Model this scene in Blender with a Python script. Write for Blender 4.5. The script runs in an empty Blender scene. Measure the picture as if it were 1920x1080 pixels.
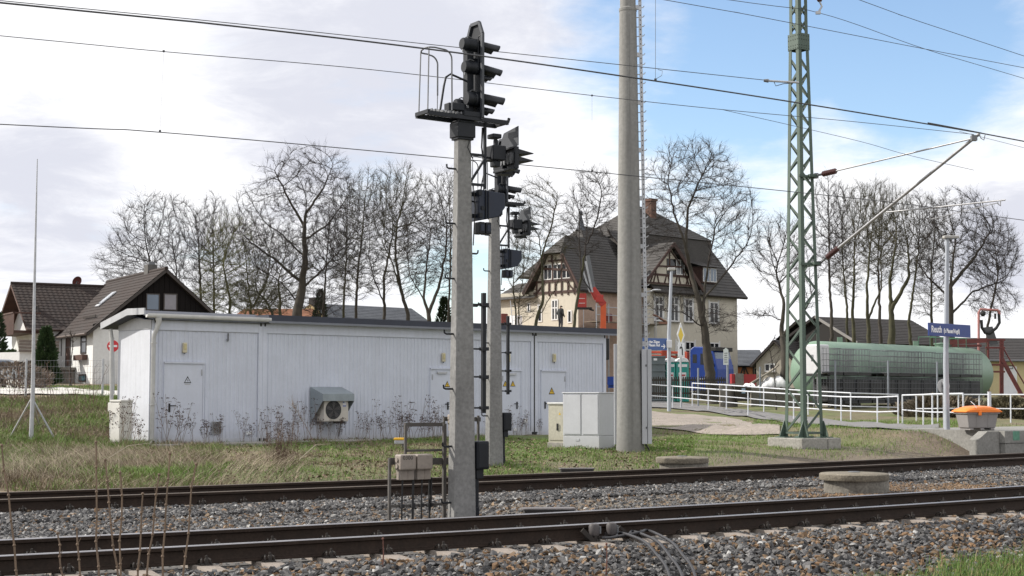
import bpy, bmesh, math, random
import numpy as np
from mathutils import Vector, Matrix
R = math.radians
rnd = random.Random(7)
rng = np.random.default_rng(11)
scene = bpy.context.scene
COL = scene.collection

# ------------------------------------------------------------------ camera
CAM_H = 1.44                     # metres above the rail heads (z = 0)
PITCH = R(4.04)
FPX = 2800.0                     # focal length in pixels of a 1920 wide frame
cam_d = bpy.data.cameras.new('camera')
cam_d.sensor_width = 36.0
cam_d.lens = 36.0 * FPX / 1920.0
cam_d.clip_start = 0.1
cam_d.clip_end = 3000
cam = bpy.data.objects.new('camera', cam_d)
COL.objects.link(cam)
cam.location = (0, 0, CAM_H)
cam.rotation_euler = (R(90) + PITCH, 0, 0)
scene.camera = cam

# ------------------------------------------------------------------ sun, sky
SUN_DIR = Vector((-0.80, 0.16, 0.58)).normalized()      # towards the sun
SUN_EL = math.asin(SUN_DIR.z)
SUN_ROT = math.atan2(SUN_DIR.x, SUN_DIR.y)
sd = bpy.data.lights.new('sun', 'SUN')
sd.energy = 4.2
sd.angle = R(0.8)
sd.color = (1.0, 0.945, 0.86)
sun = bpy.data.objects.new('sun', sd)
COL.objects.link(sun)
sun.rotation_euler = SUN_DIR.to_track_quat('Z', 'Y').to_euler()
sun.location = (-40, 20, 60)

world = bpy.data.worlds.new('World')
scene.world = world
world.use_nodes = True
def build_world():
    nt = world.node_tree
    nt.nodes.clear()
    N, L = nt.nodes.new, nt.links.new
    def math_(op, a, b=None, clamp=False):
        n = N('ShaderNodeMath'); n.operation = op; n.use_clamp = clamp
        for i, v in enumerate((a, b)):
            if v is None: continue
            if isinstance(v, (int, float)): n.inputs[i].default_value = v
            else: L(v, n.inputs[i])
        return n.outputs[0]
    def ramp(v, lo, hi):
        n = N('ShaderNodeMapRange'); n.interpolation_type = 'SMOOTHSTEP'
        L(v, n.inputs[0]); n.inputs[1].default_value = lo; n.inputs[2].default_value = hi
        return n.outputs[0]
    sky = N('ShaderNodeTexSky'); sky.sky_type = 'NISHITA'; sky.sun_disc = False
    sky.sun_elevation = SUN_EL; sky.sun_rotation = SUN_ROT
    sky.altitude = 500; sky.air_density = 1.0; sky.dust_density = 0.6; sky.ozone_density = 1.6
    bs = N('ShaderNodeBackground'); L(sky.outputs[0], bs.inputs[0]); bs.inputs[1].default_value = 0.15
    tc = N('ShaderNodeTexCoord')
    nrm = N('ShaderNodeVectorMath'); nrm.operation = 'NORMALIZE'; L(tc.outputs['Generated'], nrm.inputs[0])
    dirv = nrm.outputs[0]
    sp = N('ShaderNodeSeparateXYZ'); L(dirv, sp.inputs[0])
    z = math_('ADD', math_('ABSOLUTE', sp.outputs[2]), 0.16)
    cx = math_('DIVIDE', sp.outputs[0], z); cy = math_('DIVIDE', sp.outputs[1], z)
    cb = N('ShaderNodeCombineXYZ'); L(cx, cb.inputs[0]); L(cy, cb.inputs[1])
    def noise(scale, detail, rough, off, dist=0.0):
        m = N('ShaderNodeMapping'); L(cb.outputs[0], m.inputs[0]); m.inputs['Location'].default_value = off
        n = N('ShaderNodeTexNoise'); L(m.outputs[0], n.inputs['Vector'])
        n.inputs['Scale'].default_value = scale; n.inputs['Detail'].default_value = detail
        n.inputs['Roughness'].default_value = rough; n.inputs['Distortion'].default_value = dist
        return n.outputs[0]
    n1 = noise(1.15, 9, 0.60, (3.1, 7.7, 0), 0.35)
    n2 = noise(3.8, 8, 0.62, (1.2, 0.4, 0), 0.3)
    n3 = noise(9.5, 8, 0.62, (6.2, 1.4, 0), 0.2)
    field = math_('ADD', math_('ADD', math_('MULTIPLY', n1, 0.56), math_('MULTIPLY', n2, 0.30)), math_('MULTIPLY', n3, 0.14))
    # gaps in the cloud cover: soft lobes of directions in which the blue shows
    def lobe(az, el, lo):
        d = (math.sin(R(az)) * math.cos(R(el)), math.cos(R(az)) * math.cos(R(el)), math.sin(R(el)))
        n = N('ShaderNodeVectorMath'); n.operation = 'DOT_PRODUCT'; L(dirv, n.inputs[0]); n.inputs[1].default_value = d
        return ramp(n.outputs['Value'], math.cos(R(lo)), 1.0)
    holes = None
    for az, el, rad, amp in HOLES:
        v = math_('MULTIPLY', lobe(az, el, rad), amp)
        holes = v if holes is None else math_('ADD', holes, v)
    cover = math_('SUBTRACT', math_('ADD', field, 0.16), holes)
    mask = ramp(cover, 0.33, 0.62)
    # thicker cloud is greyer and a little violet beneath, thin cloud is white
    g1 = noise(0.9, 7, 0.55, (9.3, 2.2, 0), 0.5)
    g2 = noise(3.2, 9, 0.66, (4.0, 5.5, 0), 0.5)
    gv = math_('ADD', math_('MULTIPLY', g1, 0.5), math_('MULTIPLY', g2, 0.5))
    greys = None
    for az, el, rad, amp in GREYS:
        v = math_('MULTIPLY', lobe(az, el, rad), amp)
        greys = v if greys is None else math_('ADD', greys, v)
    gm = ramp(math_('ADD', gv, greys), 0.47, 0.74)
    mc = N('ShaderNodeMix'); mc.data_type = 'RGBA'
    L(gm, mc.inputs[0])
    mc.inputs[6].default_value = (1.0, 1.0, 1.02, 1); mc.inputs[7].default_value = (0.67, 0.685, 0.765, 1)
    bc = N('ShaderNodeBackground'); L(mc.outputs[2], bc.inputs[0]); bc.inputs[1].default_value = 0.87
    mx = N('ShaderNodeMixShader'); L(mask, mx.inputs[0]); L(bs.outputs[0], mx.inputs[1]); L(bc.outputs[0], mx.inputs[2])
    out = N('ShaderNodeOutputWorld'); L(mx.outputs[0], out.inputs[0])
HOLES = [(6.5, 13.5, 6.5, 0.22), (12.5, 13.0, 6.5, 0.30), (17.0, 13.0, 5.5, 0.24), (-5.5, 8.5, 2.6, 0.16), (-2.4, 4.6, 2.6, 0.22),
         (0.6, 6.0, 2.8, 0.14), (-14, 3.0, 2.0, 0.05), (7.5, 8.0, 5.0, 0.16), (40, 35, 25, 0.2), (-60, 40, 20, 0.15)]
GREYS = [(-7, 12.5, 7, 0.17), (-18, 7, 5, 0.24), (-1, 13.5, 6, 0.13), (19, 5.0, 3.5, 0.2)]
build_world()

vs = scene.view_settings
vs.view_transform = 'Standard'; vs.look = 'None'; vs.gamma = 1.0; vs.use_curve_mapping = False
vs.exposure = 0.40
scene.cycles.max_bounces = 6
scene.cycles.use_denoising = True

# ------------------------------------------------------------------ frames and pixels
CP, SP = math.cos(PITCH), math.sin(PITCH)
def P(x, y, Y):
    """world point at horizontal distance Y seen at pixel (x, y) of the 1920 x 1080 photograph"""
    k = (540 - y) / FPX
    dz = Y * (k * CP + SP) / (CP - k * SP)
    d = Y * CP + dz * SP
    return Vector(((x - 960) / FPX * d, Y, CAM_H + dz))
def G(x, y, z):
    k = (540 - y) / FPX
    Y = (z - CAM_H) * (CP - k * SP) / (k * CP + SP)
    return P(x, y, Y)
PHI = R(32.65)
T = Vector((math.cos(PHI), math.sin(PHI), 0))      # along the tracks, away to the right
NV = Vector((-math.sin(PHI), math.cos(PHI), 0))    # across the tracks, away from the camera
UP = Vector((0, 0, 1))
def bend(s):
    q = max(-14.0, min(14.0, s - 9.7))
    v = 0.0042 * q * q
    if abs(s - 9.7) > 14: v += 0.0042 * 2 * 14 * (abs(s - 9.7) - 14)
    return v
def TR(s, d, z=0.0):
    return NV * (d + bend(s)) + T * s + UP * z
def sd_of(X, Y):
    s = X * T.x + Y * T.y
    return s, X * NV.x + Y * NV.y - bend(s)
def frame(o, ex, ey, ez=(0, 0, 1)):
    m = Matrix.Identity(4)
    for i, e in enumerate((ex, ey, ez)):
        e = Vector(e)
        for r in range(3): m[r][i] = e[r]
    for r in range(3): m[r][3] = o[r]
    return m

# ------------------------------------------------------------------ terrain
RIGHT = ([20, 26, 32, 37.5, 45, 57, 66, 80, 110, 200, 900], [-.2, -.14, 0, .1, .30, .36, .66, .9, 1.2, 2.0, 4.0])
MID = ([20, 26, 32, 37.5, 48, 60, 80, 110, 200, 900], [-.2, -.14, .0, .13, .19, .55, .9, 1.2, 2.0, 4.0])
BANK = ([20, 26, 32, 36, 40, 44, 49, 54, 60, 85, 110, 200, 900], [-.2, -.14, .02, .12, .35, .72, 1.26, 1.42, 1.5, 2.05, 2.2, 2.6, 4.0])
NEAR_D = ([0, 6, 8.5, 10.6, 12.35, 13.0, 15.9, 17.5, 20.2, 21, 23.3, 24.2], [-.9, -.95, -.9, -.58, -.24, -.215, -.215, -.25, -.25, -.215, -.215, -.19])
def sstep(a, b, x):
    t = np.clip((x - a) / (b - a), 0, 1)
    return t * t * (3 - 2 * t)
def terrain(X, Y):
    X = np.asarray(X, float); Y = np.asarray(Y, float)
    s = X * T.x + Y * T.y
    q = np.clip(s - 9.7, -14, 14)
    d = X * NV.x + Y * NV.y - 0.0042 * q * q - 0.0042 * 28 * np.maximum(np.abs(s - 9.7) - 14, 0)
    zr = np.interp(Y, *RIGHT); zm = np.interp(Y, *MID); zb = np.interp(Y, *BANK)
    w = sstep(3.5, 9, X)
    z = zm * (1 - w) + zr * w
    wl = sstep(-9.5, -12.5, X + 0.0 * Y) * sstep(34, 38, Y)
    z = z * (1 - wl) + zb * wl
    zn = np.interp(d, *NEAR_D)
    far = sstep(23.4, 26.0, d)
    sp_ = 30.9                                     # earth ramp up to the end of the platform
    z = np.maximum(z, .46 * sstep(sp_ - 3.2, sp_ - .6, s) * sstep(23.35, 24.7, d) * sstep(60, 45, Y))
    bump = 0.03 * np.sin(X * 1.7 + 1.3 * np.sin(Y * .9)) * np.sin(Y * 1.3 + .7 * np.sin(X * 1.1)) + 0.02 * np.sin(X * 4.1 + Y * 2.3)
    z = z + bump * sstep(24, 27, d) * sstep(90, 60, Y)
    return zn * (1 - far) + z * far
def tz(X, Y): return float(terrain(X, Y))
def GT(x, y, lift=0.0):
    """terrain point under pixel (x, y)"""
    z = 0.0
    Y = 30.0
    lo, hi = 5.0, 400.0
    prev = None
    Ys = np.concatenate([np.linspace(8, 90, 800), np.linspace(90.5, 400, 400)])
    k = (540 - y) / FPX
    dz = Ys * (k * CP + SP) / (CP - k * SP); dd = Ys * CP + dz * SP
    Xs = (x - 960) / FPX * dd
    below = (CAM_H + dz) - terrain(Xs, Ys) < 0
    i = int(np.argmax(below)) if below.any() else len(Ys) - 1
    return Vector((Xs[i], Ys[i], tz(Xs[i], Ys[i]) + lift))

# ------------------------------------------------------------------ materials
MATS = {}
def mat(name, col, rough=0.8, var=0.15, scale=3.0, bump=0.0, metal=0.0, col2=None, attr=None, stretch=None, fine=0.0, bscale=None, spec=None, emit=None):
    if name in MATS: return MATS[name]
    m = bpy.data.materials.new(name); m.use_nodes = True
    nt = m.node_tree; N, L = nt.nodes.new, nt.links.new
    b = nt.nodes['Principled BSDF']
    b.inputs['Roughness'].default_value = rough; b.inputs['Metallic'].default_value = metal
    if spec is not None: b.inputs['Specular IOR Level'].default_value = spec
    tc = N('ShaderNodeTexCoord'); mp = N('ShaderNodeMapping'); L(tc.outputs['Object'], mp.inputs[0])
    if stretch: mp.inputs['Scale'].default_value = stretch
    nz = N('ShaderNodeTexNoise'); nz.inputs['Scale'].default_value = scale; nz.inputs['Detail'].default_value = 6; nz.inputs['Roughness'].default_value = .6
    L(mp.outputs[0], nz.inputs['Vector'])
    rp = N('ShaderNodeMapRange'); L(nz.outputs[0], rp.inputs[0]); rp.inputs[1].default_value = .28; rp.inputs[2].default_value = .72
    mx = N('ShaderNodeMix'); mx.data_type = 'RGBA'; L(rp.outputs[0], mx.inputs[0])
    c = Vector(col[:3])
    c2 = Vector(col2[:3]) if col2 else c * (1 + var)
    c1 = c if col2 else c * (1 - var)
    mx.inputs[6].default_value = (*c1, 1); mx.inputs[7].default_value = (*c2, 1)
    res = mx.outputs[2]
    if attr:
        at = N('ShaderNodeAttribute'); at.attribute_name = attr
        m2 = N('ShaderNodeMix'); m2.data_type = 'RGBA'; m2.blend_type = 'MULTIPLY'; m2.inputs[0].default_value = 1
        L(at.outputs['Color'], m2.inputs[6]); L(res, m2.inputs[7]); res = m2.outputs[2]
    if fine:
        n2 = N('ShaderNodeTexNoise'); n2.inputs['Scale'].default_value = scale * 9; n2.inputs['Detail'].default_value = 4
        L(tc.outputs['Object'], n2.inputs['Vector'])
        r2 = N('ShaderNodeMapRange'); L(n2.outputs[0], r2.inputs[0]); r2.inputs[1].default_value = .3; r2.inputs[2].default_value = .7
        r2.inputs[3].default_value = 1 - fine; r2.inputs[4].default_value = 1 + fine
        m3 = N('ShaderNodeMix'); m3.data_type = 'RGBA'; m3.blend_type = 'MULTIPLY'; m3.inputs[0].default_value = 1
        L(res, m3.inputs[6]); L(r2.outputs[0], m3.inputs[7]); res = m3.outputs[2]
    L(res, b.inputs['Base Color'])
    rr = N('ShaderNodeMapRange'); L(nz.outputs[0], rr.inputs[0]); rr.inputs[3].default_value = max(.02, rough - .12); rr.inputs[4].default_value = min(1, rough + .12)
    L(rr.outputs[0], b.inputs['Roughness'])
    if bump:
        nb = N('ShaderNodeTexNoise'); nb.inputs['Scale'].default_value = bscale or scale * 6; nb.inputs['Detail'].default_value = 5
        L(mp.outputs[0], nb.inputs['Vector'])
        bp = N('ShaderNodeBump'); bp.inputs['Strength'].default_value = bump; bp.inputs['Distance'].default_value = .02
        L(nb.outputs[0], bp.inputs['Height']); L(bp.outputs[0], b.inputs['Normal'])
    MATS[name] = m
    return m
def dirt_mat(name, col, dirt, rough=.6, z0=0.0, z1=.5, streak=.35, scale=2.5, fine=.05, metal=0.0, bump=.0):
    """painted or cast surface with vertical weather streaks and a dirty splash band near its foot"""
    if name in MATS: return MATS[name]
    m = mat(name, col, rough, .05, scale, bump, metal, fine=fine)
    nt = m.node_tree; N, L = nt.nodes.new, nt.links.new
    b = nt.nodes['Principled BSDF']
    src = b.inputs['Base Color'].links[0].from_socket
    tc = N('ShaderNodeTexCoord'); sp = N('ShaderNodeSeparateXYZ'); L(tc.outputs['Object'], sp.inputs[0])
    mp = N('ShaderNodeMapping'); mp.inputs['Scale'].default_value = (7, 7, .35); L(tc.outputs['Object'], mp.inputs[0])
    nz = N('ShaderNodeTexNoise'); nz.inputs['Scale'].default_value = 1.6; nz.inputs['Detail'].default_value = 5; L(mp.outputs[0], nz.inputs['Vector'])
    r1 = N('ShaderNodeMapRange'); L(nz.outputs[0], r1.inputs[0]); r1.inputs[1].default_value = .45; r1.inputs[2].default_value = .8; r1.inputs[4].default_value = streak
    n2 = N('ShaderNodeTexNoise'); n2.inputs['Scale'].default_value = 3; n2.inputs['Detail'].default_value = 5; L(tc.outputs['Object'], n2.inputs['Vector'])
    ad = N('ShaderNodeMath'); ad.operation = 'MULTIPLY_ADD'; L(n2.outputs[0], ad.inputs[0]); ad.inputs[1].default_value = -(z1 - z0); L(sp.outputs[2], ad.inputs[2])
    r2 = N('ShaderNodeMapRange'); L(ad.outputs[0], r2.inputs[0]); r2.inputs[1].default_value = z0 - .5 * (z1 - z0); r2.inputs[2].default_value = z0 + .5 * (z1 - z0); r2.inputs[3].default_value = .6; r2.inputs[4].default_value = 0
    mxx = N('ShaderNodeMath'); mxx.operation = 'MAXIMUM'; L(r1.outputs[0], mxx.inputs[0]); L(r2.outputs[0], mxx.inputs[1])
    mx = N('ShaderNodeMix'); mx.data_type = 'RGBA'; L(mxx.outputs[0], mx.inputs[0]); L(src, mx.inputs[6]); mx.inputs[7].default_value = (*dirt, 1)
    L(mx.outputs[2], b.inputs['Base Color'])
    return m
def glass_mat(name, col=(.03, .035, .045), rough=.06):
    return mat(name, col, rough, .1, 1.0, spec=.9)

# ------------------------------------------------------------------ mesh helpers
class MB:
    def __init__(self, xf=None):
        self.v = []; self.f = []; self.xf = xf
    def add(self, vs, fs):
        o = len(self.v)
        if self.xf is not None: vs = [self.xf @ Vector(p) for p in vs]
        self.v += [tuple(p) for p in vs]
        self.f += [tuple(i + o for i in f) for f in fs]
        return self
    def box(self, lo, hi):
        (x0, y0, z0), (x1, y1, z1) = lo, hi
        return self.add([(x0, y0, z0), (x1, y0, z0), (x1, y1, z0), (x0, y1, z0), (x0, y0, z1), (x1, y0, z1), (x1, y1, z1), (x0, y1, z1)],
                        [(0, 3, 2, 1), (4, 5, 6, 7), (0, 1, 5, 4), (1, 2, 6, 5), (2, 3, 7, 6), (3, 0, 4, 7)])
    def cbox(self, c, size):
        return self.box([c[i] - size[i] / 2 for i in range(3)], [c[i] + size[i] / 2 for i in range(3)])
    def beam(self, a, b, w, h, up=(0, 0, 1)):
        a, b = Vector(a), Vector(b); d = (b - a).normalized(); up = Vector(up)
        if abs(d.dot(up)) > .98: up = Vector((0, 1, 0)) if abs(d.y) < .9 else Vector((1, 0, 0))
        x = d.cross(up).normalized(); y = x.cross(d).normalized()
        vs = []
        for p in (a, b):
            for sx, sy in ((-1, -1), (1, -1), (1, 1), (-1, 1)):
                vs.append(p + x * (sx * w / 2) + y * (sy * h / 2))
        return self.add(vs, [(0, 1, 2, 3), (7, 6, 5, 4), (0, 4, 5, 1), (1, 5, 6, 2), (2, 6, 7, 3), (3, 7, 4, 0)])
    def tube(self, pts, r, n=6, cap=True):
        pts = [Vector(p) for p in pts]
        k = len(pts); rs = r if isinstance(r, (list, tuple)) else [r] * k
        vs = []; ref = None
        for i, p in enumerate(pts):
            d = (pts[min(i + 1, k - 1)] - pts[max(i - 1, 0)]).normalized()
            if ref is None:
                ref = Vector((0, 0, 1)) if abs(d.z) < .9 else Vector((1, 0, 0))
            x = (ref - d * ref.dot(d)).normalized(); ref = x
            y = d.cross(x)
            for j in range(n):
                a = 2 * math.pi * j / n
                vs.append(p + (x * math.cos(a) + y * math.sin(a)) * rs[i])
        fs = []
        for i in range(k - 1):
            for j in range(n):
                a = i * n + j; b = i * n + (j + 1) % n
                fs.append((a, b, b + n, a + n))
        if cap:
            fs.append(tuple(range(n - 1, -1, -1))); fs.append(tuple(range((k - 1) * n, k * n)))
        return self.add(vs, fs)
    def lathe(self, prof, n=24, c=(0, 0, 0), cap=True):
        vs = []; fs = []
        for (r, z) in prof:
            for j in range(n):
                a = 2 * math.pi * j / n
                vs.append((c[0] + r * math.cos(a), c[1] + r * math.sin(a), c[2] + z))
        for i in range(len(prof) - 1):
            for j in range(n):
                a = i * n + j; b = i * n + (j + 1) % n
                fs.append((a, b, b + n, a + n))
        if cap:
            fs.append(tuple(range(n - 1, -1, -1))); fs.append(tuple(range((len(prof) - 1) * n, len(prof) * n)))
        return self.add(vs, fs)
    def prism(self, poly, off):
        """polygon (3-D points) pushed along off"""
        poly = [Vector(p) for p in poly]; off = Vector(off); n = len(poly)
        nrm = Vector((0, 0, 0))
        for i in range(n): nrm += poly[i].cross(poly[(i + 1) % n])
        if nrm.dot(off) > 0: poly = poly[::-1]
        vs = poly + [p + off for p in poly]
        fs = [tuple(range(n)), tuple(range(2 * n - 1, n - 1, -1))]
        for i in range(n):
            j = (i + 1) % n
            fs.append((j, i, i + n, j + n))
        return self.add(vs, fs)
    def sphere(self, c, r, n=10, m=7, sc=(1, 1, 1)):
        vs = [(c[0], c[1], c[2] - r * sc[2])]
        for i in range(1, m):
            t = -math.pi / 2 + math.pi * i / m
            for j in range(n):
                a = 2 * math.pi * j / n
                vs.append((c[0] + r * sc[0] * math.cos(t) * math.cos(a), c[1] + r * sc[1] * math.cos(t) * math.sin(a), c[2] + r * sc[2] * math.sin(t)))
        vs.append((c[0], c[1], c[2] + r * sc[2])); fs = []
        for j in range(n): fs.append((0, 1 + (j + 1) % n, 1 + j))
        for i in range(m - 2):
            for j in range(n):
                a = 1 + i * n + j; b = 1 + i * n + (j + 1) % n
                fs.append((a, b, b + n, a + n))
        top = len(vs) - 1; o = 1 + (m - 2) * n
        for j in range(n): fs.append((o + j, o + (j + 1) % n, top))
        return self.add(vs, fs)
    def build(self, name, m, parent=None, smooth=None, bevel=0.0, mesh_only=False, base=None):
        """one mesh object; vertices are world coordinates, stored relative to the parent (or to base)"""
        o0 = Vector((0, 0, 0))
        p = parent
        while p is not None: o0 = o0 + p.location; p = p.parent
        if base is not None: o0 = o0 + Vector(base)
        me = bpy.data.meshes.new(name)
        me.from_pydata([(x - o0.x, y - o0.y, z - o0.z) for x, y, z in self.v], [], self.f)
        me.materials.append(m)
        if smooth is not None:
            me.shade_smooth()
            me.set_sharp_from_angle(angle=R(smooth))
        o = bpy.data.objects.new(name, me); COL.objects.link(o)
        if parent is not None: o.parent = parent
        if base is not None: o.location = base
        if bevel:
            bv = o.modifiers.new('bevel', 'BEVEL'); bv.width = bevel; bv.segments = 2; bv.limit_method = 'ANGLE'; bv.angle_limit = R(40)
        return o
def tag(o, label, cat, group=None):
    o['label'] = label; o['category'] = cat
    if group: o['group'] = group
    return o
def thing(name, loc, label, cat, group=None):
    o = bpy.data.objects.new(name, None); COL.objects.link(o); o.empty_display_size = .2
    o.location = loc
    return tag(o, label, cat, group)
def kids(o): return [c for c in bpy.data.objects if c.parent == o]
def copy_tree(o, loc, label=None, parent=None):
    """the thing, its parts and their sub-parts as new objects that share meshes"""
    c = o.copy(); COL.objects.link(c)
    if parent is not None: c.parent = parent
    else: c.location = loc
    if label: c['label'] = label
    for ch in list(o.children): copy_tree(ch, None, None, c)
    return c
def struct(o):
    o['kind'] = 'structure'; return o
def stuff(o):
    o['kind'] = 'stuff'; return o
def np_mesh(name, verts, faces_flat, loop_counts, m, colors=None, smooth=False, attr='tint'):
    """mesh straight from arrays, optional per-vertex colour"""
    me = bpy.data.meshes.new(name)
    verts = np.ascontiguousarray(verts, np.float32); faces_flat = np.ascontiguousarray(faces_flat, np.int32)
    me.vertices.add(len(verts)); me.vertices.foreach_set('co', verts.ravel())
    me.loops.add(len(faces_flat)); me.loops.foreach_set('vertex_index', faces_flat)
    loop_counts = np.ascontiguousarray(loop_counts, np.int32)
    starts = np.concatenate([[0], np.cumsum(loop_counts)[:-1]]).astype(np.int32)
    me.polygons.add(len(loop_counts)); me.polygons.foreach_set('loop_start', starts)
    if colors is not None:
        a = me.color_attributes.new(attr, 'FLOAT_COLOR', 'POINT')
        c = np.ones((len(verts), 4), np.float32); c[:, :3] = colors
        a.data.foreach_set('color', c.ravel())
    me.update(calc_edges=True); me.validate()
    if smooth: me.shade_smooth()
    else: me.shade_flat()
    me.materials.append(m)
    o = bpy.data.objects.new(name, me); COL.objects.link(o)
    return o
def text(body, size, xf, m, parent, name='lettering', align='LEFT', depth=.002, sx=1.0, bold=0.0):
    """lettering as flat raised print in the plane given by xf (x along the line, y up the letters)"""
    cu = bpy.data.curves.new(name, 'FONT'); cu.body = body; cu.size = size; cu.extrude = depth; cu.align_x = align; cu.resolution_u = 3; cu.offset = bold
    t = bpy.data.objects.new(name, cu); COL.objects.link(t)
    dg = bpy.context.evaluated_depsgraph_get()
    me = bpy.data.meshes.new_from_object(t.evaluated_get(dg))
    bpy.data.objects.remove(t); me.name = name
    o0 = Vector((0, 0, 0)); p = parent
    while p is not None: o0 = o0 + p.location; p = p.parent
    me.transform(Matrix.Translation(-o0) @ xf @ Matrix.Diagonal((sx, 1, 1, 1)))
    me.materials.clear(); me.materials.append(m)
    o = bpy.data.objects.new(name, me); COL.objects.link(o); o.parent = parent
    return o
# ------------------------------------------------------------------ palette
M_CONC = mat('mast_concrete', (.198, .196, .192), .9, .18, 2.2, .5, fine=.18, stretch=(1, 1, .45))
M_CONC_L = mat('pale_concrete', (.29, .275, .25), .9, .2, 2.0, .4, fine=.12)
M_POLE = dirt_mat('spun_concrete', (.225, .222, .212), (.14, .135, .125), .85, 0, .7, .55, 1.4, .12, bump=.15)
M_RAIL = mat('rail_steel', (.027, .018, .0135), .75, .3, 4, .2, metal=.0, fine=.2, spec=.2)
M_RAILTOP = mat('running_surface_steel', (.36, .35, .36), .33, .15, 3, metal=.9)
M_RAILTOP2 = mat('dull_running_surface', (.16, .13, .105), .55, .2, 3, metal=.5)
M_SLEEPER = mat('sleeper_concrete', (.24, .205, .175), .92, .2, 5, .4, fine=.15)
M_CLIP = mat('clip_steel', (.022, .017, .014), .7, .3, 10)
M_DARK = mat('signal_paint', (.0065, .0085, .013), .5, .25, 3, fine=.1, spec=.35)
M_DARKBLUE = mat('signal_box_paint', (.011, .017, .034), .45, .2, 3, spec=.4)
M_GALV = mat('galvanised_steel', (.42, .43, .45), .5, .18, 6, metal=.35, fine=.08)
M_RIM = mat('screen_rim_paint', (.040, .045, .055), .5, .2, 4)
M_GALV_D = mat('weathered_galvanised', (.15, .155, .165), .55, .2, 6, metal=.3)
M_WHITE = mat('white_paint', (.74, .75, .77), .5, .06, 3, fine=.04)
M_GREEN = mat('mast_green_paint', (.064, .097, .076), .6, .16, 2.5, fine=.1)
M_WIRE = mat('wire_metal', (.05, .05, .055), .6, .1, 3)
M_BLACK = mat('black_rubber', (.012, .012, .013), .6, .2, 5)
M_GLASS = mat('window_glass', (.016, .018, .022), .08, .1, 1.0, spec=.45)
M_GLASS_SKY = mat('sky_window_glass', (.10, .13, .17), .05, .1, 1.0, spec=1.0, metal=.35)

# ------------------------------------------------------------------ ground sheet
def ground_colour(X, Y):
    s = X * T.x + Y * T.y
    q = np.clip(s - 9.7, -14, 14)
    d = X * NV.x + Y * NV.y - 0.0042 * q * q - 0.0042 * 28 * np.maximum(np.abs(s - 9.7) - 14, 0)
    c = np.empty(X.shape + (3,))
    soil = np.array((.135, .105, .072)); green = np.array((.085, .130, .028)); straw = np.array((.21, .165, .105)); stone = np.array((.085, .083, .082)); dirt = np.array((.17, .145, .115))
    p = .5 + .5 * np.sin(X * .83 + 1.1 * np.sin(Y * .61)) * np.sin(Y * .74 + 1.2 * np.sin(X * .47 + 2))
    left = sstep(-1.5, -9, X - .0 * Y)
    p2 = .5 + .5 * np.sin(X * 1.9 + 1.4 * np.sin(Y * 1.3)) * np.sin(Y * 1.6 + 1.3 * np.sin(X * 1.1 + 1))
    g = np.clip(.05 + .75 * p - .3 * left + .35 * (p2 - .5), 0, 1)[..., None]
    c[:] = soil * (1 - g) + green * g
    st = (left * sstep(.25, .75, 1 - p) * .8)[..., None]
    c = c * (1 - st) + straw * st
    b = ((1 - sstep(23.2, 24.6, d + .5 * np.sin(s * .9) * .6)) * sstep(10.2, 11.2, d))[..., None]
    c = c * (1 - b) + stone * b
    mid = (sstep(17.2, 18.0, d) * (1 - sstep(19.4, 20.2, d)) * sstep(8, 14, s))[..., None]
    c = c * (1 - mid) + dirt * .8 * mid
    rt = (sstep(23.0, 24, d) * (1 - sstep(25.0, 26.6, d)) * sstep(16, 22, s))[..., None] * .85
    c = c * (1 - rt) + np.array((.13, .105, .085)) * rt
    return c
def grid(xs, ys, name, m):
    X, Y = np.meshgrid(xs, ys)
    Z = terrain(X, Y)
    C = ground_colour(X, Y)
    v = np.stack([X.ravel(), Y.ravel(), Z.ravel()], 1)
    nx, ny = len(xs), len(ys)
    i = (np.arange(ny - 1)[:, None] * nx + np.arange(nx - 1)[None, :]).ravel()
    f = np.stack([i, i + 1, i + nx + 1, i + nx], 1)
    return np_mesh(name, v, f.ravel(), np.full(len(f), 4), m, C.reshape(-1, 3), smooth=True)
M_GROUND = mat('earth_and_turf', (.8, .78, .74), .95, .0, 1.7, .6, col2=(1.25, 1.2, 1.12), attr='tint', fine=.3, bscale=14)
xs = np.unique(np.concatenate([np.linspace(-600, -40, 30), np.linspace(-40, -16, 40), np.linspace(-16, 28, 140), np.linspace(28, 60, 50), np.linspace(60, 600, 30)]))
ys = np.unique(np.concatenate([np.linspace(-30, 6, 20), np.linspace(6, 48, 140), np.linspace(48, 90, 80), np.linspace(90, 900, 60)]))
struct(grid(xs, ys, 'ground', M_GROUND))

def sheet(name, up, lo, m, n=40, rows=6, lift=.03, ext=None):
    """strip laid over the terrain between two pixel polylines"""
    def res(pl):
        pts = [GT(*p) for p in pl]
        L_ = [0]
        for a, b in zip(pts, pts[1:]): L_.append(L_[-1] + (b - a).length)
        out = []
        for t in np.linspace(0, L_[-1], n):
            j = max(0, min(len(pts) - 2, int(np.searchsorted(L_, t)) - 1))
            w = (t - L_[j]) / max(1e-6, L_[j + 1] - L_[j])
            out.append(pts[j].lerp(pts[j + 1], w))
        return out
    A, B = res(up), res(lo)
    v = []; f = []
    for a, b in zip(A, B):
        for k in range(rows):
            p = a.lerp(b, k / (rows - 1)); v.append((p.x, p.y, tz(p.x, p.y) + lift))
    for i in range(n - 1):
        for k in range(rows - 1):
            q = i * rows + k; f.append((q, q + rows, q + rows + 1, q + 1))
    mb = MB(); mb.add(v, f)
    o = mb.build(name, m); o.data.shade_smooth()
    return struct(o)
M_DRIVE = mat('sandy_gravel', (.255, .22, .19), .95, .22, 1.2, .7, fine=.2, bscale=25)
M_ASPHALT = mat('path_asphalt', (.17, .165, .165), .95, .15, 1.5, .3, fine=.15)
M_ROAD = mat('worn_concrete_road', (.50, .48, .45), .92, .15, .6, .2, fine=.1)
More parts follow.
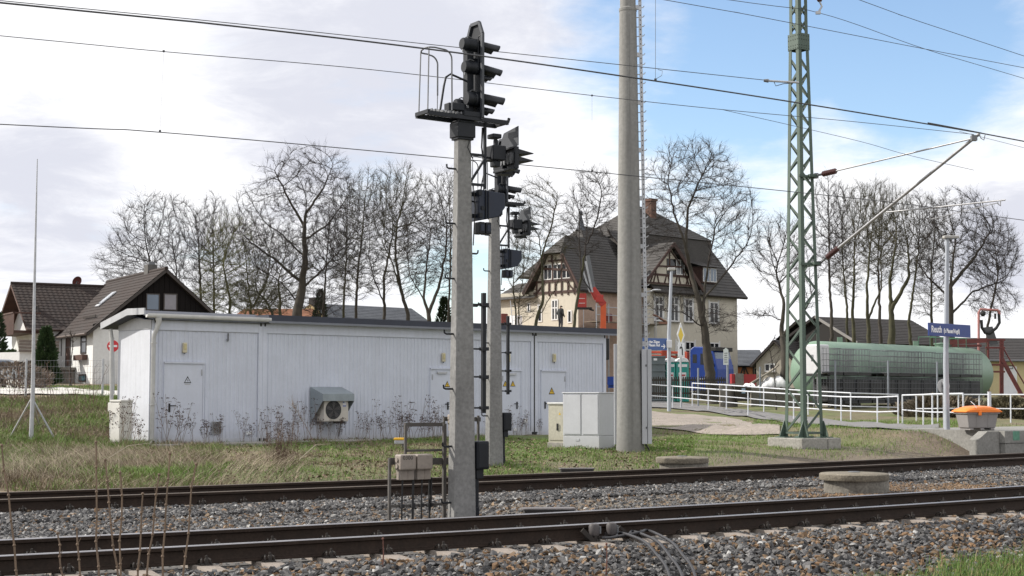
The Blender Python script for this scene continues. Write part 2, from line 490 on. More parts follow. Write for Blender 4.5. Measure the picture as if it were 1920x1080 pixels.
sheet('gravel_drive', [(1150, 772), (1222, 772), (1300, 778), (1390, 788), (1462, 800)], [(1150, 800), (1222, 803), (1300, 813), (1390, 818), (1462, 816)], M_DRIVE, lift=.035)
sheet('footpath', [(1190, 750), (1265, 755), (1330, 763), (1400, 771), (1470, 780), (1560, 789), (1650, 795), (1760, 797)],
      [(1190, 764), (1265, 767), (1330, 773), (1400, 782), (1470, 791), (1560, 800), (1650, 805), (1760, 806)], M_ASPHALT, lift=.05)
sheet('road', [(-160, 723), (0, 724), (120, 729), (220, 735)], [(-160, 738), (0, 741), (120, 742), (220, 744)], M_ROAD, lift=.06)

# ------------------------------------------------------------------ the two tracks
D1, D2, D3, D4 = 13.6, 15.1, 20.95, 22.45
def rail_profile():
    h = .172
    return [(-.075, -h), (.075, -h), (.075, -h + .012), (.02, -h + .028), (.009, -h + .045), (.009, -.05), (.036, -.038), (.036, -.010), (.030, -.002), (.018, 0),
            (-.018, 0), (-.030, -.002), (-.036, -.010), (-.036, -.038), (-.009, -.05), (-.009, -h + .045), (-.02, -h + .028), (-.075, -h + .012)]
def sweep(mb, prof, d, ss):
    n = len(prof); vs = []; fs = []
    for s in ss:
        for (q, z) in prof: vs.append(TR(s, d + q, z))
    for i in range(len(ss) - 1):
        for j in range(n):
            a = i * n + j; b = i * n + (j + 1) % n
            fs.append((a, a + n, b + n, b))
    mb.add(vs, fs)
SS = list(np.linspace(-30, 42, 73)) + [60, 90, 140]
def clip_mesh():
    mb = MB()
    mb.cbox((0, 0, .006), (.16, .11, .012))
    for y in (-.045, .045):
        mb.tube([(-.05, y * 1.1, .012), (-.05, y, .05), (-.01, y * .7, .062), (.03, y, .045), (.05, y * .9, .02)], .009, 5)
    mb.lathe([(.02, 0), (.02, .05), (.012, .055), (.012, .085)], 6, (-.055, 0, .01))
    return mb
def sleeper_mesh():
    mb = MB()
    L_ = 1.3; out = []
    for (x, zt, wt) in ((-L_, -.20, .10), (-.95, -.178, .10), (-.55, -.178, .10), (-.3, -.205, .09), (.3, -.205, .09), (.55, -.178, .10), (.95, -.178, .10), (L_, -.20, .10)):
        out.append((x, zt, wt))
    vs = []; fs = []
    for (x, zt, wt) in out:
        vs += [(-wt - .05, x, -.40), (wt + .05, x, -.40), (wt, x, zt), (-wt, x, zt)]
    for i in range(len(out) - 1):
        for j in range(4):
            a = i * 4 + j; b = i * 4 + (j + 1) % 4
            fs.append((a, b, b + 4, a + 4))
    fs += [(0, 1, 2, 3), (31, 30, 29, 28)]
    mb.add(vs, fs)
    return mb
def make_track(da, db, top, label, s_first, s_last, ph):
    th = thing('railway_track', TR(9.7, (da + db) / 2, -.2), label, 'railway track', 'railway tracks')
    for d in (da, db):
        mb = MB(); sweep(mb, rail_profile(), d, SS); r = mb.build('rail', M_RAIL, th, smooth=35)
        mt = MB(); sweep(mt, [(-.034, -.005), (.034, -.005), (.026, .0025), (-.026, .0025)], d, SS); mt.build('running_surface', top, r)
    sl0 = None; cl = None
    k = 0
    s = s_first
    while s < s_last:
        dc = (da + db) / 2
        o = TR(s, dc); o2 = TR(s + .1, dc)
        ang = math.atan2(o2.y - o.y, o2.x - o.x)
        if sl0 is None:
            s_ = sleeper_mesh().build('sleeper', M_SLEEPER, None); sl0 = s_.data; bpy.data.objects.remove(s_)
            cl = clip_mesh()
            c_ = cl.build('rail_clip', M_CLIP, None, smooth=40); clm = c_.data; bpy.data.objects.remove(c_)
        so = bpy.data.objects.new('sleeper', sl0); COL.objects.link(so); so.parent = th
        so.location = o - th.location + Vector((0, 0, rnd.uniform(-.004, .004))); so.rotation_euler = (0, 0, ang + rnd.uniform(-.01, .01))
        if s > -2 and s < 26:
            for q, fl in ((da - (da + db) / 2 - .11, 1), (da - (da + db) / 2 + .11, -1), (db - (da + db) / 2 - .11, 1), (db - (da + db) / 2 + .11, -1)):
                c = bpy.data.objects.new('rail_clip', clm); COL.objects.link(c); c.parent = so
                c.location = (0, q, -.178); c.rotation_euler = (0, 0, R(90) if fl > 0 else R(-90))
        s += .632
    return th
track1 = make_track(D1, D2, M_RAILTOP, 'railway track nearest the camera with bright polished rails on concrete sleepers', -8, 34, 0)
track2 = make_track(D3, D4, M_RAILTOP2, 'railway track in front of the grass and white cabin with dull brown rails', -4, 36, 0)

# ------------------------------------------------------------------ ballast: every stone is an angular solid
def stone_templates(n=10, nv=9):
    out = []
    r2 = random.Random(5)
    for i in range(n):
        bm = bmesh.new()
        for k in range(nv):
            v = Vector((r2.gauss(0, 1), r2.gauss(0, 1), r2.gauss(0, 1))).normalized()
            bm.verts.new((v.x * r2.uniform(.8, 1.25), v.y * r2.uniform(.6, .95), v.z * r2.uniform(.45, .8)))
        bmesh.ops.convex_hull(bm, input=bm.verts)
        lone = [v for v in bm.verts if not v.link_faces]
        bmesh.ops.delete(bm, geom=lone, context='VERTS')
        bmesh.ops.triangulate(bm, faces=bm.faces)
        bm.verts.index_update()
        out.append((np.array([v.co[:] for v in bm.verts]), np.array([[v.index for v in f.verts] for f in bm.faces])))
        bm.free()
    return out
STONES = stone_templates(); GRITS = stone_templates(6, 6)
def scatter_stones(name, s0, s1, d0, d1, dens, rmin, rmax, mats, brown, keep=None, lift=.0, layers=1):
    n = int((s1 - s0) * (d1 - d0) * dens)
    s = rng.uniform(s0, s1, n); d = rng.uniform(d0, d1, n)
    q = np.clip(s - 9.7, -14, 14); dd = d + 0.0042 * q * q + 0.0042 * 28 * np.maximum(np.abs(s - 9.7) - 14, 0)
    X = s * T.x + dd * NV.x; Y = s * T.y + dd * NV.y
    if keep is not None:
        k = keep(s, d); s, d, X, Y = s[k], d[k], X[k], Y[k]; n = len(s)
    k = (np.abs(X / np.maximum(Y, .1)) < .43) & (Y > 12.2); s, d, X, Y = s[k], d[k], X[k], Y[k]; n = len(s)
    Z = terrain(X, Y) + lift
    rad = rng.uniform(rmin, rmax, n) * np.where(rng.random(n) < .12, 1.35, 1)
    yaw = rng.uniform(0, 2 * np.pi, n); tilt = rng.normal(0, .45, n); roll = rng.normal(0, .45, n)
    # colours: slate greys, some pale, some rusty or ochre stones in loose patches
    patch = .5 + .5 * np.sin(s * 1.3 + 2 * np.sin(d * 1.9)) * np.sin(d * 2.1 + 1.5 * np.sin(s * .8))
    pb = brown * (.35 + 1.3 * patch)
    u = rng.random(n); g = rng.random(n)
    base = np.stack([.062 + .14 * g ** 1.6, .061 + .135 * g ** 1.6, .062 + .13 * g ** 1.6], 1)
    pale = rng.random(n) < .07
    base[pale] = np.stack([.30 + .14 * g[pale], .295 + .14 * g[pale], .28 + .14 * g[pale]], 1)
    br = u < pb
    k1 = rng.random(n)[:, None]
    ochre = np.array((.235, .135, .065)) * (1 - k1) + np.array((.25, .18, .115)) * k1
    ochre *= rng.uniform(.55, 1.15, n)[:, None]
    base[br] = ochre[br]
    V = []; F = []; C = []; off = 0
    tid = rng.integers(0, len(GRITS if rmax < .025 else STONES), n)
    cy, sy, ct, st, cr, sr = np.cos(yaw), np.sin(yaw), np.cos(tilt), np.sin(tilt), np.cos(roll), np.sin(roll)
    for t, (tv, tf) in enumerate(GRITS if rmax < .025 else STONES):
        idx = np.nonzero(tid == t)[0]; m = len(idx)
        if not m: continue
        v = tv[None] * rad[idx, None, None]
        x, y, z = v[..., 0], v[..., 1], v[..., 2]
        y, z = y * cr[idx, None] - z * sr[idx, None], y * sr[idx, None] + z * cr[idx, None]
        x, z = x * ct[idx, None] + z * st[idx, None], -x * st[idx, None] + z * ct[idx, None]
        x, y = x * cy[idx, None] - y * sy[idx, None], x * sy[idx, None] + y * cy[idx, None]
        vv = np.stack([x + X[idx, None], y + Y[idx, None], z + Z[idx, None]], -1)
        V.append(vv.reshape(-1, 3))
        F.append((tf[None] + (np.arange(m) * len(tv))[:, None, None] + off).reshape(-1, 3))
        C.append(np.repeat(base[idx], len(tv), 0)); off += m * len(tv)
    V = np.concatenate(V); F = np.concatenate(F); C = np.concatenate(C)
    o = np_mesh(name, V, F.ravel(), np.full(len(F), 3), mats, C)
    return stuff(o)
M_STONE = mat('crushed_stone', (.55, .55, .56), .85, .0, 40, .3, col2=(1.05, 1.05, 1.05), attr='tint', fine=.0, bscale=60)
HOLE2 = None
def keep_mid(s, d):
    dirt = (d > 17.3 + .4 * np.sin(s)) & (d < 19.8 + .4 * np.sin(s * 1.7)) & (s > 9.5 + .5 * np.sin(d * 3))
    return ~dirt | (rng.random(len(s)) < .25)
def off_sleepers(s, d):
    q = np.abs(((s + 8 + .316) % .632) - .316)
    return ~((q < .165) & (d > 12.98 + .05 * np.sin(s * 9))) & ~((d > 13.2) & (rng.random(len(s)) < .4))
scatter_stones('ballast', -1, 26, 10.8, 13.5, 430, .029, .056, M_STONE, .24, off_sleepers, lift=.0)
scatter_stones('ballast', -1, 26, 10.8, 13.02, 200, .030, .058, M_STONE, .24, off_sleepers, lift=.03)
scatter_stones('ballast', -1, 28, 13.7, 15.0, 170, .026, .045, M_STONE, .2, lift=-.01)
scatter_stones('ballast', -1, 34, 15.2, 20.85, 340, .029, .053, M_STONE, .15, keep_mid, lift=.005)
scatter_stones('ballast', -1, 34, 15.22, 16.2, 360, .030, .053, M_STONE, .22, None, lift=.035)
scatter_stones('ballast', -1, 34, 19.6, 20.86, 360, .030, .053, M_STONE, .05, None, lift=.038)
scatter_stones('ballast', 0, 34, 22.55, 23.5, 260, .022, .04, M_STONE, .3, lift=-.005)
def heap(s, d): return ((s - 19.3) / 2.4) ** 2 + ((d - 17.7) / 1.1) ** 2 < 1 - .3 * np.sin(s * 5) * np.sin(d * 4)
scatter_stones('ballast', 16, 23, 16.4, 19, 700, .022, .04, M_STONE, .8, heap, lift=.04)
def grit(s, d): return (s > 8)
scatter_stones('grit', 8, 34, 16.8, 20.2, 330, .008, .021, M_STONE, .3, grit, lift=.0)
# ------------------------------------------------------------------ colour light signals on concrete masts
def arc(c, ex, ey, r, a0, a1, n=8):
    return [Vector(c) + (Vector(ex) * math.cos(R(a0 + (a1 - a0) * i / n)) + Vector(ey) * math.sin(R(a0 + (a1 - a0) * i / n))) * r for i in range(n + 1)]
def make_signal(base, label, group):
    """x: along the track, y: across it away from the camera, z above the rail heads"""
    fr = frame(base, T, NV)
    th = thing('light_signal', base, label, 'railway signal', group)
    def mb(): return MB(fr)
    b = mb()                                          # tapered concrete mast with a chamfered rectangular section
    def ring(wx, wy, z, c=.015):
        return [(-wx + c, -wy, z), (wx - c, -wy, z), (wx, -wy + c, z), (wx, wy - c, z), (wx - c, wy, z), (-wx + c, wy, z), (-wx, wy - c, z), (-wx, -wy + c, z)]
    v = ring(.168, .10, -.45) + ring(.097, .068, 4.86); f = [tuple(range(7, -1, -1)), tuple(range(8, 16))]
    for i in range(8): f.append((i, (i + 1) % 8, 8 + (i + 1) % 8, 8 + i))
    b.add(v, f); mast = b.build('mast', M_CONC, th)
    def wx(z): return .168 + (.097 - .168) * (z + .45) / 5.31
    b = mb()                                          # dark bolt heads up both edges of the near face
    z = -.1
    while z < 4.7:
        for sx in (-1, 1):
            b.cbox((sx * (wx(z) - .03), -(.10 - .032 * (z + .45) / 5.31) - .0, z), (.014, .006, .014))
        z += .21
    b.build('anchor_bolts', M_GALV_D, mast)
    zz = [.02, .36 + .39, 1.5, 2.22, 2.95, 3.68, 4.41]
    for i, z in enumerate(zz):
        b = mb(); x = wx(z)
        b.tube([(-x + .02, 0, z), (-x - .11, 0, z), (-x - .135, 0, z + .012), (-x - .14, 0, z + .055)], .013, 6)
        b.lathe([(.026, -.006), (.026, .006)], 8, (0, 0, 0)) if False else None
        b.build('step_peg', M_DARK, th, smooth=50)
    for i, z in enumerate([2.6, 3.3, 4.0]):
        b = mb(); x = wx(z)
        b.tube([(x - .02, .03, z), (x + .12, .03, z), (x + .14, .03, z + .012), (x + .145, .03, z + .05)], .012, 6)
        b.build('step_peg', M_DARK, th, smooth=50)
    b = mb(); b.cbox((0, 0, 4.93), (.27, .23, .2)); b.cbox((0, 0, 4.83), (.24, .19, .06)); b.cbox((0, 0, 5.04), (.24, .24, .03))
    b.build('mast_collar', M_DARK, th, bevel=.008)
    # working platform of bars with its safety hoop
    b = mb()
    for y in (-.15, .15): b.beam((-.62, y, 5.09), (.62, y, 5.075), .05, .055)
    b.beam((.60, -.17, 5.08), (.60, .17, 5.08), .04, .05); b.beam((.62, -.15, 5.08), (.64, -.15, 5.14), .03, .03)
    b.beam((-.61, -.17, 5.11), (-.61, .17, 5.11), .04, .05)
    pl = b.build('platform', M_DARK, th)
    for i in range(9):
        b = mb(); x = -.56 + i * .055; b.beam((x, -.17, 5.135), (x, .17, 5.135), .016, .03); b.build('grating_bar', M_GALV_D, pl)
    b = mb(); b.beam((-.08, -.17, 5.135), (.2, -.17, 5.135), .03, .06); b.beam((-.08, .17, 5.135), (.2, .17, 5.135), .03, .06); b.cbox((.06, 0, 5.13), (.26, .3, .02)); b.build('deck_plate', M_DARK, pl)
    b = mb(); r = .011
    zt = 5.97
    A = [(-.24, -.13, 5.16), (-.245, -.13, zt - .14)] + [tuple(p) for p in arc((-.365, -.13, zt - .13), (1, 0, 0), (0, 0, 1), .12, 15, 90, 6)]
    A += [(-.50, -.13, zt), (-.565, -.11, zt), (-.60, -.04, zt), (-.60, .06, zt - .02), (-.565, .13, zt - .03), (-.50, .15, zt - .03), (-.44, .15, zt - .03)]
    A += [tuple(p) for p in arc((-.42, .15, zt - .16), (1, 0, 0), (0, 0, 1), .12, 90, 5, 6)] + [(-.30, .15, 5.4)]
    b.tube(A, r, 7); b.tube([(-.59, -.1, 5.12), (-.575, -.1, zt)], r * .9, 6); b.tube([(-.60, .12, 5.12), (-.575, .12, zt - .03)], r * .9, 6)
    b.tube([(-.30, .15, 5.4), (-.305, .15, 5.12)], r * .6, 5)
    b.build('safety_cage', M_GALV_D, th, smooth=60)
    b = mb(); b.tube([(-.36, -.02, 5.14), (-.30, -.02, 5.5), (-.27, -.02, 5.62), (-.20, -.02, 5.67), (.06, -.02, 5.60)], .015, 7); b.build('handrail', M_DARK, th, smooth=60)
    b = mb(); b.cbox((-.12, -.02, 5.23), (.18, .16, .1)); b.cbox((-.22, .0, 5.21), (.06, .13, .14)); b.cbox((.02, .02, 5.22), (.08, .12, .14)); b.build('terminal_block', M_DARK, th, bevel=.01)
    # screen seen from behind
    b = mb(); X0 = .205
    out = [(X0, -.19, 5.10), (X0, .18, 5.10), (X0, .18, 6.24), (X0, .10, 6.40), (X0, -.11, 6.40), (X0, -.19, 6.24)]
    b.prism(out, (.018, 0, 0))
    bs = b.build('background_screen', M_DARK, th)
    b = mb()
    for i in range(6):
        a, c = Vector(out[i]), Vector(out[(i + 1) % 6]); b.beam(a - Vector((.015, 0, 0)), c - Vector((.015, 0, 0)), .045, .03, (1, 0, 0))
    b.build('screen_rim', M_RIM, bs)
    b = mb(); b.cbox((.10, .02, 5.66), (.10, .11, 1.06)); b.cbox((.16, .05, 5.9), (.09, .16, .05)); b.cbox((.16, .05, 5.45), (.09, .16, .05)); b.tube([(.17, -.12, 5.75), (.17, -.12, 6.2), (.19, -.15, 6.22)], .009, 5)
    b.build('lamp_support', M_DARK, th, bevel=.006)
    def lamp(x0, x1, y, z, r):
        b = mb()
        ex, ey = Vector((0, 1, 0)), Vector((0, 0, 1))
        n = 16; vs = []; fs = []
        prof = [(x0, r * .55), (x0, r * .82), (x0 + .012, r * .93), (x0 + .05, r), (x0 + .075, r), (x0 + .08, r * .93), (x1 - .06, r * .93), (x1 - .05, r * 1.02), (x1, r * 1.02)]
        for (x, q) in prof:
            for j in range(n):
                a = 2 * math.pi * j / n; vs.append((x, y + q * math.cos(a), z + q * math.sin(a)))
        for i in range(len(prof) - 1):
            for j in range(n): fs.append((i * n + j, i * n + (j + 1) % n, (i + 1) * n + (j + 1) % n, (i + 1) * n + j))
        fs += [tuple(range(n)), tuple(range(len(prof) * n - 1, (len(prof) - 1) * n - 1, -1))]
        b.add(vs, fs); lo = b.build('lamp_housing', M_DARK, th, smooth=40)
        b = mb(); b.cbox((x0 + .02, y - .01, z - r * 1.02), (.03, .02, .05)); b.tube([(x0 + .06, y, z + r), (x0 + .1, y, z + r * 1.25), (x0 + .16, y, z + r * 1.1)], .008, 5); b.build('latch', M_GALV_D, lo)
    lamp(-.035, .20, -.03, 6.10, .088); lamp(-.01, .20, -.04, 5.79, .088); lamp(.02, .20, -.05, 5.36, .10); lamp(-.06, .16, .10, 5.30, .08)
    def hood(y, z, r, L_, drop):
        b = mb(); n = 10; vs = []; fs = []; x0 = X0 + .02
        for k, (x, dz, rr) in enumerate(((x0, 0, r), (x0 + L_ * .55, -drop * .45, r), (x0 + L_, -drop, r * 1.02))):
            for j in range(n + 1):
                a = R(-12 + 204 * j / n)
                shrink = 1.0 if k < 2 else 1.0
                vs.append((x + (0 if k < 2 else .06 * math.sin(a)), y + rr * math.cos(a), z + dz + rr * math.sin(a)))
        m = n + 1
        for i in range(2):
            for j in range(n): fs.append((i * m + j, i * m + j + 1, (i + 1) * m + j + 1, (i + 1) * m + j))
        b.add(vs, fs); o = b.build('hood', M_DARK, th, smooth=50)
        so = o.modifiers.new('thickness', 'SOLIDIFY'); so.thickness = .008
    hood(-.03, 6.08, .09, .27, .03); hood(-.04, 5.77, .09, .30, .05); hood(-.04, 5.66, .055, .16, .02); hood(-.05, 5.36, .10, .33, .03); hood(.05, 5.24, .07, .24, .03)
    # bracket and route indicator to the right of the mast top
    b = mb(); b.beam((.08, -.03, 4.62), (.34, -.03, 4.62), .035, .035); b.beam((.08, -.03, 4.22), (.34, -.03, 4.22), .035, .035)
    b.beam((.33, -.03, 4.17), (.33, -.03, 5.07), .035, .04); b.beam((.1, -.03, 4.24), (.33, -.03, 4.58), .03, .03); b.build('bracket', M_DARK, th, bevel=.004)
    b = mb(); b.cbox((.52, .0, 4.67), (.20, .22, .20)); b.cbox((.52, 0, 4.80), (.05, .06, .12)); b.cbox((.50, 0, 4.90), (.14, .16, .06)); b.beam((.34, -.02, 4.60), (.46, -.02, 4.60), .03, .03); b.cbox((.50, -.02, 4.52), (.10, .12, .08)); b.build('drive_box', M_DARK, th, bevel=.012)
    b = mb(); b.prism([(.74, -.21, 4.46), (.74, .28, 4.46), (.74, .28, 4.76), (.74, -.21, 4.76)], (.02, 0, 0)); b.beam((.72, -.20, 4.75), (.72, .28, 4.75), .05, .03); b.beam((.70, -.20, 4.46), (.70, .28, 4.46), .10, .03); b.beam((.72, -.20, 4.46), (.72, -.20, 4.75), .05, .03)
    b.box((.69, .10, 4.42), (.86, .28, 4.78)); b.build('route_indicator', M_DARK, th, bevel=.004)
    b = mb(); b.prism([(.75, -.20, 4.775), (.75, .22, 4.775), (.75, .22, 4.90), (.75, .16, 4.99), (.75, -.20, 5.04)], (.012, 0, 0)); b.build('indicator_screen', M_RIM, th)
    for i in range(4):
        b = mb(); y = -.12 + i * .085; n = 12
        vs = [(.735, y + .033 * math.cos(2 * math.pi * j / n), 4.61 + .08 * math.sin(2 * math.pi * j / n)) for j in range(n)]
        b.prism(vs, (-.05, 0, 0)); b.build('lamp_cover', M_GALV_D, th)
    b = mb()
    for z in (4.56, 4.66): b.add([(.76, -.2, z + .06), (.76, .2, z + .06), (.98, .2, z + .02), (1.0, -.2, z + .02), (.76, -.2, z), (.76, .2, z)], [(0, 1, 2, 3), (0, 3, 4), (1, 5, 2)])
    o = b.build('indicator_hood', M_DARK, th); so = o.modifiers.new('thickness', 'SOLIDIFY'); so.thickness = .01
    # speed indicator: a deep box whose hood tapers to the right
    b = mb()
    pr = [(.19, 4.15), (.60, 4.12), (.60, 3.93), (.50, 3.80), (.42, 3.78), (.19, 3.73)]
    b.prism([(x, -.12, z) for x, z in pr], (0, .30, 0)); si = b.build('speed_indicator', M_DARKBLUE, th, bevel=.012)
    b = mb(); b.cbox((.285, -.13, 3.95), (.012, .02, .40)); b.cbox((.325, -.13, 3.94), (.008, .015, .38)); b.cbox((.24, -.128, 3.90), (.05, .016, .05)); b.build('door_seam', M_DARK, si)
    b = mb(); b.beam((.05, 0, 4.09), (.2, 0, 4.09), .05, .05); b.beam((.05, 0, 3.80), (.2, 0, 3.80), .05, .05); b.cbox((.2, -.12, 3.8), (.05, .06, .06)); b.cbox((.19, -.12, 4.1), (.05, .06, .06)); b.build('indicator_bracket', M_DARK, th)
    for x in (.235, .335):
        b = mb(); b.cbox((x, -.05, 3.635), (.085, .16, .16)); o = b.build('cable_box', M_DARK, th, bevel=.012)
        b = mb(); b.cbox((x, -.133, 3.635), (.05, .008, .09)); b.build('lid', M_DARKBLUE, o)
    b = mb(); b.tube([(.30, -.02, 5.0), (.33, .05, 4.75), (.38, .05, 4.4), (.36, .05, 4.1)], .012, 5); b.tube([(.08, -.08, 4.84), (.02, -.1, 4.7), (.10, -.1, 4.55)], .008, 5)
    b.tube([(.14, -.05, 4.2), (.17, -.05, 3.9), (.15, -.05, 3.6), (.14, -.05, 3.4)], .008, 5); b.build('cables', M_BLACK, th, smooth=60)
    # cable duct on arms, junction box
    b = mb(); b.cbox((.345, .02, 1.98), (.052, .06, 1.60)); du = b.build('cable_duct', M_DARK, th, bevel=.006)
    for z in (1.25, 1.66, 2.03, 2.62):
        b = mb(); b.tube([(wx(z) - .02, 0, z), (.35, 0, z)], .012, 6); b.cbox((.335, -.01, z), (.10, .09, .045)); b.build('duct_arm', M_DARK, th)
    b = mb(); b.cbox((.255, -.03, .63), (.185, .20, .37)); jb = b.build('junction_box', M_DARK, th, bevel=.018)
    b = mb(); b.cbox((.345, -.05, .75), (.03, .05, .03)); b.cbox((.345, -.05, .53), (.03, .05, .03)); b.cbox((.255, -.135, .63), (.15, .012, .32)); b.build('lid', M_DARK, jb, bevel=.005)
    b = mb(); b.cbox((.235, -.02, .385), (.11, .12, .13)); b.cbox((.205, -.02, .1), (.06, .06, .5)); b.cbox((.205, -.02, -.25), (.07, .07, .4)); b.build('cable_conduit', M_DARK, th, bevel=.008)
    return th
S1 = P(866.5, 600, 19.7); S1.z = 0
sig = make_signal(S1, 'concrete signal mast standing in the ballast between the two tracks', 'light signals')
S2 = P(926.5, 600, 30.3); S2.z = .24
copy_tree(sig, S2, 'concrete signal mast standing in the grass behind the brown railed track')

# ------------------------------------------------------------------ point indicator terminal racks
def make_rack(o, label, group, number=True, upper=True):
    fr = frame(o, T, NV); th = thing('terminal_rack', o, label, 'cable rack', group)
    def mb(): return MB(fr)
    M_STEEL = mat('rack_steel', (.075, .068, .062), .75, .35, 6)
    M_BOX = mat('terminal_box_plastic', (.25, .215, .185), .6, .14, 3, fine=.08)
    for x, z1 in ((-.37, .60), (.45, 1.04 if upper else .62)):
        b = mb(); b.beam((x, 0, -.5), (x, 0, z1), .045 if x > 0 else .03, .04, (0, 1, 0)); b.build('post', M_STEEL, th)
    b = mb(); b.beam((-.37, -.01, -.02), (.5, -.01, -.02), .03, .035); b.build('lower_rail', M_STEEL, th)
    b = mb(); b.beam((-.36, .03, .56), (.52, .03, .54), .04, .09); b.build('cross_rail', M_STEEL, th)
    if upper:
        b = mb(); b.beam((-.12, .05, 1.03), (.46, .05, 1.03), .04, .05); b.build('top_rail', M_STEEL, th)
        b = mb(); b.beam((-.11, .05, .4), (-.11, .05, 1.03), .03, .03); b.beam((-.11, .05, .69), (.45, .05, .69), .03, .03); b.build('upper_frame', M_STEEL, th)
    for i, x in enumerate((-.19, .06)):
        b = mb(); b.cbox((x, -.10, .55), (.235, .17, .20)); o1 = b.build('terminal_box', M_BOX, th, bevel=.02)
        if i == 0 and number:
            text('0300', .075, fr @ frame((-.275, -.1865, .585), (1, 0, 0), (0, 0, 1), (0, -1, 0)), M_BLACK, o1, 'number', depth=.001)
        b = mb(); b.cbox((x + .02, -.06, .39), (.20, .12, .14)); b.cbox((x + .03, -.125, .39), (.012, .01, .14)); b.build('gland_plate', M_BOX, o1, bevel=.01)
    b = mb()
    for z in (.5, .58): b.tube([(-.31, -.1, z), (-.325, -.1, z)], .03, 10)
    b.build('cable_gland', M_BOX, th)
    for x, bx, r in ((-.21, -.22, .013), (-.05, -.055, .018), (.08, .07, .011), (.22, .15, .016), (.19, .22, .012)):
        b = mb(); b.tube([(x, -.06, .34), (x, -.05, .05), (x * .6 + bx * .4, -.05, -.2), (bx, -.06, -.45)], r, 6); b.cbox((x, -.05, -.02), (.05, .05, .05)); b.build('cable_tube', M_BLACK, th, smooth=60)
    return th
make_rack(P(778, 700, 19.7) * Vector((1, 1, 0)) if False else Vector((P(778, 700, 19.7).x, 19.7, 0.0)), 'grey terminal boxes numbered 0300 on a steel rack standing in ballast', 'terminal racks')
make_rack(Vector((P(862, 700, 31).x, 31, .36)), 'small grey terminal box on a rack half hidden behind the concrete signal mast', 'terminal racks', False, False)

# yellow topped marker
o = GT(752, 842); th = thing('cable_marker', o, 'small grey marker with a yellow cap standing in dry grass', 'marker')
pc = P(750, 828, o.y)
b = MB(); b.tube([(o.x + .08, o.y, o.z - .1), (pc.x + .05, o.y, pc.z)], .02, 6); b.build('stalk', M_GALV_D, th)
b = MB(); b.cbox((pc.x, o.y, pc.z - .01), (.26, .2, .10)); b.build('body', M_GALV, th, bevel=.02)
b = MB(); b.cbox((pc.x, o.y, pc.z + .065), (.29, .22, .055)); b.build('cap', mat('yellow_plastic', (.75, .42, .02), .5, .1), th, bevel=.015)

# ------------------------------------------------------------------ manholes, trough lids, rail contact
def manhole(c, r, h, label, lid_h=.11, seg=40):
    th = thing('manhole', c, label, 'manhole', 'round concrete manholes')
    b = MB(); b.lathe([(r * .93, -.4), (r * .93, h - lid_h)], seg, c); b.build('ring', mat('stained_ring', (.11, .10, .085), .95, .2, 3, .6, col2=(.24, .225, .195), fine=.3, stretch=(1, 1, .5)), th, smooth=40); c = Vector(c) + Vector((-.07 * r, -.03, 0))
    b = MB(); b.lathe([(r * .98, h - lid_h), (r, h - lid_h + .02), (r, h - .015), (r - .02, h), (r * .5, h + .015), (.12, h + .018)], seg, c); l = b.build('lid', mat('mossy_concrete', (.115, .10, .075), .95, .2, 4, .6, col2=(.21, .185, .145), fine=.3), th, smooth=40)
    b = MB(); b.lathe([(.10, h + .012), (.10, h + .028)], 16, c); b.build('lifting_plug', M_GALV_D, l)
    return th
c = G(1293, 861, .16); manhole(Vector((c.x, 30.3, -.06)), .53, .22, 'low round concrete manhole in grass behind the brown railed track')
manhole(Vector((P(1602, 700, 25).x, 25.0, -.17)), .57, .29, 'round concrete manhole with mossy lid standing between the tracks')
def plate(c, ex, L_, W_, label):
    ey = Vector((-ex.y, ex.x, 0)); b = MB(frame(c, ex, ey)); b.box((-L_ / 2, -W_ / 2, -.10), (L_ / 2, W_ / 2, .02)); th = thing('trough_lid', c, label, 'trough lid', 'dark trough lids')
    b.build('box', mat('bitumen_plate', (.03, .028, .027), .8, .3, 6), th, bevel=.006)
    b = MB(frame(c, ex, ey)); b.box((-L_ / 2 - .02, -W_ / 2 - .02, .022), (L_ / 2 + .02, W_ / 2 + .02, .04)); b.build('lid', mat('worn_plate', (.13, .12, .12), .7, .3, 6, fine=.2), th)
pe = Vector((.995, .1, 0))
plate(Vector((P(1028, 700, 18.75).x, 18.75, -.02)), pe, .62, .22, 'dark flat trough lid lying against the polished rail')
plate(Vector((P(1081, 700, 28.3).x, 28.3, -.0)), pe, .62, .2, 'dark flat trough lid lying behind the dull brown rail')
c = TR(9.83, D1 - .12, -.05)
fr = frame(c, T, NV); th = thing('rail_contact', c, 'rail contact of two grey sensor heads clamped to the near rail', 'rail contact')
M_HEAD = mat('sensor_grey', (.07, .062, .062), .6, .25, 8)
for x in (-.12, .12):
    b = MB(fr); b.lathe([(.055, -.07), (.06, -.06), (.06, .03), (.05, .055), (.03, .062)], 12, (x, 0, 0)); b.cbox((x, .04, -.07), (.09, .08, .04)); h = b.build('sensor_head', M_HEAD, th, smooth=40)
    b = MB(fr); b.cbox((x + .062, -.02, -.01), (.02, .03, .08)); b.build('clamp', M_GALV_D, h)
b = MB(fr); b.beam((-.28, .0, .0), (-.16, -.06, -.13), .03, .05); b.beam((.23, 0, .01), (.36, -.04, -.10), .02, .03); b.cbox((0, .03, -.10), (.42, .08, .03)); b.build('bracket', M_CLIP, th)
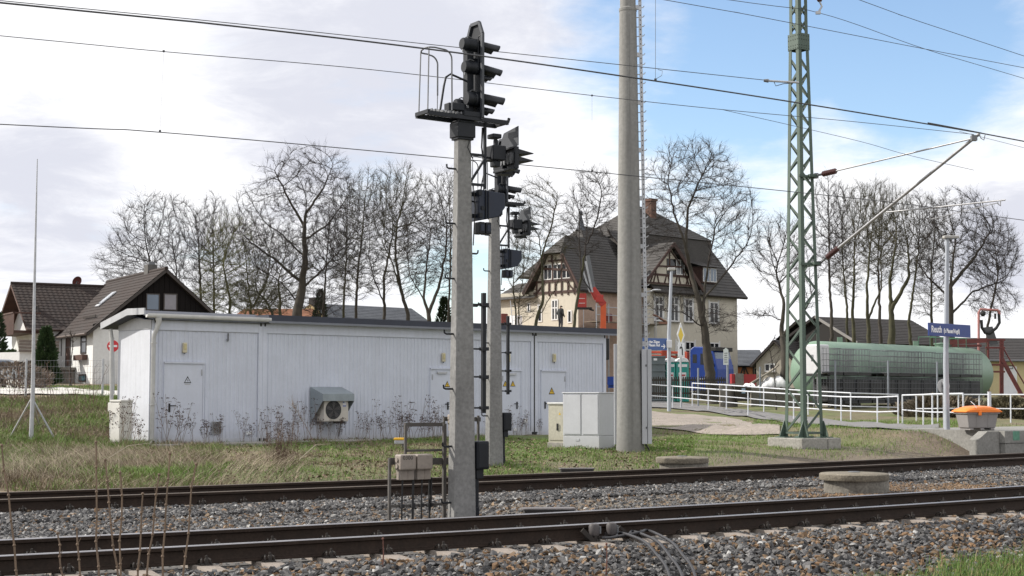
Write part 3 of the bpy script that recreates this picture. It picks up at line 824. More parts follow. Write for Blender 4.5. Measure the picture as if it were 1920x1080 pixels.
def cable(pts, r, label):
    pts = [Vector(p) for p in pts]
    out = []
    for i in range(len(pts) - 1):
        p0, p1, p2, p3 = pts[max(i - 1, 0)], pts[i], pts[i + 1], pts[min(i + 2, len(pts) - 1)]
        for k in range(6):
            t = k / 6
            out.append(.5 * ((2 * p1) + (p2 - p0) * t + (2 * p0 - 5 * p1 + 4 * p2 - p3) * t * t + (3 * p1 - p0 - 3 * p2 + p3) * t ** 3))
    out.append(pts[-1])
    b = MB(); b.tube(out, r, 7); o = b.build('sensor_cable', mat('cable_sheath', (.028, .028, .032), .55, .2, 4), None, smooth=60, base=tuple(out[0]))
    return tag(o, label, 'cable', 'cables from the rail contact')
for k, off in enumerate((0, .07, .2)):
    a = TR(9.75 + .12 * k, D1 - .22, -.14)
    pts = [a, TR(9.88 + .15 * k, D1 - .30 - .02 * k, -.13 + .02 * k), GT(1160 + 28 * k, 1018 - 2 * k, .11), GT(1205 + 26 * k, 1037, .12), GT(1232 + 24 * k, 1062, .10), GT(1250 + 24 * k, 1085, .09), GT(1262 + 24 * k, 1120, .06)]
    cable(pts, .016, ('thick grey cable curving down the ballast, innermost of three', 'thick grey cable curving down the ballast, middle of three', 'thick grey cable curving down the ballast, outermost of three')[k])

# ------------------------------------------------------------------ spun concrete radio mast with climbing ladder
c = Vector((P(1181, 700, 35.4).x, 35.4, .0)); c.z = tz(c.x, c.y)
th = thing('radio_mast', c, 'tall round concrete mast with a side ladder beside the grey cabinets', 'mast')
prof = [(.345, -.3), (.335, .12), (.33, .2)]
for z in np.arange(.6, 10.35, .6): prof.append((.33 - .01215 * (z - .2), float(z)))
b = MB(); b.lathe(prof + [(.205, 10.6)], 40, c); pm = b.build('pole', M_POLE, th, smooth=40)
b = MB(); b.lathe([(.212, 10.57), (.216, 10.60), (.216, 10.64), (.19, 10.66), (.14, 22)], 32, c); b.build('upper_pole', M_POLE, th, smooth=40)
b = MB(); b.beam((c.x + .02, c.y - .334, .25), (c.x + .015, c.y - .205, 10.5), .006, .008); b.build('mould_seam', M_CONC, pm)
def lx(z): return c.x + .33 - .01215 * (z - .2) + .085
b = MB(); b.beam((lx(2.45), c.y - .05, 2.45), (lx(21), c.y - .05, 21), .075, .05, (0, 1, 0)); lad = b.build('ladder_rail', M_GALV, th)
b = MB()
z = 2.55
while z < 12.5:
    b.cbox((lx(z), c.y - .078, z), (.02, .006, .03)); z += .117
b.build('rail_slots', M_BLACK, lad)
z = 2.6; k = 0
while z < 14:
    b = MB(); x = lx(z)
    b.tube([(x - .15, c.y - .03, z - .0), (x, c.y - .06, z), (x + .075, c.y - .06, z + .012), (x + .10, c.y - .06, z + .05)], .012, 5); b.build('rung', M_GALV, th)
    if k % 5 == 0:
        b = MB(); b.cbox((x - .08, c.y - .03, z + .02), (.15, .08, .10)); b.build('standoff', M_GALV, th)
    z += .231; k += 1
zt_ = P(1200, 655, 35.2).z
for x0, x1, nm in ((1203, 1212.5, 0), (1213.5, 1221.5, 1)):
    a, e = P(x0, 700, 35.2).x, P(x1, 700, 35.2).x
    b = MB(); b.box((a, 35.14 + .02 * nm, c.z + .22), (e, 35.32, zt_)); d = b.build('cable_duct', mat('duct_grey', (.40, .41, .44), .5, .08, 2), th, bevel=.006)
    if nm == 0:
        b = MB(); b.cbox((e - .02, 35.135, zt_ - .38), (.02, .02, .05)); b.build('latch', M_BLACK, d); b = MB(); b.cbox((e - .02, 35.135, c.z + .6), (.02, .02, .05)); b.build('latch', M_BLACK, d)
a, e = P(1196, 700, 35.3).x, P(1203, 700, 35.3).x
b = MB(); b.box((a, 35.2, c.z + .22), (e - .002, 35.3, zt_ - .1)); b.build('back_plate', M_DARK, th)
a, e = P(1151.5, 700, 35.4).x, P(1159, 700, 35.4).x
b = MB(); b.box((a, 35.38, c.z + .2), (e, 35.5, P(1155, 645, 35.4).z)); b.build('cable_duct', MATS['duct_grey'], th, bevel=.006)
b = MB(); b.tube([(c.x + .34, 35.2, c.z + .22), (c.x + .42, 35.2, c.z + .1), (c.x + .4, 35.15, c.z - .05)], .02, 6); b.build('earth_cable', M_BLACK, th)

# ------------------------------------------------------------------ lattice mast with cantilever
LM = Vector((P(1506, 700, 37.5).x, 37.5, 0)); LM.z = tz(LM.x, LM.y)
fr = frame((LM.x, LM.y, 0), T, NV)
th = thing('lattice_mast', LM, 'green steel lattice mast on a split concrete footing carrying the overhead line', 'catenary mast')
M_GREEN2 = mat('mast_green_brace', (.056, .084, .067), .6, .2, 2.5, fine=.1)
ZB, ZJ, ZT = .34, 10.35, 14.2
def hw(z): return .335 + (.175 - .335) * (z - ZB) / (ZJ - ZB) if z < ZJ else .165 - .02 * (z - ZJ) / 4
for sx in (-1, 1):
    for sy in (-1, 1):
        b = MB(fr)
        for (z0, z1) in ((ZB, ZJ), (ZJ, ZT)):
            h0, h1 = hw(z0 + .001), hw(z1 - .001)
            for ax in (0, 1):
                w = .10
                vs = []
                for (z, h) in ((z0, h0), (z1, h1)):
                    x, y = sx * h, sy * h
                    if ax == 0: q = [(x, y), (x - sx * w, y), (x - sx * w, y - sy * .012), (x, y - sy * .012)]
                    else: q = [(x - sx * .0, y - sy * .012), (x, y - sy * w), (x - sx * .012, y - sy * w), (x - sx * .012, y - sy * .012)]
                    vs += [(p[0], p[1], z) for p in q]
                b.add(vs, [(0, 1, 2, 3), (7, 6, 5, 4), (0, 4, 5, 1), (1, 5, 6, 2), (2, 6, 7, 3), (3, 7, 4, 0)])
        b.build('corner_angle', M_GREEN, th)
        b = MB(fr); h = hw(ZB)
        for q in ((0, 1), (1, 0)):
            e = Vector((-sx * q[1] * .0, 0, 0))
            x, y = sx * h, sy * h
            px_, py_ = sx * q[0], sy * q[1]
            b.prism([(x - px_ * .10, y - py_ * .10, ZB + .02), (x + px_ * .16, y + py_ * .16, ZB + .02), (x + px_ * .16, y + py_ * .16, ZB + .06), (x + px_ * .01, y + py_ * .01, ZB + .42), (x - px_ * .10, y - py_ * .10, ZB + .42)], (q[1] * .02, q[0] * .02, 0))
        b.cbox((sx * h, sy * h, ZB + .01), (.34, .34, .03)); b.build('foot_gusset', M_GREEN, th)
levels = [ZB + .15]
while levels[-1] < ZJ - .5: levels.append(levels[-1] + 1.45 * hw(levels[-1]) + .06)
levels[-1] = ZJ - .4
for i in range(len(levels) - 1):
    za, zb = levels[i], levels[i + 1]
    for face in range(4):
        for diag in (0, 1):
            ha, hb = hw(za) - .03, hw(zb) - .03
            sgn = 1 if diag else -1
            off = .012 if diag else -.004
            if face in (0, 2):
                y0, y1 = (-1 if face == 0 else 1) * (hw(za) - off - .01), (-1 if face == 0 else 1) * (hw(zb) - off - .01)
                a, e = (-sgn * ha, y0, za), (sgn * hb, y1, zb); upv = (0, 1, 0)
            else:
                x0, x1 = (-1 if face == 1 else 1) * (hw(za) - off - .01), (-1 if face == 1 else 1) * (hw(zb) - off - .01)
                a, e = (x0, -sgn * ha, za), (x1, sgn * hb, zb); upv = (1, 0, 0)
            if (i + face + diag) % 2 and True:
                b = MB(fr); b.beam(a, e, .055, .008, upv); b.build('brace', M_GREEN2, th)
for z in (ZB + .12,):
    b = MB(fr); h = hw(z)
    for p, q in (((-h, -h), (h, -h)), ((h, -h), (h, h)), ((h, h), (-h, h)), ((-h, h), (-h, -h))): b.beam((*p, z), (*q, z), .05, .05)
    b.build('base_frame', M_GREEN2, th)
b = MB(fr)
for sx, sy in ((1, 0), (-1, 0), (0, 1), (0, -1)):
    h = .19
    if sx: b.cbox((sx * h, 0, ZJ), (.012, .37, .40))
    else: b.cbox((0, sy * h, ZJ), (.38, .012, .42))
jp = b.build('splice_plate', M_GREEN, th)
b = MB(fr)
for zr in (-.17, -.1, .05, .15):
    for q in np.linspace(-.16, .16, 5):
        b.cbox((q, -.198, ZJ + zr), (.022, .01, .022)); b.cbox((-.198, q, ZJ + zr), (.01, .022, .022)); b.cbox((.198, q, ZJ + zr), (.01, .022, .022))
b.build('rivets', mat('rivet_dark_green', (.04, .055, .045), .7, .2), jp)  # rivet heads in a darker green than the splice plate
z = ZJ + .25; i = 0
while z < ZT - .5:
    for face in range(4):
        h = hw(z) - .02
        s_ = 1 if (i + face) % 2 else -1
        for dg in (1, -1):
            if face in (0, 2): a, e, u = (-s_ * dg * h, (1 if face else -1) * (h + .008 * dg), z), (s_ * dg * h, (1 if face else -1) * (h + .008 * dg), z + .34), (0, 1, 0)
            else: a, e, u = ((1 if face == 3 else -1) * (h + .008 * dg), -s_ * dg * h, z), ((1 if face == 3 else -1) * (h + .008 * dg), s_ * dg * h, z + .34), (1, 0, 0)
            b = MB(fr); b.beam(a, e, .045, .007, u); b.build('brace', M_GREEN2, th)
    z += .42; i += 1
for x0, x1 in ((-.66, .20), (.225, .66)):
    b = MB(fr); b.box((x0, -.62, LM.z - .5), (x1, .62, ZB)); b.build('footing', mat('footing_concrete', (.28, .27, .245), .92, .16, 2, .4, fine=.2), th, bevel=.02)
ZL, ZU = P(1507, 495, 37.2).z, P(1507, 330, 37.2).z
for z in (ZL, ZU):
    b = MB(fr); h = hw(z) + .03
    b.beam((-h - .05, -h, z), (h + .05, -h, z), .06, .06); b.beam((h, -h, z), (h, h, z), .05, .06); b.cbox((h - .15, -h - .06, z + .02), (.22, .12, .07)); b.build('clamp_beam', M_GREEN, th)
M_INS = mat('brown_insulator', (.06, .020, .018), .3, .15, 3)
M_TUBE = mat('cantilever_tube', (.36, .36, .37), .42, .12, 6, metal=.6)
hz = hw(ZU) + .05
tip = P(1826, 259, 32.7); tip2 = P(1836, 251, 32.65)
ct = thing('cantilever', Vector((LM.x, LM.y, ZL)), 'grey tube cantilever with brown insulators reaching from the lattice mast', 'cantilever')
def W(p): return fr @ Vector(p)
up0, lo0 = W((.22, -hz - .05, ZU + .03)), W((.25, -hz - .08, ZL + .02))
def insul(a, e, nsh=7):
    a, e = Vector(a), Vector(e); b = MB(); d = (e - a)
    pts = []; rs = []
    for i in range(nsh * 2 + 1):
        pts.append(a + d * (i / (nsh * 2))); rs.append(.075 if i % 2 else .05)
    b.tube(pts, rs, 10); return b
def along(a, e, m): return a + (e - a).normalized() * m
b = MB(); b.tube([along(up0, tip, .75), tip], .02, 8); b.build('top_tube', M_TUBE, ct, smooth=50)
insul(along(up0, tip, .25), along(up0, tip, .75)).build('insulator', M_INS, ct, smooth=30)
b = MB(); b.tube([up0, along(up0, tip, .3)], .03, 6); b.cbox(up0, (.1, .1, .12)); b.build('hinge', M_GALV_D, ct)
b = MB(); b.tube([along(lo0, tip2, .8), tip2], .036, 10); b.build('strut_tube', M_TUBE, ct, smooth=50)
insul(along(lo0, tip2, .32), along(lo0, tip2, .8)).build('insulator', M_INS, ct, smooth=30)
b = MB(); b.tube([lo0, along(lo0, tip2, .35)], .035, 6); b.cbox(lo0, (.1, .1, .12)); b.build('hinge', M_GALV_D, ct)
b = MB(); b.cbox(tip, (.12, .12, .12)); b.tube([tip2, tip2 + Vector((.03, -.02, -.10)), tip2 + Vector((.1, 0, -.14)), tip2 + Vector((.13, 0, -.02))], .01, 5); b.build('wire_clamp', M_GALV_D, ct)
ra0, ra1 = P(1662, 398, 34.75), P(1885, 375, 32.6)
b = MB(); b.tube([ra0, ra1], .017, 8); ra = b.build('registration_arm', M_TUBE, ct, smooth=50)
st0, st1 = P(1820, 392, 33.0), P(1872, 380, 32.7)
b = MB(); b.tube([P(1745, 411, 33.8), st1], .010, 6); b.tube([P(1876, 377, 32.68), P(1876, 386, 32.68), P(1869, 380, 32.7)], .016, 6); b.tube([P(1852, 375, 32.9), P(1853, 370, 32.9)], .012, 5); b.build('steady_arm', M_TUBE, ct)
la = W((-.22, -.22, P(1480, 158, 37.4).z)); lb = P(1432, 151, 37.3)
ta = thing('line_insulator', la, 'slim grey rod insulator reaching left from the lattice mast', 'insulator')
b = MB(); b.tube([la, along(lb, la, .12)], .028, 8); b.build('rod', M_GALV, ta); b = MB(); b.tube([along(lb, la, .12), lb], [.05, .035], 8); b.build('cap', M_GALV_D, ta)
b = MB(); b.tube([along(lb, la, .25), along(lb, la, .3) - UP * .12, along(lb, la, .5) - UP * .05, la], .01, 5); b.build('jumper', M_WIRE, ta)
ia, ib = P(1535, -22, 37.4), P(1534, 24, 37.4)
tb = thing('suspension_insulator', ib, 'brown and white suspension insulator beside the lattice mast head', 'insulator')
insul(ia, P(1537, 3, 37.4), 4).build('insulator', M_INS, tb); b = MB(); b.tube([P(1537, 3, 37.4), P(1541, 12, 37.4), ib], .025, 6); b.cbox(ib, (.12, .08, .07)); b.build('clamp', M_GALV, tb)
b = MB(); b.beam(W((-.2, 0, ia.z + .05)), ia + UP * .05, .08, .08); b.build('cross_arm', M_GREEN, th)

# ------------------------------------------------------------------ overhead wires
def wire(pts, D, r, label, name='overhead_wire', cat='overhead wire', ext=(14, 25), dD=0.0, fixed=None):
    out = []
    for i, (x, y) in enumerate(pts):
        u = (x - 960) / FPX
        Y = D / (math.cos(PHI) - u * math.sin(PHI)) * math.cos(PHI) if False else D / (math.cos(PHI) - u * math.sin(PHI))
        out.append(P(x, y, Y))
    a, e = (out[0] - out[1]).normalized(), (out[-1] - out[-2]).normalized()
    if ext[0]: out.insert(0, out[0] + a * ext[0])
    if ext[1]: out.append(out[-1] + e * ext[1])
    fine = []
    for i in range(len(out) - 1):
        p0, p1, p2, p3 = out[max(i - 1, 0)], out[i], out[i + 1], out[min(i + 2, len(out) - 1)]
        for k in range(8):
            t = k / 8
            fine.append(.5 * ((2 * p1) + (p2 - p0) * t + (2 * p0 - 5 * p1 + 4 * p2 - p3) * t * t + (3 * p1 - p0 - 3 * p2 + p3) * t ** 3))
    fine.append(out[-1])
    b = MB(); b.tube(fine, r, 6); o = b.build(name, M_WIRE, None, smooth=60, base=tuple(fine[0]))
    tag(o, label, cat, 'overhead wires')
    return out
DM = 21.65
wire([(0, 5), (420, 47), (850, 98), (1250, 155), (1560, 203), (1836, 249), (1920, 265)], 14.35, .0095, 'thickest wire, sagging in front of the signal head to the cantilever tip')
wire([(0, 67), (310, 97), (700, 131), (1110, 179), (1350, 205), (1600, 228), (1826, 252)], DM, .0062, 'thin carrier wire passing behind the signal head with hangers on it', ext=(14, 0))
wire([(0, 233), (300, 248), (840, 296), (1110, 322), (1480, 359), (1700, 383), (1920, 413)], DM, .0075, 'lowest contact wire crossing in front of the bare trees')
wire([(0, 1), (420, 42), (850, 88), (1160, 121), (1432, 150)], 27.4, .0085, 'wire ending at the rod insulator on the lattice mast', ext=(14, 0))
wire([(1352, 205), (1600, 262), (1700, 290), (1826, 319)], DM, .005, 'thin stitch wire dropping behind the long cantilever strut', ext=(0, 0))
wire([(1225, -4), (1400, 27), (1735, 92), (1920, 127)], 26.2, .008, 'straight feeder wire crossing the lattice mast below its splice plate', ext=(25, 25))
wire([(1340, -4), (1535, 24), (1735, 92), (1920, 147)], 27.5, .008, 'feeder wire hung from the brown and white insulator', ext=(20, 25))
wire([(1590, -8), (1700, 32), (1920, 105)], 28.3, .009, 'feeder wire crossing the blue sky highest in the corner', ext=(20, 25))
wire([(1845, 258), (1920, 277)], 24, .005, 'short thin wire running away behind the cantilever tip', ext=(0, 25))
def dropper(x, y0, y1, D, label, x1=None, loop=True):
    r_ = .0026 if loop else .0015
    u = (x - 960) / FPX; Y = D / (math.cos(PHI) - u * math.sin(PHI))
    a, e = P(x, y0, Y), P(x1 or x, y1, Y)
    b = MB(); b.tube([a, e], r_, 4); b.cbox(e, (.03, .02, .035)); b.cbox(a, (.03, .02, .03))
    if loop: b.tube([e + Vector((0, 0, .01)), e + Vector((.08, .02, .06)), e + Vector((.09, .03, .12)), e + Vector((.03, 0, .13))], .003, 4)
    o = b.build('wire_hanger', M_WIRE, None, base=tuple(a)); tag(o, label, 'wire hanger', 'hangers between carrier and contact wires')
dropper(1229, -20, 150, 14.35, 'thin vertical wire hanger beside the tall concrete mast')
dropper(1110, 179, 321, DM, 'thin vertical wire hanger above the half timbered house', loop=False)
dropper(307, 96, 246, DM, 'thin vertical wire hanger above the house with the black gable', x1=300, loop=False)
# ------------------------------------------------------------------ white relay cabin
CB = Vector((-9.04, 37.5, .16)); CU = Vector((.7478, .664, 0)); CV = Vector((-.664, .7478, 0))
fr = frame(CB, CU, CV)
def fu(x):
    q = (x - 960) / FPX * (1 + .0) 
    for _ in range(3):
        pass
    # account for the pitch through the point at mid height
    qq = q * CP
    return (CB.y * qq - CB.x) / (CU.x - CU.y * qq)
def fz(x, y):
    u = fu(x); Y = CB.y + CU.y * u
    return P(x, y, Y).z - CB.z
M_CAB = dirt_mat('cabin_paint', (.555, .585, .67), (.33, .32, .30), .55, 0, .35, .16, 2.0, .03)
M_CABW = dirt_mat('cabin_end_paint', (.54, .56, .61), (.36, .36, .34), .6, 0, .5, .22, 2.0, .03)
M_DOOR = dirt_mat('door_paint', (.55, .58, .665), (.36, .35, .33), .45, 0, .3, .12, 2.0, .02)
M_FASCIA = mat('zinc_fascia', (.42, .43, .45), .45, .12, 3, metal=.2)
M_BLUEROOF = mat('dark_roof_edge', (.022, .027, .045), .5, .2, 3)
cabin = thing('relay_cabin', CB, 'long white corrugated cabin with four doors behind the tracks', 'cabin')
UE = fu(1135); H = 3.2; DEP = 1.80
u1, u2 = fu(490), fu(1000)
doors = [(fu(307), fu(380), fz(343, 682)), (fu(806), fu(846), fz(825, 693)), (fu(938), fu(975), fz(957, 696)), (fu(1014), fu(1060), fz(1037, 697))]
def corr(ua, ub, z0, z1, pitch=.125, dep=.015):
    """trapezoid ribbed sheet on the front wall"""
    b = MB(fr); n = max(1, int(round((ub - ua) / pitch))); w = (ub - ua) / n; prof = []
    for i in range(n):
        x = ua + i * w
        prof += [(x, 0), (x + w * .42, 0), (x + w * .52, -dep), (x + w * .86, -dep)]
    prof.append((ub, 0))
    vs = [(x, y, z0) for x, y in prof] + [(x, y, z1) for x, y in prof]; m = len(prof)
    b.add(vs, [(i, i + 1, m + i + 1, m + i) for i in range(m - 1)])
    return b
ZC = H - .34
for ua, ub in ((0, u1), (u1, u2), (u2, UE)):
    b = MB(fr); b.box((ua + .002, .004, .0), (ub - .002, DEP, H)); mod = b.build('container', M_CABW if ua == 0 else M_CAB, cabin)
    b = MB(fr)
    b.box((ua + .003, -.045, 0), (ua + .13, .003, H - .02)); b.build('corner_post', M_CAB, mod)
    b = MB(fr); b.box((ub - .13, -.045, 0), (ub - .003, .003, H - .02)); b.build('corner_post', M_CAB, mod)
    b = MB(fr); b.box((ua + .131, -.042, ZC + .02), (ub - .131, .003, H - .02)); b.build('top_rail', M_CAB, mod)
    b = MB(fr); b.box((ua + .131, -.042, .0), (ub - .131, .003, .13)); b.build('bottom_rail', M_CAB, mod)
    b = MB(fr)
    for x in (ua + .065, ub - .065):
        for z in (H - .10, .06): b.cbox((x, -.047, z), (.05, .012, .09))
    b.build('lifting_slot', M_BLACK, mod)
    x = ua + .131; segs = []
    for (da, de, dz) in doors:
        if ua < da < ub: segs.append((x, da)); x = de
    segs.append((x, ub - .131))
    b = None
    for (xa, xb) in segs:
        if xb - xa > .1:
            corr(xa, xb, .131, ZC).build('ribbed_sheet', M_CAB, mod)
    for (da, de, dz) in doors:
        if ua < da < ub: corr(da, de, dz + .05, ZC).build('ribbed_sheet', M_CAB, mod)
for i, (da, de, dz) in enumerate(doors):
    b = MB(fr); b.box((da + .02, -.035, .07), (de - .02, .001, dz)); d = b.build('door', M_DOOR, cabin, bevel=.006)
    b = MB(fr); b.box((da - .02, -.045, .05), (da + .018, .001, dz + .04)); b.box((de - .018, -.045, .05), (de + .02, .001, dz + .04)); b.box((da - .02, -.07, dz + .003), (de + .02, .001, dz + .045)); b.build('door_frame', M_CAB, d)
    hx = (da + .14) if i in (0, 3) else (de - .16)
    b = MB(fr); b.cbox((hx, -.045, .92), (.045, .02, .22)); b.tube([(hx, -.05, .97), (hx, -.09, .97), (hx + (.16 if i in (0, 3) else -.14), -.095, .97)], .014, 6); b.build('handle', M_BLACK, d)
    b = MB(fr); hh = de - .06 if i in (0, 3) else da + .06; b.cbox((hh, -.045, dz - .22), (.025, .03, .16)); b.cbox((hh, -.045, .35), (.025, .03, .16)); b.build('hinge', M_GALV, d)
    if i in (1, 2): 
        b = MB(fr); b.cbox(((da + de) / 2, -.06, dz - .09), (.36, .05, .06)); b.build('door_closer', M_GALV, d)
    cxs = {0: [350], 1: [837], 2: [946, 960], 3: [1033]}[i]
    for cx in cxs:
        uc = fu(cx); zc = fz(cx, {0: 714, 1: 722, 2: 721, 3: 735}[i]); r = .105 if i != 3 else .13
        col = mat('sign_yellow', (.70, .45, .03), .5, .06) if i else M_DOOR
        b = MB(fr); b.prism([(uc - r, -.036, zc - r * .55), (uc + r, -.036, zc - r * .55), (uc, -.036, zc + r * 1.15)], (0, -.004, 0)); sg = b.build('warning_triangle', M_BLACK, d)
        r2 = r * .72; b = MB(fr); b.prism([(uc - r2, -.041, zc - r2 * .50), (uc + r2, -.041, zc - r2 * .50), (uc, -.041, zc + r2 * 1.05)], (0, -.003, 0)); b.build('triangle_field', col, sg)
        b = MB(fr); q = r * .3; b.prism([(uc + q * .2, -.045, zc + q * 1.5), (uc - q * .7, -.045, zc + q * .3), (uc + q * .1, -.045, zc + q * .2), (uc - q * .2, -.045, zc - q * 1.1), (uc + q * .7, -.045, zc + q * .6), (uc - .0, -.045, zc + q * .6)], (0, -.002, 0)); b.build('lightning_flash', M_BLACK, sg)
        if i == 0:
            b = MB(fr); b.cbox((uc, -.037, zc - r * .85), (.16, .004, .03)); b.build('caption_strip', M_GALV, d)
for x, y in ((343, 652), (829, 670), (951, 671), (1037, 671)):
    u, z = fu(x), fz(x, y)
    M_LAMP = mat('aged_lamp_plastic', (.55, .50, .36), .45, .1, 4)
    b = MB(fr); b.cbox((u, -.06, z), (.115, .075, .26)); lp = b.build('wall_lamp', M_LAMP, cabin, bevel=.02)
    b = MB(fr); b.cbox((u - .01, -.105, z + .02), (.07, .02, .14)); b.build('lens', mat('lamp_lens', (.48, .42, .22), .2, .2, 9), lp, bevel=.008)
    b = MB(fr); b.tube([(u, -.06, z - .13), (u, -.06, z - .16)], .014, 6); b.build('cable_gland', M_BLACK, lp)
u, z = fu(405), fz(405, 802)
b = MB(fr); b.box((u - .14, -.052, z - .16), (u + .14, -.03, z + .16)); vg = b.build('vent_grille', M_GALV, cabin)
for k in range(9):
    b = MB(fr); zz = z - .13 + k * .032; b.beam((u - .12, -.055, zz), (u + .12, -.055, zz), .012, .02); b.build('louvre', M_GALV_D, vg)
for x, y, w, h in ((465, 812, .16, .09), (983, 789, .14, .14), (608 + 355, 805, .1, .1)):
    u, z = fu(x), fz(x, y); b = MB(fr); b.cbox((u, -.06, z), (w, .05, h)); b.build('outlet_cover', M_WHITE, cabin, bevel=.01)
u, z = fu(425), fz(425, 632); b = MB(fr); b.cbox((u, -.04, z), (.03, .03, .20)); b.tube([(u - .05, -.04, z - .05), (u - .05, -.07, z - .12), (u, -.05, z - .12)], .008, 5); b.build('sensor', M_GALV_D, cabin)
u = u2; b = MB(fr); b.box((u - .02, -.055, .02), (u + .02, -.046, H - .1)); b.cbox((u, -.06, H - .12), (.16, .03, .03)); b.cbox((u, -.06, .08), (.2, .03, .04)); b.build('joint_cover', M_BLACK, cabin)
# roof
b = MB(fr)
EA = -.16
b.add([(-.30, -.16, H + .02), (u1 + .2, -.16, H + .02), (u1 + .2, DEP * .38, H + .20), (-.30, DEP * .38, H + .20), (-.30, DEP + .38, H - .12), (u1 + .2, DEP + .38, H - .12)], [(0, 1, 2, 3), (3, 2, 5, 4)])
b.add([(-.30, -.16, H - .08), (u1 + .2, -.16, H - .08), (u1 + .2, DEP * .38, H + .06), (-.30, DEP * .38, H + .06), (-.30, DEP + .38, H - .25), (u1 + .2, DEP + .38, H - .25)], [(3, 2, 1, 0), (4, 5, 2, 3)])
rf = b.build('roof', M_BLUEROOF, cabin)
b = MB(fr)
b.add([(-.31, -.14, H + .21), (-.31, .75, H + .23), (-.31, DEP + .42, H - .08), (-.31, DEP + .42, H - .25), (-.31, .75, H + .06), (-.31, -.14, H + .05),
       (-.27, -.14, H + .21), (-.27, .75, H + .23), (-.27, DEP + .42, H - .08), (-.27, DEP + .42, H - .25), (-.27, .75, H + .06), (-.27, -.14, H + .05)],
      [(0, 1, 4, 5), (1, 2, 3, 4), (6, 11, 10, 7), (7, 10, 9, 8), (0, 6, 7, 1), (1, 7, 8, 2), (2, 8, 9, 3), (3, 9, 10, 4), (4, 10, 11, 5), (0, 5, 11, 6)])
b.build('fascia', M_FASCIA, rf)
b = MB(fr); b.box((.0, DEP * .3, H), (.04, DEP, H + .02)); 
b = MB(fr)
n = 8; L0, L1 = -.28, u1 + .12; vs = []
for x in (L0, L1):
    for j in range(n + 1):
        a = math.pi * j / n; vs.append((x, -.215 - .065 * math.cos(a), H + .045 - .075 * math.sin(a)))
b.add(vs, [(j, j + 1, n + 2 + j, n + 1 + j) for j in range(n)]); b.add([(L0, -.28, H + .045), (L1, -.28, H + .045), (L1, -.28, H + .075), (L0, -.28, H + .075)], [(0, 1, 2, 3)])
b.add(vs[:n + 1], [tuple(range(n + 1))]); b.add(vs[n + 1:], [tuple(range(n, -1, -1))])
b.build('gutter', mat('gutter_zinc', (.60, .60, .60), .5, .12, 4, metal=.1), rf, smooth=50)
b = MB(fr); b.box((u1 + .05, -.24, H - .02), (UE + .35, DEP + .3, H + .16)); b.build('flat_roof', M_BLUEROOF, cabin)
b = MB(fr); b.box((u1 + .05, -.26, H - .06), (UE + .36, -.235, H - .0)); b.build('drip_edge', mat('drip_grey', (.16, .17, .20), .5, .1), cabin)
b = MB(fr); b.tube([(.05, -.22, H - .02), (.06, -.22, H - .14), (.02, -.20, H - .3), (-.03, -.15, H - .48), (-.03, -.14, H - .62), (-.03, -.13, .10)], [.085, .07, .058, .055, .055, .055], 12); b.cbox((-.03, -.13, H - .66), (.13, .13, .02)); b.cbox((-.03, -.13, 1.0), (.13, .13, .02)); b.build('downpipe', mat('pipe_zinc', (.46, .46, .45), .5, .15, 4, metal=.15), cabin, smooth=40)
b = MB(fr); b.tube([(-.18, DEP + .1, H - .25), (-.15, DEP + .08, H - .5), (-.12, DEP + .06, .1)], .05, 10); b.build('downpipe', MATS['pipe_zinc'], cabin, smooth=40)
n = 7
for k in range(n):
    va, vb = .06 + k * (DEP - .1) / n, .06 + (k + 1) * (DEP - .1) / n
    b = MB(fr); b.box((-.022, va + .0015, .1), (.001, vb - .0015, H - .32)); b.build('end_panel', M_CABW, cabin)
b = MB(fr); b.box((-.02, .02, H - .30), (.001, DEP - .02, H - .02)); b.build('end_board', M_FASCIA, cabin)
b = MB(fr); b.box((-.12, -.35, -.6), (UE + .1, DEP + .1, -.004)); b.build('plinth', M_CONC_L, cabin)
b = MB(fr); b.box((-.3, -1.0, -.4), (u1 + 3.2, -.36, .035)); b.build('concrete_apron', M_CONC_L, cabin, bevel=.02)
# cooling unit under its tin hood
ua, ub = fu(582), fu(663); z0, z1 = fz(620, 798), fz(620, 727)
hood = thing('air_conditioner', fr @ Vector(((ua + ub) / 2, -.3, z0)), 'cooling unit under a sloping tin hood on the white cabin wall', 'air conditioner')
M_TIN = mat('hood_tin', (.25, .285, .31), .5, .15, 2.5, metal=.15, fine=.06)
b = MB(fr); d = .62; w0, w1 = ua - .05, ub - .35
w0, w1 = fu(581), fu(581) + 1.03
b.add([(w0, -.02, z1 + .02), (w1, -.02, z1 + .02), (w1, -d, z1 - .17), (w0, -d, z1 - .17), (w0, -d, z1 - .36), (w1, -d, z1 - .36), (w0, -.02, z0 + .05), (w1, -.02, z0 + .05)],
      [(0, 3, 2, 1), (3, 4, 5, 2), (0, 6, 4, 3), (1, 2, 5, 7)])
o = b.build('hood', M_TIN, hood); so = o.modifiers.new('thickness', 'SOLIDIFY'); so.thickness = .006; so.offset = 0
M_AC = mat('unit_casing', (.50, .47, .42), .5, .1, 3, fine=.05)
a0, a1 = w0 + .13, w0 + .93
b = MB(fr); b.box((a0, -.50, z0 + .12), (a1, -.16, z0 + .75)); un = b.build('casing', M_AC, hood, bevel=.02)
cxx, czz = a0 + .30, z0 + .435
b = MB(fr); vs = [(cxx + .255 * math.cos(2 * math.pi * j / 28), -.501, czz + .255 * math.sin(2 * math.pi * j / 28)) for j in range(28)]; b.prism(vs, (0, -.004, 0)); fan = b.build('fan_opening', M_BLACK, un)
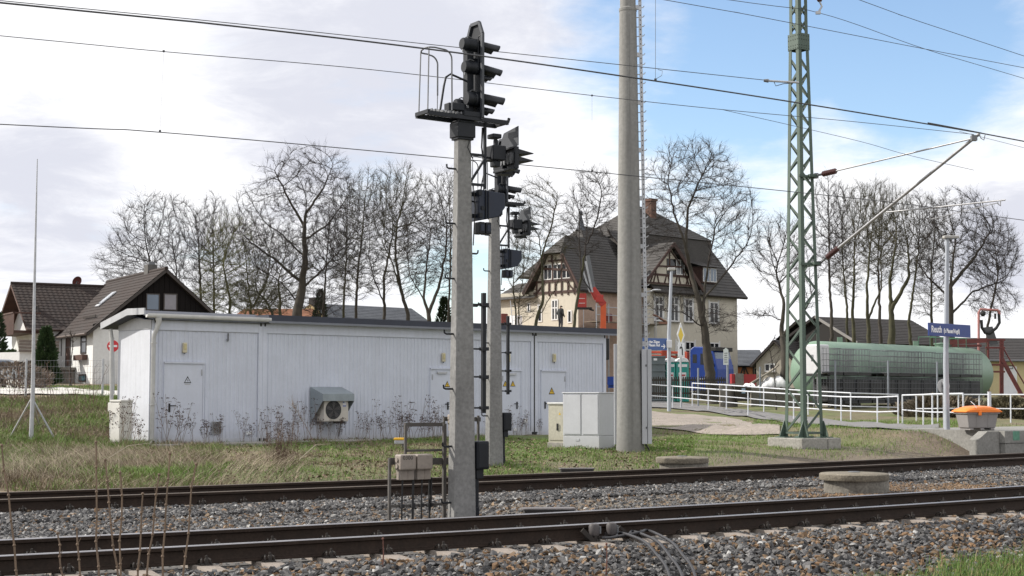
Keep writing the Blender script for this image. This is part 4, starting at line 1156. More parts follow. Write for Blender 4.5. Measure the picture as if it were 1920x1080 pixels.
for j in range(5):
    b = MB(fr); a = 2 * math.pi * j / 5; vs = [(cxx, -.507, czz), (cxx + .22 * math.cos(a), -.507, czz + .22 * math.sin(a)), (cxx + .24 * math.cos(a + .5), -.513, czz + .24 * math.sin(a + .5)), (cxx + .1 * math.cos(a + .7), -.511, czz + .1 * math.sin(a + .7))]; b.prism(vs, (0, -.006, 0)); b.build('fan_blade', mat('fan_dark', (.055, .05, .05), .5, .2), fan)
for k in range(1, 7):
    b = MB(fr); r = .04 * k; b.tube([(cxx + r * math.cos(2 * math.pi * j / 20), -.525, czz + r * math.sin(2 * math.pi * j / 20)) for j in range(21)], .003, 4, cap=False); b.build('grille_ring', M_GALV_D, fan)
b = MB(fr); b.cbox((a1 - .14, -.503, z0 + .60), (.12, .006, .16)); b.build('rating_label', mat('label_white', (.6, .6, .64), .4, .1), un)
b = MB(fr); b.cbox((a1 - .14, -.507, z0 + .54), (.11, .003, .03)); b.build('label_print', mat('label_blue', (.05, .09, .3), .4, .1), un)
b = MB(fr); b.cbox((a1 - .17, -.507, z0 + .64), (.05, .003, .03)); b.build('label_print', mat('label_blue', (.05, .09, .3), .4, .1), un)
b = MB(fr); b.box((a0 + .05, -.55, z0 + .06), (a0 + .1, -.0, z0 + .118)); b.box((a1 - .15, -.55, z0 + .06), (a1 - .1, 0, z0 + .118)); b.tube([(a1 - .03, -.2, z0 + .2), (a1 + .02, -.1, z0 + .0), (a1, -.05, z0 - .3)], .018, 6); b.build('wall_bracket', M_GALV_D, hood)

# ------------------------------------------------------------------ cabinets
def cab_thing(name, c, label, cat, group=None): return thing(name, c, label, cat, group)
def gz(x, Y): X = P(x, 738, Y).x; return Vector((X, Y, tz(X, Y)))
c = gz(1053, 37.0); fr2 = frame(c, (.85, -.53, 0), (.53, .85, 0))
M_CONCB = dirt_mat('cabinet_concrete', (.47, .45, .37), (.27, .25, .19), .85, 0, .4, .5, 2.2, .1, bump=.15)
th = cab_thing('cable_cabinet', c, 'short weathered beige cabinet with a small black handle by the round mast', 'cabinet', 'trackside cabinets')
b = MB(fr2); b.box((-.25, -.22, .0), (.25, .22, 1.03)); bd = b.build('body', M_CONCB, th, bevel=.012)
b = MB(fr2); b.box((-.275, -.245, 1.031), (.275, .245, 1.08)); b.build('lid', mat('cabinet_lid', (.56, .56, .54), .6, .1, 3), th, bevel=.012)
b = MB(fr2); b.box((-.27, -.24, -.3), (.27, .24, .10)); b.build('base', M_CONC_L, th, bevel=.01)
b = MB(fr2); b.box((-.22, -.232, .16), (.22, -.221, .99)); dr = b.build('door', M_CONCB, th)
b = MB(fr2); b.cbox((.02, -.245, .50), (.035, .03, .13)); b.cbox((.02, -.24, .42), (.05, .02, .05)); b.build('handle', M_BLACK, dr)
b = MB(fr2); b.prism([(.05, -.233, .78), (.11, -.233, .78), (.08, -.233, .84)], (0, -.003, 0)); b.build('warning_triangle', MATS['sign_yellow'], dr)
c = gz(1104, 36.6); fr2 = frame(c, (.85, -.53, 0), (.53, .85, 0))
M_CABG = dirt_mat('cabinet_grey', (.49, .50, .53), (.36, .36, .35), .5, 0, .4, .18, 2.2, .03)
th = cab_thing('equipment_cabinet', c, 'wide pale grey metal cabinet between beige cabinet and round mast', 'cabinet', 'trackside cabinets')
for xa, xb in ((-.50, .02), (.022, .5)):
    b = MB(fr2); b.box((xa, -.40, .30), (xb, .40, 1.32)); bd = b.build('body', M_CABG, th, bevel=.01)
    b = MB(fr2); b.box((xa + .03, -.412, .34), (xb - .03, -.401, 1.29)); b.build('door', M_CABG, bd)
b = MB(fr2); b.box((-.5, -.395, -.3), (.5, .395, .297)); b.build('base', M_CABG, th, bevel=.01)
b = MB(fr2); b.box((-.52, -.42, 1.322), (.52, .42, 1.35)); b.build('top_cover', M_CABG, th, bevel=.01)
b = MB(fr2); b.cbox((-.1, -.40, .2), (.1, .01, .05)); b.build('rating_plate', M_GALV, th)
c = gz(226, 37.0); fr2 = frame(c, (.78, -.62, 0), (.62, .78, 0))
M_CABWH = dirt_mat('cabinet_white', (.60, .59, .56), (.32, .30, .25), .75, 0, .5, .35, 2.2, .06)
th = cab_thing('meter_cabinet', c, 'white cabinet with a side box beside the cabin end wall', 'cabinet', 'trackside cabinets')
b = MB(fr2); b.box((-.20, -.14, .0), (.22, .2, 1.08)); b.build('body', M_CABWH, th, bevel=.012)
b = MB(fr2); b.box((-.22, -.16, 1.081), (.24, .22, 1.13)); b.build('lid', M_CABWH, th, bevel=.012)
b = MB(fr2); b.box((-.16, -.152, .1), (.18, -.141, 1.03)); b.build('door', M_CABWH, th)
b = MB(fr2); b.box((-.44, -.05, .84), (-.202, .2, 1.06)); b.prism([(-.40, .0, .84), (-.202, .0, .84), (-.202, .0, .74)], (0, .15, 0)); b.build('side_box', M_CABWH, th, bevel=.01)
b = MB(fr2); b.tube([(-.25, .08, .8), (-.25, .08, -.2)], .03, 8); b.build('conduit', M_GALV, th)
b = MB(fr2); b.box((-.19, -.13, -.3), (.21, .19, -.003)); b.build('base', M_CONC_L, th)

# antenna pole on a tripod
c = gz(60, 38.0); top = P(70, 298, 38.0)
th = thing('antenna_pole', c, 'thin tall grey pole on a tripod left of the cabin', 'pole')
b = MB(); b.tube([c - UP * .2, Vector((c.x + .02, c.y, 1.4)), Vector(((c.x + top.x) / 2, c.y, 4.2)), top], [.06, .055, .035, .012], 8); b.build('pole', M_GALV, th, smooth=50)
for x, y, Y in ((16, 822, 37.2), (106, 826, 37.0), (75, 800, 39.5)):
    f_ = GT(x, y); b = MB(); b.tube([Vector((c.x, c.y, P(60, 746, 38).z)), f_ - UP * .05], .024, 6); b.build('tripod_leg', M_GALV, th)
    b = MB(); b.cbox(f_, (.45, .3, .08)); b.build('foot_slab', M_CONC_L, th)

# ------------------------------------------------------------------ railings
M_RAILING = mat('railing_paint', (.56, .58, .62), .5, .1, 5, fine=.1)
def railing(pts, label, two=True, bend_first=False, rail2=.52, bend_last=False, r=.027):
    """pts: (x, y_top, y_foot, height) of each post"""
    W_ = []
    for (x, yt, yb, h) in pts:
        # distance from the post's height in the picture
        lo, hi = 20.0, 160.0
        for _ in range(50):
            m = (lo + hi) / 2
            if P(x, yt, m).z - P(x, yb, m).z > h: hi = m
            else: lo = m
        W_.append((P(x, yt, m), P(x, yb, m)))
    th = thing('railing', W_[0][1], label, 'railing', 'white tube railings along the path')
    for i, (t_, f_) in enumerate(W_):
        b = MB(); b.tube([f_ - UP * .35, t_ - UP * .01], r, 7); b.build('post', M_RAILING, th, smooth=50)
    tops = [t_ for t_, f_ in W_]
    b = MB(); pl = list(tops)
    b.tube(pl, r, 8); b.build('handrail', M_RAILING, th, smooth=50)
    b = MB(); b.tube([t_ + (f_ - t_) * rail2 for t_, f_ in W_], r * .8, 7); b.build('lower_rail', M_RAILING, th, smooth=50)
    return W_
railing([(1200, 720, 760, 1.0), (1261, 724, 764, 1.0), (1328, 729, 771, 1.0), (1402.5, 734, 780, 1.0), (1488, 739, 787, 1.0), (1577, 744, 794, 1.0), (1645, 745, 798, 1.0), (1684, 743, 797, 1.0)], 'white railing on the near side of the sloping path, starting behind the blue direction sign')
railing([(1298, 718.5, 757, 1.0), (1362, 722, 764, 1.0), (1432, 727, 771, 1.0), (1515, 733, 778, 1.0), (1595, 737, 785, 1.0), (1684, 740, 786, 1.0)], 'white railing on the far side of the sloping path, ending at the tank cages')
railing([(1692, 741, 794, 1.0), (1731, 740, 801, 1.1), (1748, 739, 804, 1.1), (1806, 738, 806, 1.1)], 'white railing beside the station name sign in front of the orange bin')
railing([(1718, 741, 790, 1.0), (1758, 740, 790, 1.0), (1797, 740, 790, 1.0), (1836, 740, 790, 1.0), (1895, 740, 791, 1.0), (1990, 740, 792, 1.0)], 'long white railing behind the orange lidded bin')
for x, yt, yb in ((1855, 735, 806),):
    b0, t0 = P(x, yb, 39.6), P(x, yt, 39.6)
    th = thing('bollard_post', b0, 'single white post standing in front of the orange lidded bin', 'post')
    b = MB(); b.tube([b0 - UP * .3, t0], .05, 8); b.build('post', M_RAILING, th, smooth=50)
    b = MB(); b.tube([t0, t0 + UP * .015], .054, 8); b.build('cap', M_GALV, th)

# ------------------------------------------------------------------ platform end, bin, station sign
M_PLAT = mat('platform_concrete', (.22, .215, .20), .92, .18, 2, .4, fine=.15)
e0 = G(1884, 808, .51); ds, dd_ = sd_of(e0.x, e0.y)
th = thing('platform', e0, 'concrete platform end with edge blocks and paved top', 'platform')
fr2 = frame((e0.x, e0.y, 0), T, NV)
b = MB(fr2); b.box((.0, .35, -.5), (34, 3.4, .505)); b.build('paving', M_PLAT, th)
for i in range(14):
    b = MB(fr2); b.box((-.0 + i * 1.0, 0, .20), (.985 + i * 1.0, .345, .51)); b.build('edge_block', M_PLAT, th, bevel=.012)
    b = MB(fr2); b.box((.03 + i * 1.0, .02, -.6), (1.015 + i * 1.0, .33, .196)); b.build('foundation_block', M_PLAT, th, bevel=.012)
b = MB(fr2); b.prism([(-.015, .16, -.5), (-.015, .16, .50), (-.45, .16, .50), (-.8, .16, .30), (-.8, .16, -.5)], (0, .28, 0)); b.build('wing_wall', M_PLAT, th)
b = MB(fr2); b.box((.30, -.004, .27), (.55, -.001, .50)); b.build('green_stain', mat('green_paint_mark', (.10, .24, .17), .8, .3, 12), th)
th = None
bz = .565
c = P(1832, 806, 38.2); c.z = P(1832, 806, 38.2).z
M_BIN = mat('bin_grey_plastic', (.25, .235, .23), .6, .08, 3, fine=.05)
M_ORANGE = mat('bin_orange_plastic', (.85, .21, .02), .4, .06, 2)
th = thing('grit_bin', c, 'grey grit bin with an orange lid standing on the platform', 'grit bin')
fr2 = frame(c, Vector((.97, .24, 0)).normalized() * .82, Vector((-.24, .97, 0)).normalized() * .82, (0, 0, .97))
b = MB(fr2); q0 = [(-.46, -.30), (.46, -.30), (.46, .30), (-.46, .30)]; q1 = [(-.54, -.36), (.54, -.36), (.54, .36), (-.54, .36)]
vs = [(x, y, .05) for x, y in q0] + [(x, y, .44) for x, y in q1]; b.add(vs, [(3, 2, 1, 0), (4, 5, 6, 7), (0, 1, 5, 4), (1, 2, 6, 5), (2, 3, 7, 6), (3, 0, 4, 7)]); b.build('tub', M_BIN, th, bevel=.025)
b = MB(fr2); b.box((-.58, -.40, .42), (.58, .40, .465)); b.build('tub_rim', M_BIN, th, bevel=.012)
for x in (-.36, .0, .36):
    b = MB(fr2); b.box((x - .06, -.31, -.0), (x + .06, .31, .049)); b.build('foot', M_BIN, th, bevel=.01)
for x in (-.2, .2):
    b = MB(fr2); b.prism([(x - .02, -.31, .06), (x + .02, -.31, .06), (x + .02, -.37, .42), (x - .02, -.37, .42)], (0, .02, 0)); b.build('rib', M_BIN, th)
b = MB(fr2); prof = [(-.62, .0), (-.60, .03), (-.50, .09), (-.3, .135), (0, .15), (.3, .135), (.5, .09), (.60, .03), (.62, 0)]
n = len(prof); vs = []
for y, k in ((-.44, .35), (-.40, .75), (-.2, 1), (.2, 1), (.40, .75), (.44, .35)):
    vs += [(x, y, .47 + .015 + z * k) for x, z in prof]
fs = []
for r_ in range(5):
    for j in range(n - 1): fs.append((r_ * n + j, r_ * n + j + 1, (r_ + 1) * n + j + 1, (r_ + 1) * n + j))
b.add(vs, fs); b.add(vs[:n], [tuple(range(n))]); b.box((-.62, -.44, .466), (.62, .44, .487)); ld = b.build('lid', M_ORANGE, th, smooth=35)
b = MB(fr2); b.cbox((-.16, -.455, .44), (.11, .04, .12)); b.build('lid_handle', M_ORANGE, ld, bevel=.015)
b = MB(fr2); b.tube([(-.2, -.42, .5), (-.3, -.38, .66), (-.38, -.3, .75)], .012, 5); b.build('cord', M_WHITE, th)

spole = P(1776, 806, 39.0)
th = thing('station_sign', spole, 'blue station name board on a lamp post above the railing', 'station sign')
tp = P(1776, 449, 39.0)
b = MB(); b.tube([spole - UP * .3, Vector((spole.x, spole.y, 2.2)), tp], [.075, .072, .05], 10); b.build('lamp_post', mat('post_grey', (.36, .385, .43), .5, .1, 3), th, smooth=50)
b = MB(); b.cbox(tp + Vector((.09, -.02, .06)), (.40, .2, .075)); lh = b.build('lamp_head', mat('lamp_shell', (.40, .39, .37), .5, .1), th, bevel=.02)
b = MB(); b.cbox(tp + Vector((.1, -.02, .018)), (.30, .15, .012)); b.build('lens', M_GLASS_SKY, lh)
a, e = P(1741.5, 620, 37.9), P(1820, 625, 39.35)
ex = (e - a); ex.z = 0; wlen = ex.length; ex.normalize(); ez = Vector((ex.y, -ex.x, 0))
zc = (P(1741.5, 606, 37.9).z + P(1741.5, 628, 37.9).z) / 2
fr2 = frame((a.x, a.y, zc), ex, UP, ez)
M_SIGNB = mat('sign_blue', (.018, .045, .21), .45, .06, 2)
M_LETTER = mat('sign_white_print', (.80, .81, .84), .5, .03)
hh = .165
b = MB(fr2); b.box((0, -hh, -.03), (wlen, hh, .0)); sb = b.build('name_board', M_SIGNB, th, bevel=.006)
text('Reuth', .235, fr2 @ frame((wlen * .055, -.07, .004), (1, 0, 0), (0, 1, 0), (0, 0, 1)), M_LETTER, sb, 'station_name', depth=.001, sx=.92, bold=.006)
text('(b Plauen/Vogtl)', .155, fr2 @ frame((wlen * .345, -.07, .004), (1, 0, 0), (0, 1, 0), (0, 0, 1)), M_LETTER, sb, 'station_name', depth=.001, sx=.80, bold=.005)
# round sign seen from behind
c = P(1770, 724, 40.5); f_ = P(1771, 808, 40.5)
th = thing('round_sign', f_, 'round traffic sign seen from its grey back beside the lamp post', 'sign')
b = MB(); b.tube([f_ - UP * .3, c + UP * .2 * 0 + UP * .12], .038, 8); b.build('post', M_GALV, th, smooth=50)
b = MB(frame(c + Vector((0, .05, 0)), Vector((.95, .31, 0)).normalized(), UP, Vector((.31, -.95, 0)).normalized())); b.lathe([(.19, -.006), (.195, 0), (.19, .006)], 28); b.build('disc', mat('sign_back', (.45, .45, .45), .45, .1, 3, metal=.3), th, smooth=40)
b = MB(); b.cbox(c, (.1, .05, .05)); b.build('clamp', M_GALV_D, th)

# ------------------------------------------------------------------ direction sign, lamp post, road signs
lp = P(1254.5, 765, 66.0)
th = thing('lamp_post', lp, 'slim grey lamp post carrying the blue direction board', 'lamp post')
tp = P(1259, 507, 66.0)
b = MB(); b.tube([lp - UP * .3, Vector((lp.x + .02, lp.y, 4)), tp], [.09, .085, .06], 10); b.build('post', MATS['post_grey'], th, smooth=50)
b = MB(); b.cbox(tp + UP * .06, (.34, .3, .12)); b.build('lamp_head', MATS['lamp_shell'], th, bevel=.03)
b = MB(); b.cbox(P(1254.5, 645, 65.8), (.24, .2, .34)); b.build('clamp_box', mat('clamp_white', (.62, .63, .66), .5, .05), th, bevel=.02)
a, e = P(1180, 646, 64.9), P(1251, 646, 65.8)
ex = (e - a); ex.z = 0; wlen = ex.length; ex.normalize(); ez = Vector((ex.y, -ex.x, 0))
zt, zb = P(1250, 634.5, 65.8).z, P(1250, 657, 65.8).z
fr2 = frame((a.x, a.y, zb), ex, UP, ez); hgt = zt - zb
th = thing('direction_sign', e, 'blue direction board with white lettering and an arrow to the trains', 'direction sign')
b = MB(fr2); b.box((0, 0, -.06), (wlen, hgt, 0)); sb = b.build('board', mat('direction_blue', (.06, .115, .29), .5, .08, 2), th, bevel=.008)
text('zu den Zügen', .16, fr2 @ frame((wlen * .80, hgt * .60, .004), (1, 0, 0), (0, 1, 0), (0, 0, 1)), M_LETTER, sb, 'lettering', 'RIGHT', depth=.001, sx=.8, bold=.006)
text('Richtung Plauen Hof', .16, fr2 @ frame((wlen * .80, hgt * .32, .004), (1, 0, 0), (0, 1, 0), (0, 0, 1)), M_LETTER, sb, 'lettering', 'RIGHT', depth=.001, sx=.8, bold=.006)
b = MB(fr2); x0, yy = wlen * .84, hgt * .33
b.box((x0, yy - .02, .002), (x0 + .17, yy + .02, .006))
b.prism([(x0 + .10, yy + .10, .002), (x0 + .14, yy + .10, .002), (x0 + .215, yy + .0, .002), (x0 + .14, yy - .10, .002), (x0 + .10, yy - .10, .002), (x0 + .16, yy, .002)], (0, 0, .005))
b.build('arrow', M_LETTER, sb)
pb = P(1277, 752, 70)
th = thing('priority_sign', pb, 'yellow diamond priority sign above a white plate on a post', 'road sign')
b = MB(); b.tube([pb - UP * .3, P(1275.5, 618, 70)], .045, 8); b.build('post', M_GALV, th, smooth=50)
exs = Vector((.60, .80, 0)); ezs = Vector((.80, -.60, 0))
c = P(1274, 628, 69.9); fr2 = frame(c + ezs * .06, exs, UP, ezs)
for r_, z_, m_, nm in ((.36, 0, M_WHITE, 'diamond_plate'), (.225, .012, mat('sign_yellow_print', (.72, .52, .05), .5, .04), 'yellow_field')):
    b = MB(fr2); b.prism([(0, -r_ * 1.62, z_), (r_ * 1.0, 0, z_), (0, r_ * 1.62, z_), (-r_ * 1.0, 0, z_)], (0, 0, .01)); b.build(nm, m_, th)
c = P(1275, 656, 69.9); fr2 = frame(c + ezs * .06, exs, UP, ezs)
b = MB(fr2); b.box((-.3, -.33, 0), (.3, .34, .012)); pt = b.build('additional_plate', M_WHITE, th)
b = MB(fr2); b.tube([(-.14, .06, .018), (-.06, .13, .018), (.04, .10, .018), (.08, -.02, .018), (.08, -.25, .018)], .035, 6); b.tube([(.0, .28, .018), (.0, .12, .018)], .014, 5); b.build('road_symbol', M_BLACK, pt)
# no-entry sign by the cabin end
c = P(212.5, 649, 52); f_ = gz(213, 52)
th = thing('no_entry_sign', f_, 'red and white no entry sign half hidden behind the cabin end', 'road sign')
b = MB(); b.tube([f_ - UP * .2, c + UP * .3], .035, 8); b.build('post', M_GALV, th)
fr2 = frame(c + Vector((0, -.05, 0)), (1, 0, 0), UP, (0, -1, 0))
b = MB(fr2); b.lathe([(.20, 0), (.205, .006), (.20, .012)], 24); b.build('disc', mat('sign_red', (.52, .02, .03), .45, .05), th)
b = MB(fr2); b.box((-.15, -.035, .013), (.15, .035, .018)); b.build('white_bar', M_WHITE, th)

# ------------------------------------------------------------------ green storage tank, cages, filling gantry
TC = [P(1530, 700, 72), P(1817, 700, 83.5)]
r_t = 1.46
zc = 1.44 + (738 - 697) / FPX * 73
a, e = Vector((TC[0].x, TC[0].y, zc)), Vector((TC[1].x, TC[1].y, zc))
ex = (e - a).normalized(); ey = Vector((-ex.y, ex.x, 0)); Lt = (e - a).length
th = thing('storage_tank', Vector((a.x, a.y, zc - r_t)), 'long pale green cylindrical tank behind the wire cages', 'tank')
fr2 = frame(a, ey, UP, ex) 
M_TANK = dirt_mat('tank_green', (.175, .265, .195), (.11, .15, .115), .45, -2, -1.2, .3, 1.2, .04)
prof = [(.001, -.72), (.35, -.70), (.75, -.58), (1.08, -.38), (1.32, -.16), (1.43, -.03), (1.46, .05)]
full = prof + [(1.46, Lt * .25), (1.46, Lt * .5), (1.46, Lt * .75)] + [(r, Lt - z) for r, z in reversed(prof)]
b = MB(fr2); b.lathe(full, 48, cap=False); tk = b.build('shell', M_TANK, th, smooth=40)
for t_ in (.33, .66):
    b = MB(fr2); b.lathe([(1.462, Lt * t_ - .03), (1.468, Lt * t_ - .02), (1.468, Lt * t_ + .02), (1.462, Lt * t_ + .03)], 48, cap=False); b.build('weld_seam', M_TANK, tk, smooth=40)
for t_ in (.14, .62):
    b = MB(); o = a + ex * Lt * t_ + UP * (r_t - .02); b.cbox(o + UP * .12, (.25, .08, .28)); b.build('lifting_lug', M_TANK, th)
for t_ in (.12, .5, .88):
    o = a + ex * Lt * t_; b = MB(frame(o, ex, ey)); b.prism([(-.25, -1.2, -r_t - .35), (-.25, 1.2, -r_t - .35), (-.25, 1.0, -1.0), (-.25, -1.0, -1.0)], (.5, 0, 0)); b.build('saddle', M_CONC_L, th)
for t_ in (.70, .78, .86, .92):
    b = MB(); o = a + ex * Lt * t_ + UP * (r_t - .05) - ey * .5; b.tube([o, o + UP * .55], .02, 5); b.tube([o + ey, o + ey + UP * .55], .02, 5); b.tube([o + UP * .55, o + ey + UP * .55], .02, 5); b.build('walkway_rail', mat('rail_green', (.05, .13, .08), .5, .1), th)
b = MB(); o = a + ex * Lt * .8 + UP * (r_t - .1); b.lathe([(.35, 0), (.35, .22), (.42, .23), (.42, .28), (.1, .32)], 16, tuple(o)); b.build('manway', M_TANK, th, smooth=30)
# ladder hoops over the round end
for q in (-.25, .25):
    b = MB(fr2); b.tube([(1.5 * math.cos(R(t_)) * 0 + q, 1.5 * math.sin(R(t_)), Lt - .75 * math.sin(R(t_)) + .72 * math.cos(R(t_))) for t_ in range(90, -10, -10)], .02, 5); b.build('end_ladder', MATS['rail_green'], th)

def cage_parts(th, o, fx, full=False, h=1.24, w=1.15, dp=.95):
    f3 = frame(o, fx, Vector((-fx.y, fx.x, 0)))
    b = MB(f3); r = .010
    for y in (0, dp):
        for i in range(9): x = w * i / 8; b.tube([(x, y, .14), (x, y, h)], r, 4, cap=False)
        for k in range(5): z = .16 + (h - .17) * k / 4; b.tube([(0, y, z), (w, y, z)], r, 4, cap=False)
    for x in (0, w):
        for i in range(1, 6): y = dp * i / 6; b.tube([(x, y, .14), (x, y, h)], r, 4, cap=False)
        for k in range(5): z = .16 + (h - .17) * k / 4; b.tube([(x, 0, z), (x, dp, z)], r, 4, cap=False)
    b.build('wire_cage', M_GALV_D, th)
    b = MB(f3); 
    for i in range(3): b.box((0, i * (dp - .1) / 2, 0), (w, i * (dp - .1) / 2 + .1, .09))
    b.box((0, 0, .095), (w, dp, .13)); b.build('pallet', M_BLACK, th)
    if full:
        b = MB(f3); b.box((.06, .10, .131), (w - .06, dp - .06, h - .12)); b.build('shade_block', M_BLACK, th, bevel=.05)  # black box added inside to stand in for shade under the tank
proto = {}
row0 = a - ey * (r_t + 1.15); zg = .98
_q = (1556 - 960) / FPX * CP; row0 = row0 + ex * ((row0.y * _q - row0.x) / (ex.x - ex.y * _q))
step = 1.27; nC = 12
words = ['first', 'second', 'third', 'fourth', 'fifth', 'sixth', 'seventh', 'eighth', 'ninth', 'tenth', 'eleventh', 'twelfth']
for lev in (0, 1):
    for i in range(nC):
        if lev == 1 and i in (3, 8): continue
        o = row0 + ex * (i * step); o = Vector((o.x, o.y, zg + lev * 1.30))
        lab = f'empty wire cage pallet, {words[i]} from the lattice mast in the {"upper" if lev else "lower"} row'
        if lev not in proto:
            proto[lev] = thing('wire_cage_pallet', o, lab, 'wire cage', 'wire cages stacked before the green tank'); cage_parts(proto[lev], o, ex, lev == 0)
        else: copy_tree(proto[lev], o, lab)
o = row0 + ex * .1 + Vector((0, 0, 0)); zz = P(1540, 704, o.y).z
f3 = frame(Vector((P(1533, 700, o.y).x, o.y, zz)), Vector((.78, .62, 0)).normalized(), Vector((-.62, .78, 0)).normalized())
th = thing('liquid_container', f3.translation, 'white plastic liquid container in a frame at the end of the green tank', 'container')
b = MB(f3); b.box((0, 0, .06), (.85, .95, 1.42)); bb = b.build('bottle', mat('white_plastic', (.55, .55, .57), .45, .08, 3), th, bevel=.06)
b = MB(f3); b.box((-.02, -.02, -.02), (.87, .97, .058)); b.build('pallet', M_BLACK, th)
b = MB(f3); b.cbox((-.004, .3, .8), (.01, .14, .3)); b.build('label', M_GALV_D, bb)
for x, y in ((.05, .05), (.8, .05), (.05, .9), (.8, .9)):
    b = MB(f3); b.box((x - .03, y - .03, zg - zz - .2), (x + .03, y + .03, -.021)); b.build('support_leg', M_GALV_D, th)
# red filling gantry
M_RED = mat('rusty_red_paint', (.13, .028, .024), .6, .3, 4, fine=.15)
gY = 84.0
th = thing('filling_gantry', gz(1850, gY), 'rusty red filling gantry with black hose and stairs behind the tank', 'gantry')
def V(x, y, dY=0): return P(x, y, gY + dY)
b = MB(); b.tube([V(1835, 745), V(1835, 586), V(1838, 580), V(1872, 582)], .07, 8); b.tube([V(1872, 582), V(1874, 590)], .09, 8); b.build('gantry_pipe', mat('faded_red_pipe', (.32, .13, .12), .6, .2, 4), th, smooth=50)
b = MB(); b.tube([V(1873, 588), V(1874, 605), V(1868, 615), V(1856, 625), V(1847, 624), V(1841, 614), V(1840, 600)], .085, 8); b.sphere(V(1843, 588), .16); b.tube([V(1866, 588), V(1866, 598)], .06, 6); b.build('hose', M_BLACK, th, smooth=60)
b = MB(); b.prism([V(1843, 614), V(1861, 612), V(1872, 646), V(1857, 647)], (0, .05, 0)); b.build('mesh_panel', mat('mesh_panel_dark', (.08, .08, .085), .7, .2), th)
for x in (1853, 1876, 1880):
    b = MB(); b.beam(V(x, 745), V(x, 635), .09, .09); b.build('leg', M_RED, th)
for y in (637, 652, 684, 697):
    b = MB(); b.beam(V(1848, y), V(1884, y), .10, .10); b.beam(V(1848, y, 1.2), V(1884, y, 1.2), .1, .1); b.build('platform_beam', M_RED, th)
b = MB(); b.beam(V(1780, 642, -1), V(1850, 638, -1), .18, .25); b.beam(V(1785, 648, -1), V(1840, 648, -1), .1, .12); b.build('loading_arm', M_RED, th)
for dy in (0, 1.1):
    b = MB(); b.beam(V(1878, 672, dy), V(1925, 758, dy), .14, .2); b.build('stringer', M_RED, th)
    b = MB(); b.tube([V(1877, 645, dy), V(1892, 672, dy), V(1930, 735, dy)], .04, 6); b.build('stair_rail', M_RED, th)
for k in range(9):
    t_ = k / 9; p0, p1 = V(1878, 672, 0).lerp(V(1925, 758, 0), t_), V(1878, 672, 1.1).lerp(V(1925, 758, 1.1), t_); b = MB(); b.beam(p0, p1, .2, .04); b.build('tread', M_RED, th)

# ------------------------------------------------------------------ wooden fence, walls, clutter by the road
M_WOOD = mat('dark_fence_wood', (.038, .033, .026), .85, .3, 4, stretch=(1, 1, .2))
fa, fe = P(1222, 750, 76), P(1362, 752, 76)
th = thing('picket_fence', Vector((fa.x, 76, fa.z)), 'dark wooden picket fence before the turquoise toilets', 'fence')
n = 34; zt = P(1222, 706, 76).z; zb_ = P(1222, 748, 76).z
for i in range(n):
    t_ = i / (n - 1); x = fa.x + (fe.x - fa.x) * t_; hh = zt + rnd.uniform(-.03, .03)
    b = MB(); b.prism([(x - .035, 76, zb_), (x + .035, 76, zb_), (x + .035, 76, hh - .04), (x, 76, hh), (x - .035, 76, hh - .04)], (0, .025, 0)); b.build('picket', M_WOOD, th)
for z in (zb_ + .25, zt - .22):
    b = MB(); b.box((fa.x, 76.03, z), (fe.x, 76.08, z + .08)); b.build('rail', M_WOOD, th)
M_WALLC = mat('rough_wall_concrete', (.19, .175, .155), .95, .25, .8, .4, fine=.2)
for x0, x1, yt, Y, lab in ((1350, 1383, 719, 73, 'short rough concrete wall block at the end of the picket fence'), (1408, 1540, 727, 74, 'long rough concrete wall below the white tarpaulin')):
    p0, p1 = P(x0, yt, Y), P(x1, yt + 2, Y + .6); b = MB(frame(Vector((p0.x, p0.y, 0)), Vector((p1.x - p0.x, p1.y - p0.y, 0)).normalized(), (0, 1, 0)))
    L_ = (Vector((p1.x, p1.y, 0)) - Vector((p0.x, p0.y, 0))).length
    b.box((0, 0, -.1), (L_, .35, p0.z)); o = b.build('concrete_wall', M_WALLC, None, base=(p0.x, p0.y, .5), bevel=.02); tag(o, lab, 'wall', 'rough concrete walls')
c = P(1393, 752, 73); th = thing('wooden_planter', c, 'dark wooden tub with a pale blue tag between the concrete walls', 'tub')
b = MB(); b.add([(c.x - .32, 73, c.z), (c.x + .32, 73, c.z), (c.x + .32, 73.6, c.z), (c.x - .32, 73.6, c.z), (c.x - .42, 72.9, c.z + .75), (c.x + .42, 72.9, c.z + .75), (c.x + .42, 73.7, c.z + .75), (c.x - .42, 73.7, c.z + .75)], [(3, 2, 1, 0), (4, 5, 6, 7), (0, 1, 5, 4), (1, 2, 6, 5), (2, 3, 7, 6), (3, 0, 4, 7)]); b.build('tub', M_WOOD, th)
b = MB(); b.cbox((c.x + .02, 72.92, c.z + .5), (.18, .03, .25)); b.build('tag', mat('pale_blue', (.3, .4, .5), .6, .1), th)
def tarp(x, y, Y, w, h, label):
    c = P(x, y, Y); n, m = 18, 8; v = []; f = []
    for i in range(n):
        for j in range(m):
            u, q = i / (n - 1), j / (m - 1)
            hh = h * math.sin(math.pi * u) ** .6 * math.sin(math.pi * q) ** .5 * (1 + .12 * math.sin(u * 17 + q * 5) + .1 * math.sin(u * 7 + 2))
            v.append((c.x + (u - .5) * w, c.y + q * 1.6, c.z + hh + .04 * math.sin(u * 31 + q * 9)))
    for i in range(n - 1):
        for j in range(m - 1): f.append((i * m + j, (i + 1) * m + j, (i + 1) * m + j + 1, i * m + j + 1))
    b = MB(); b.add(v, f); o = b.build('tarpaulin', mat('tarp_white', (.66, .66, .66), .6, .06, 2), None, base=tuple(c), smooth=60); so = o.modifiers.new('thickness', 'SOLIDIFY'); so.thickness = .015
    tag(o, label, 'tarpaulin', 'white tarpaulins')
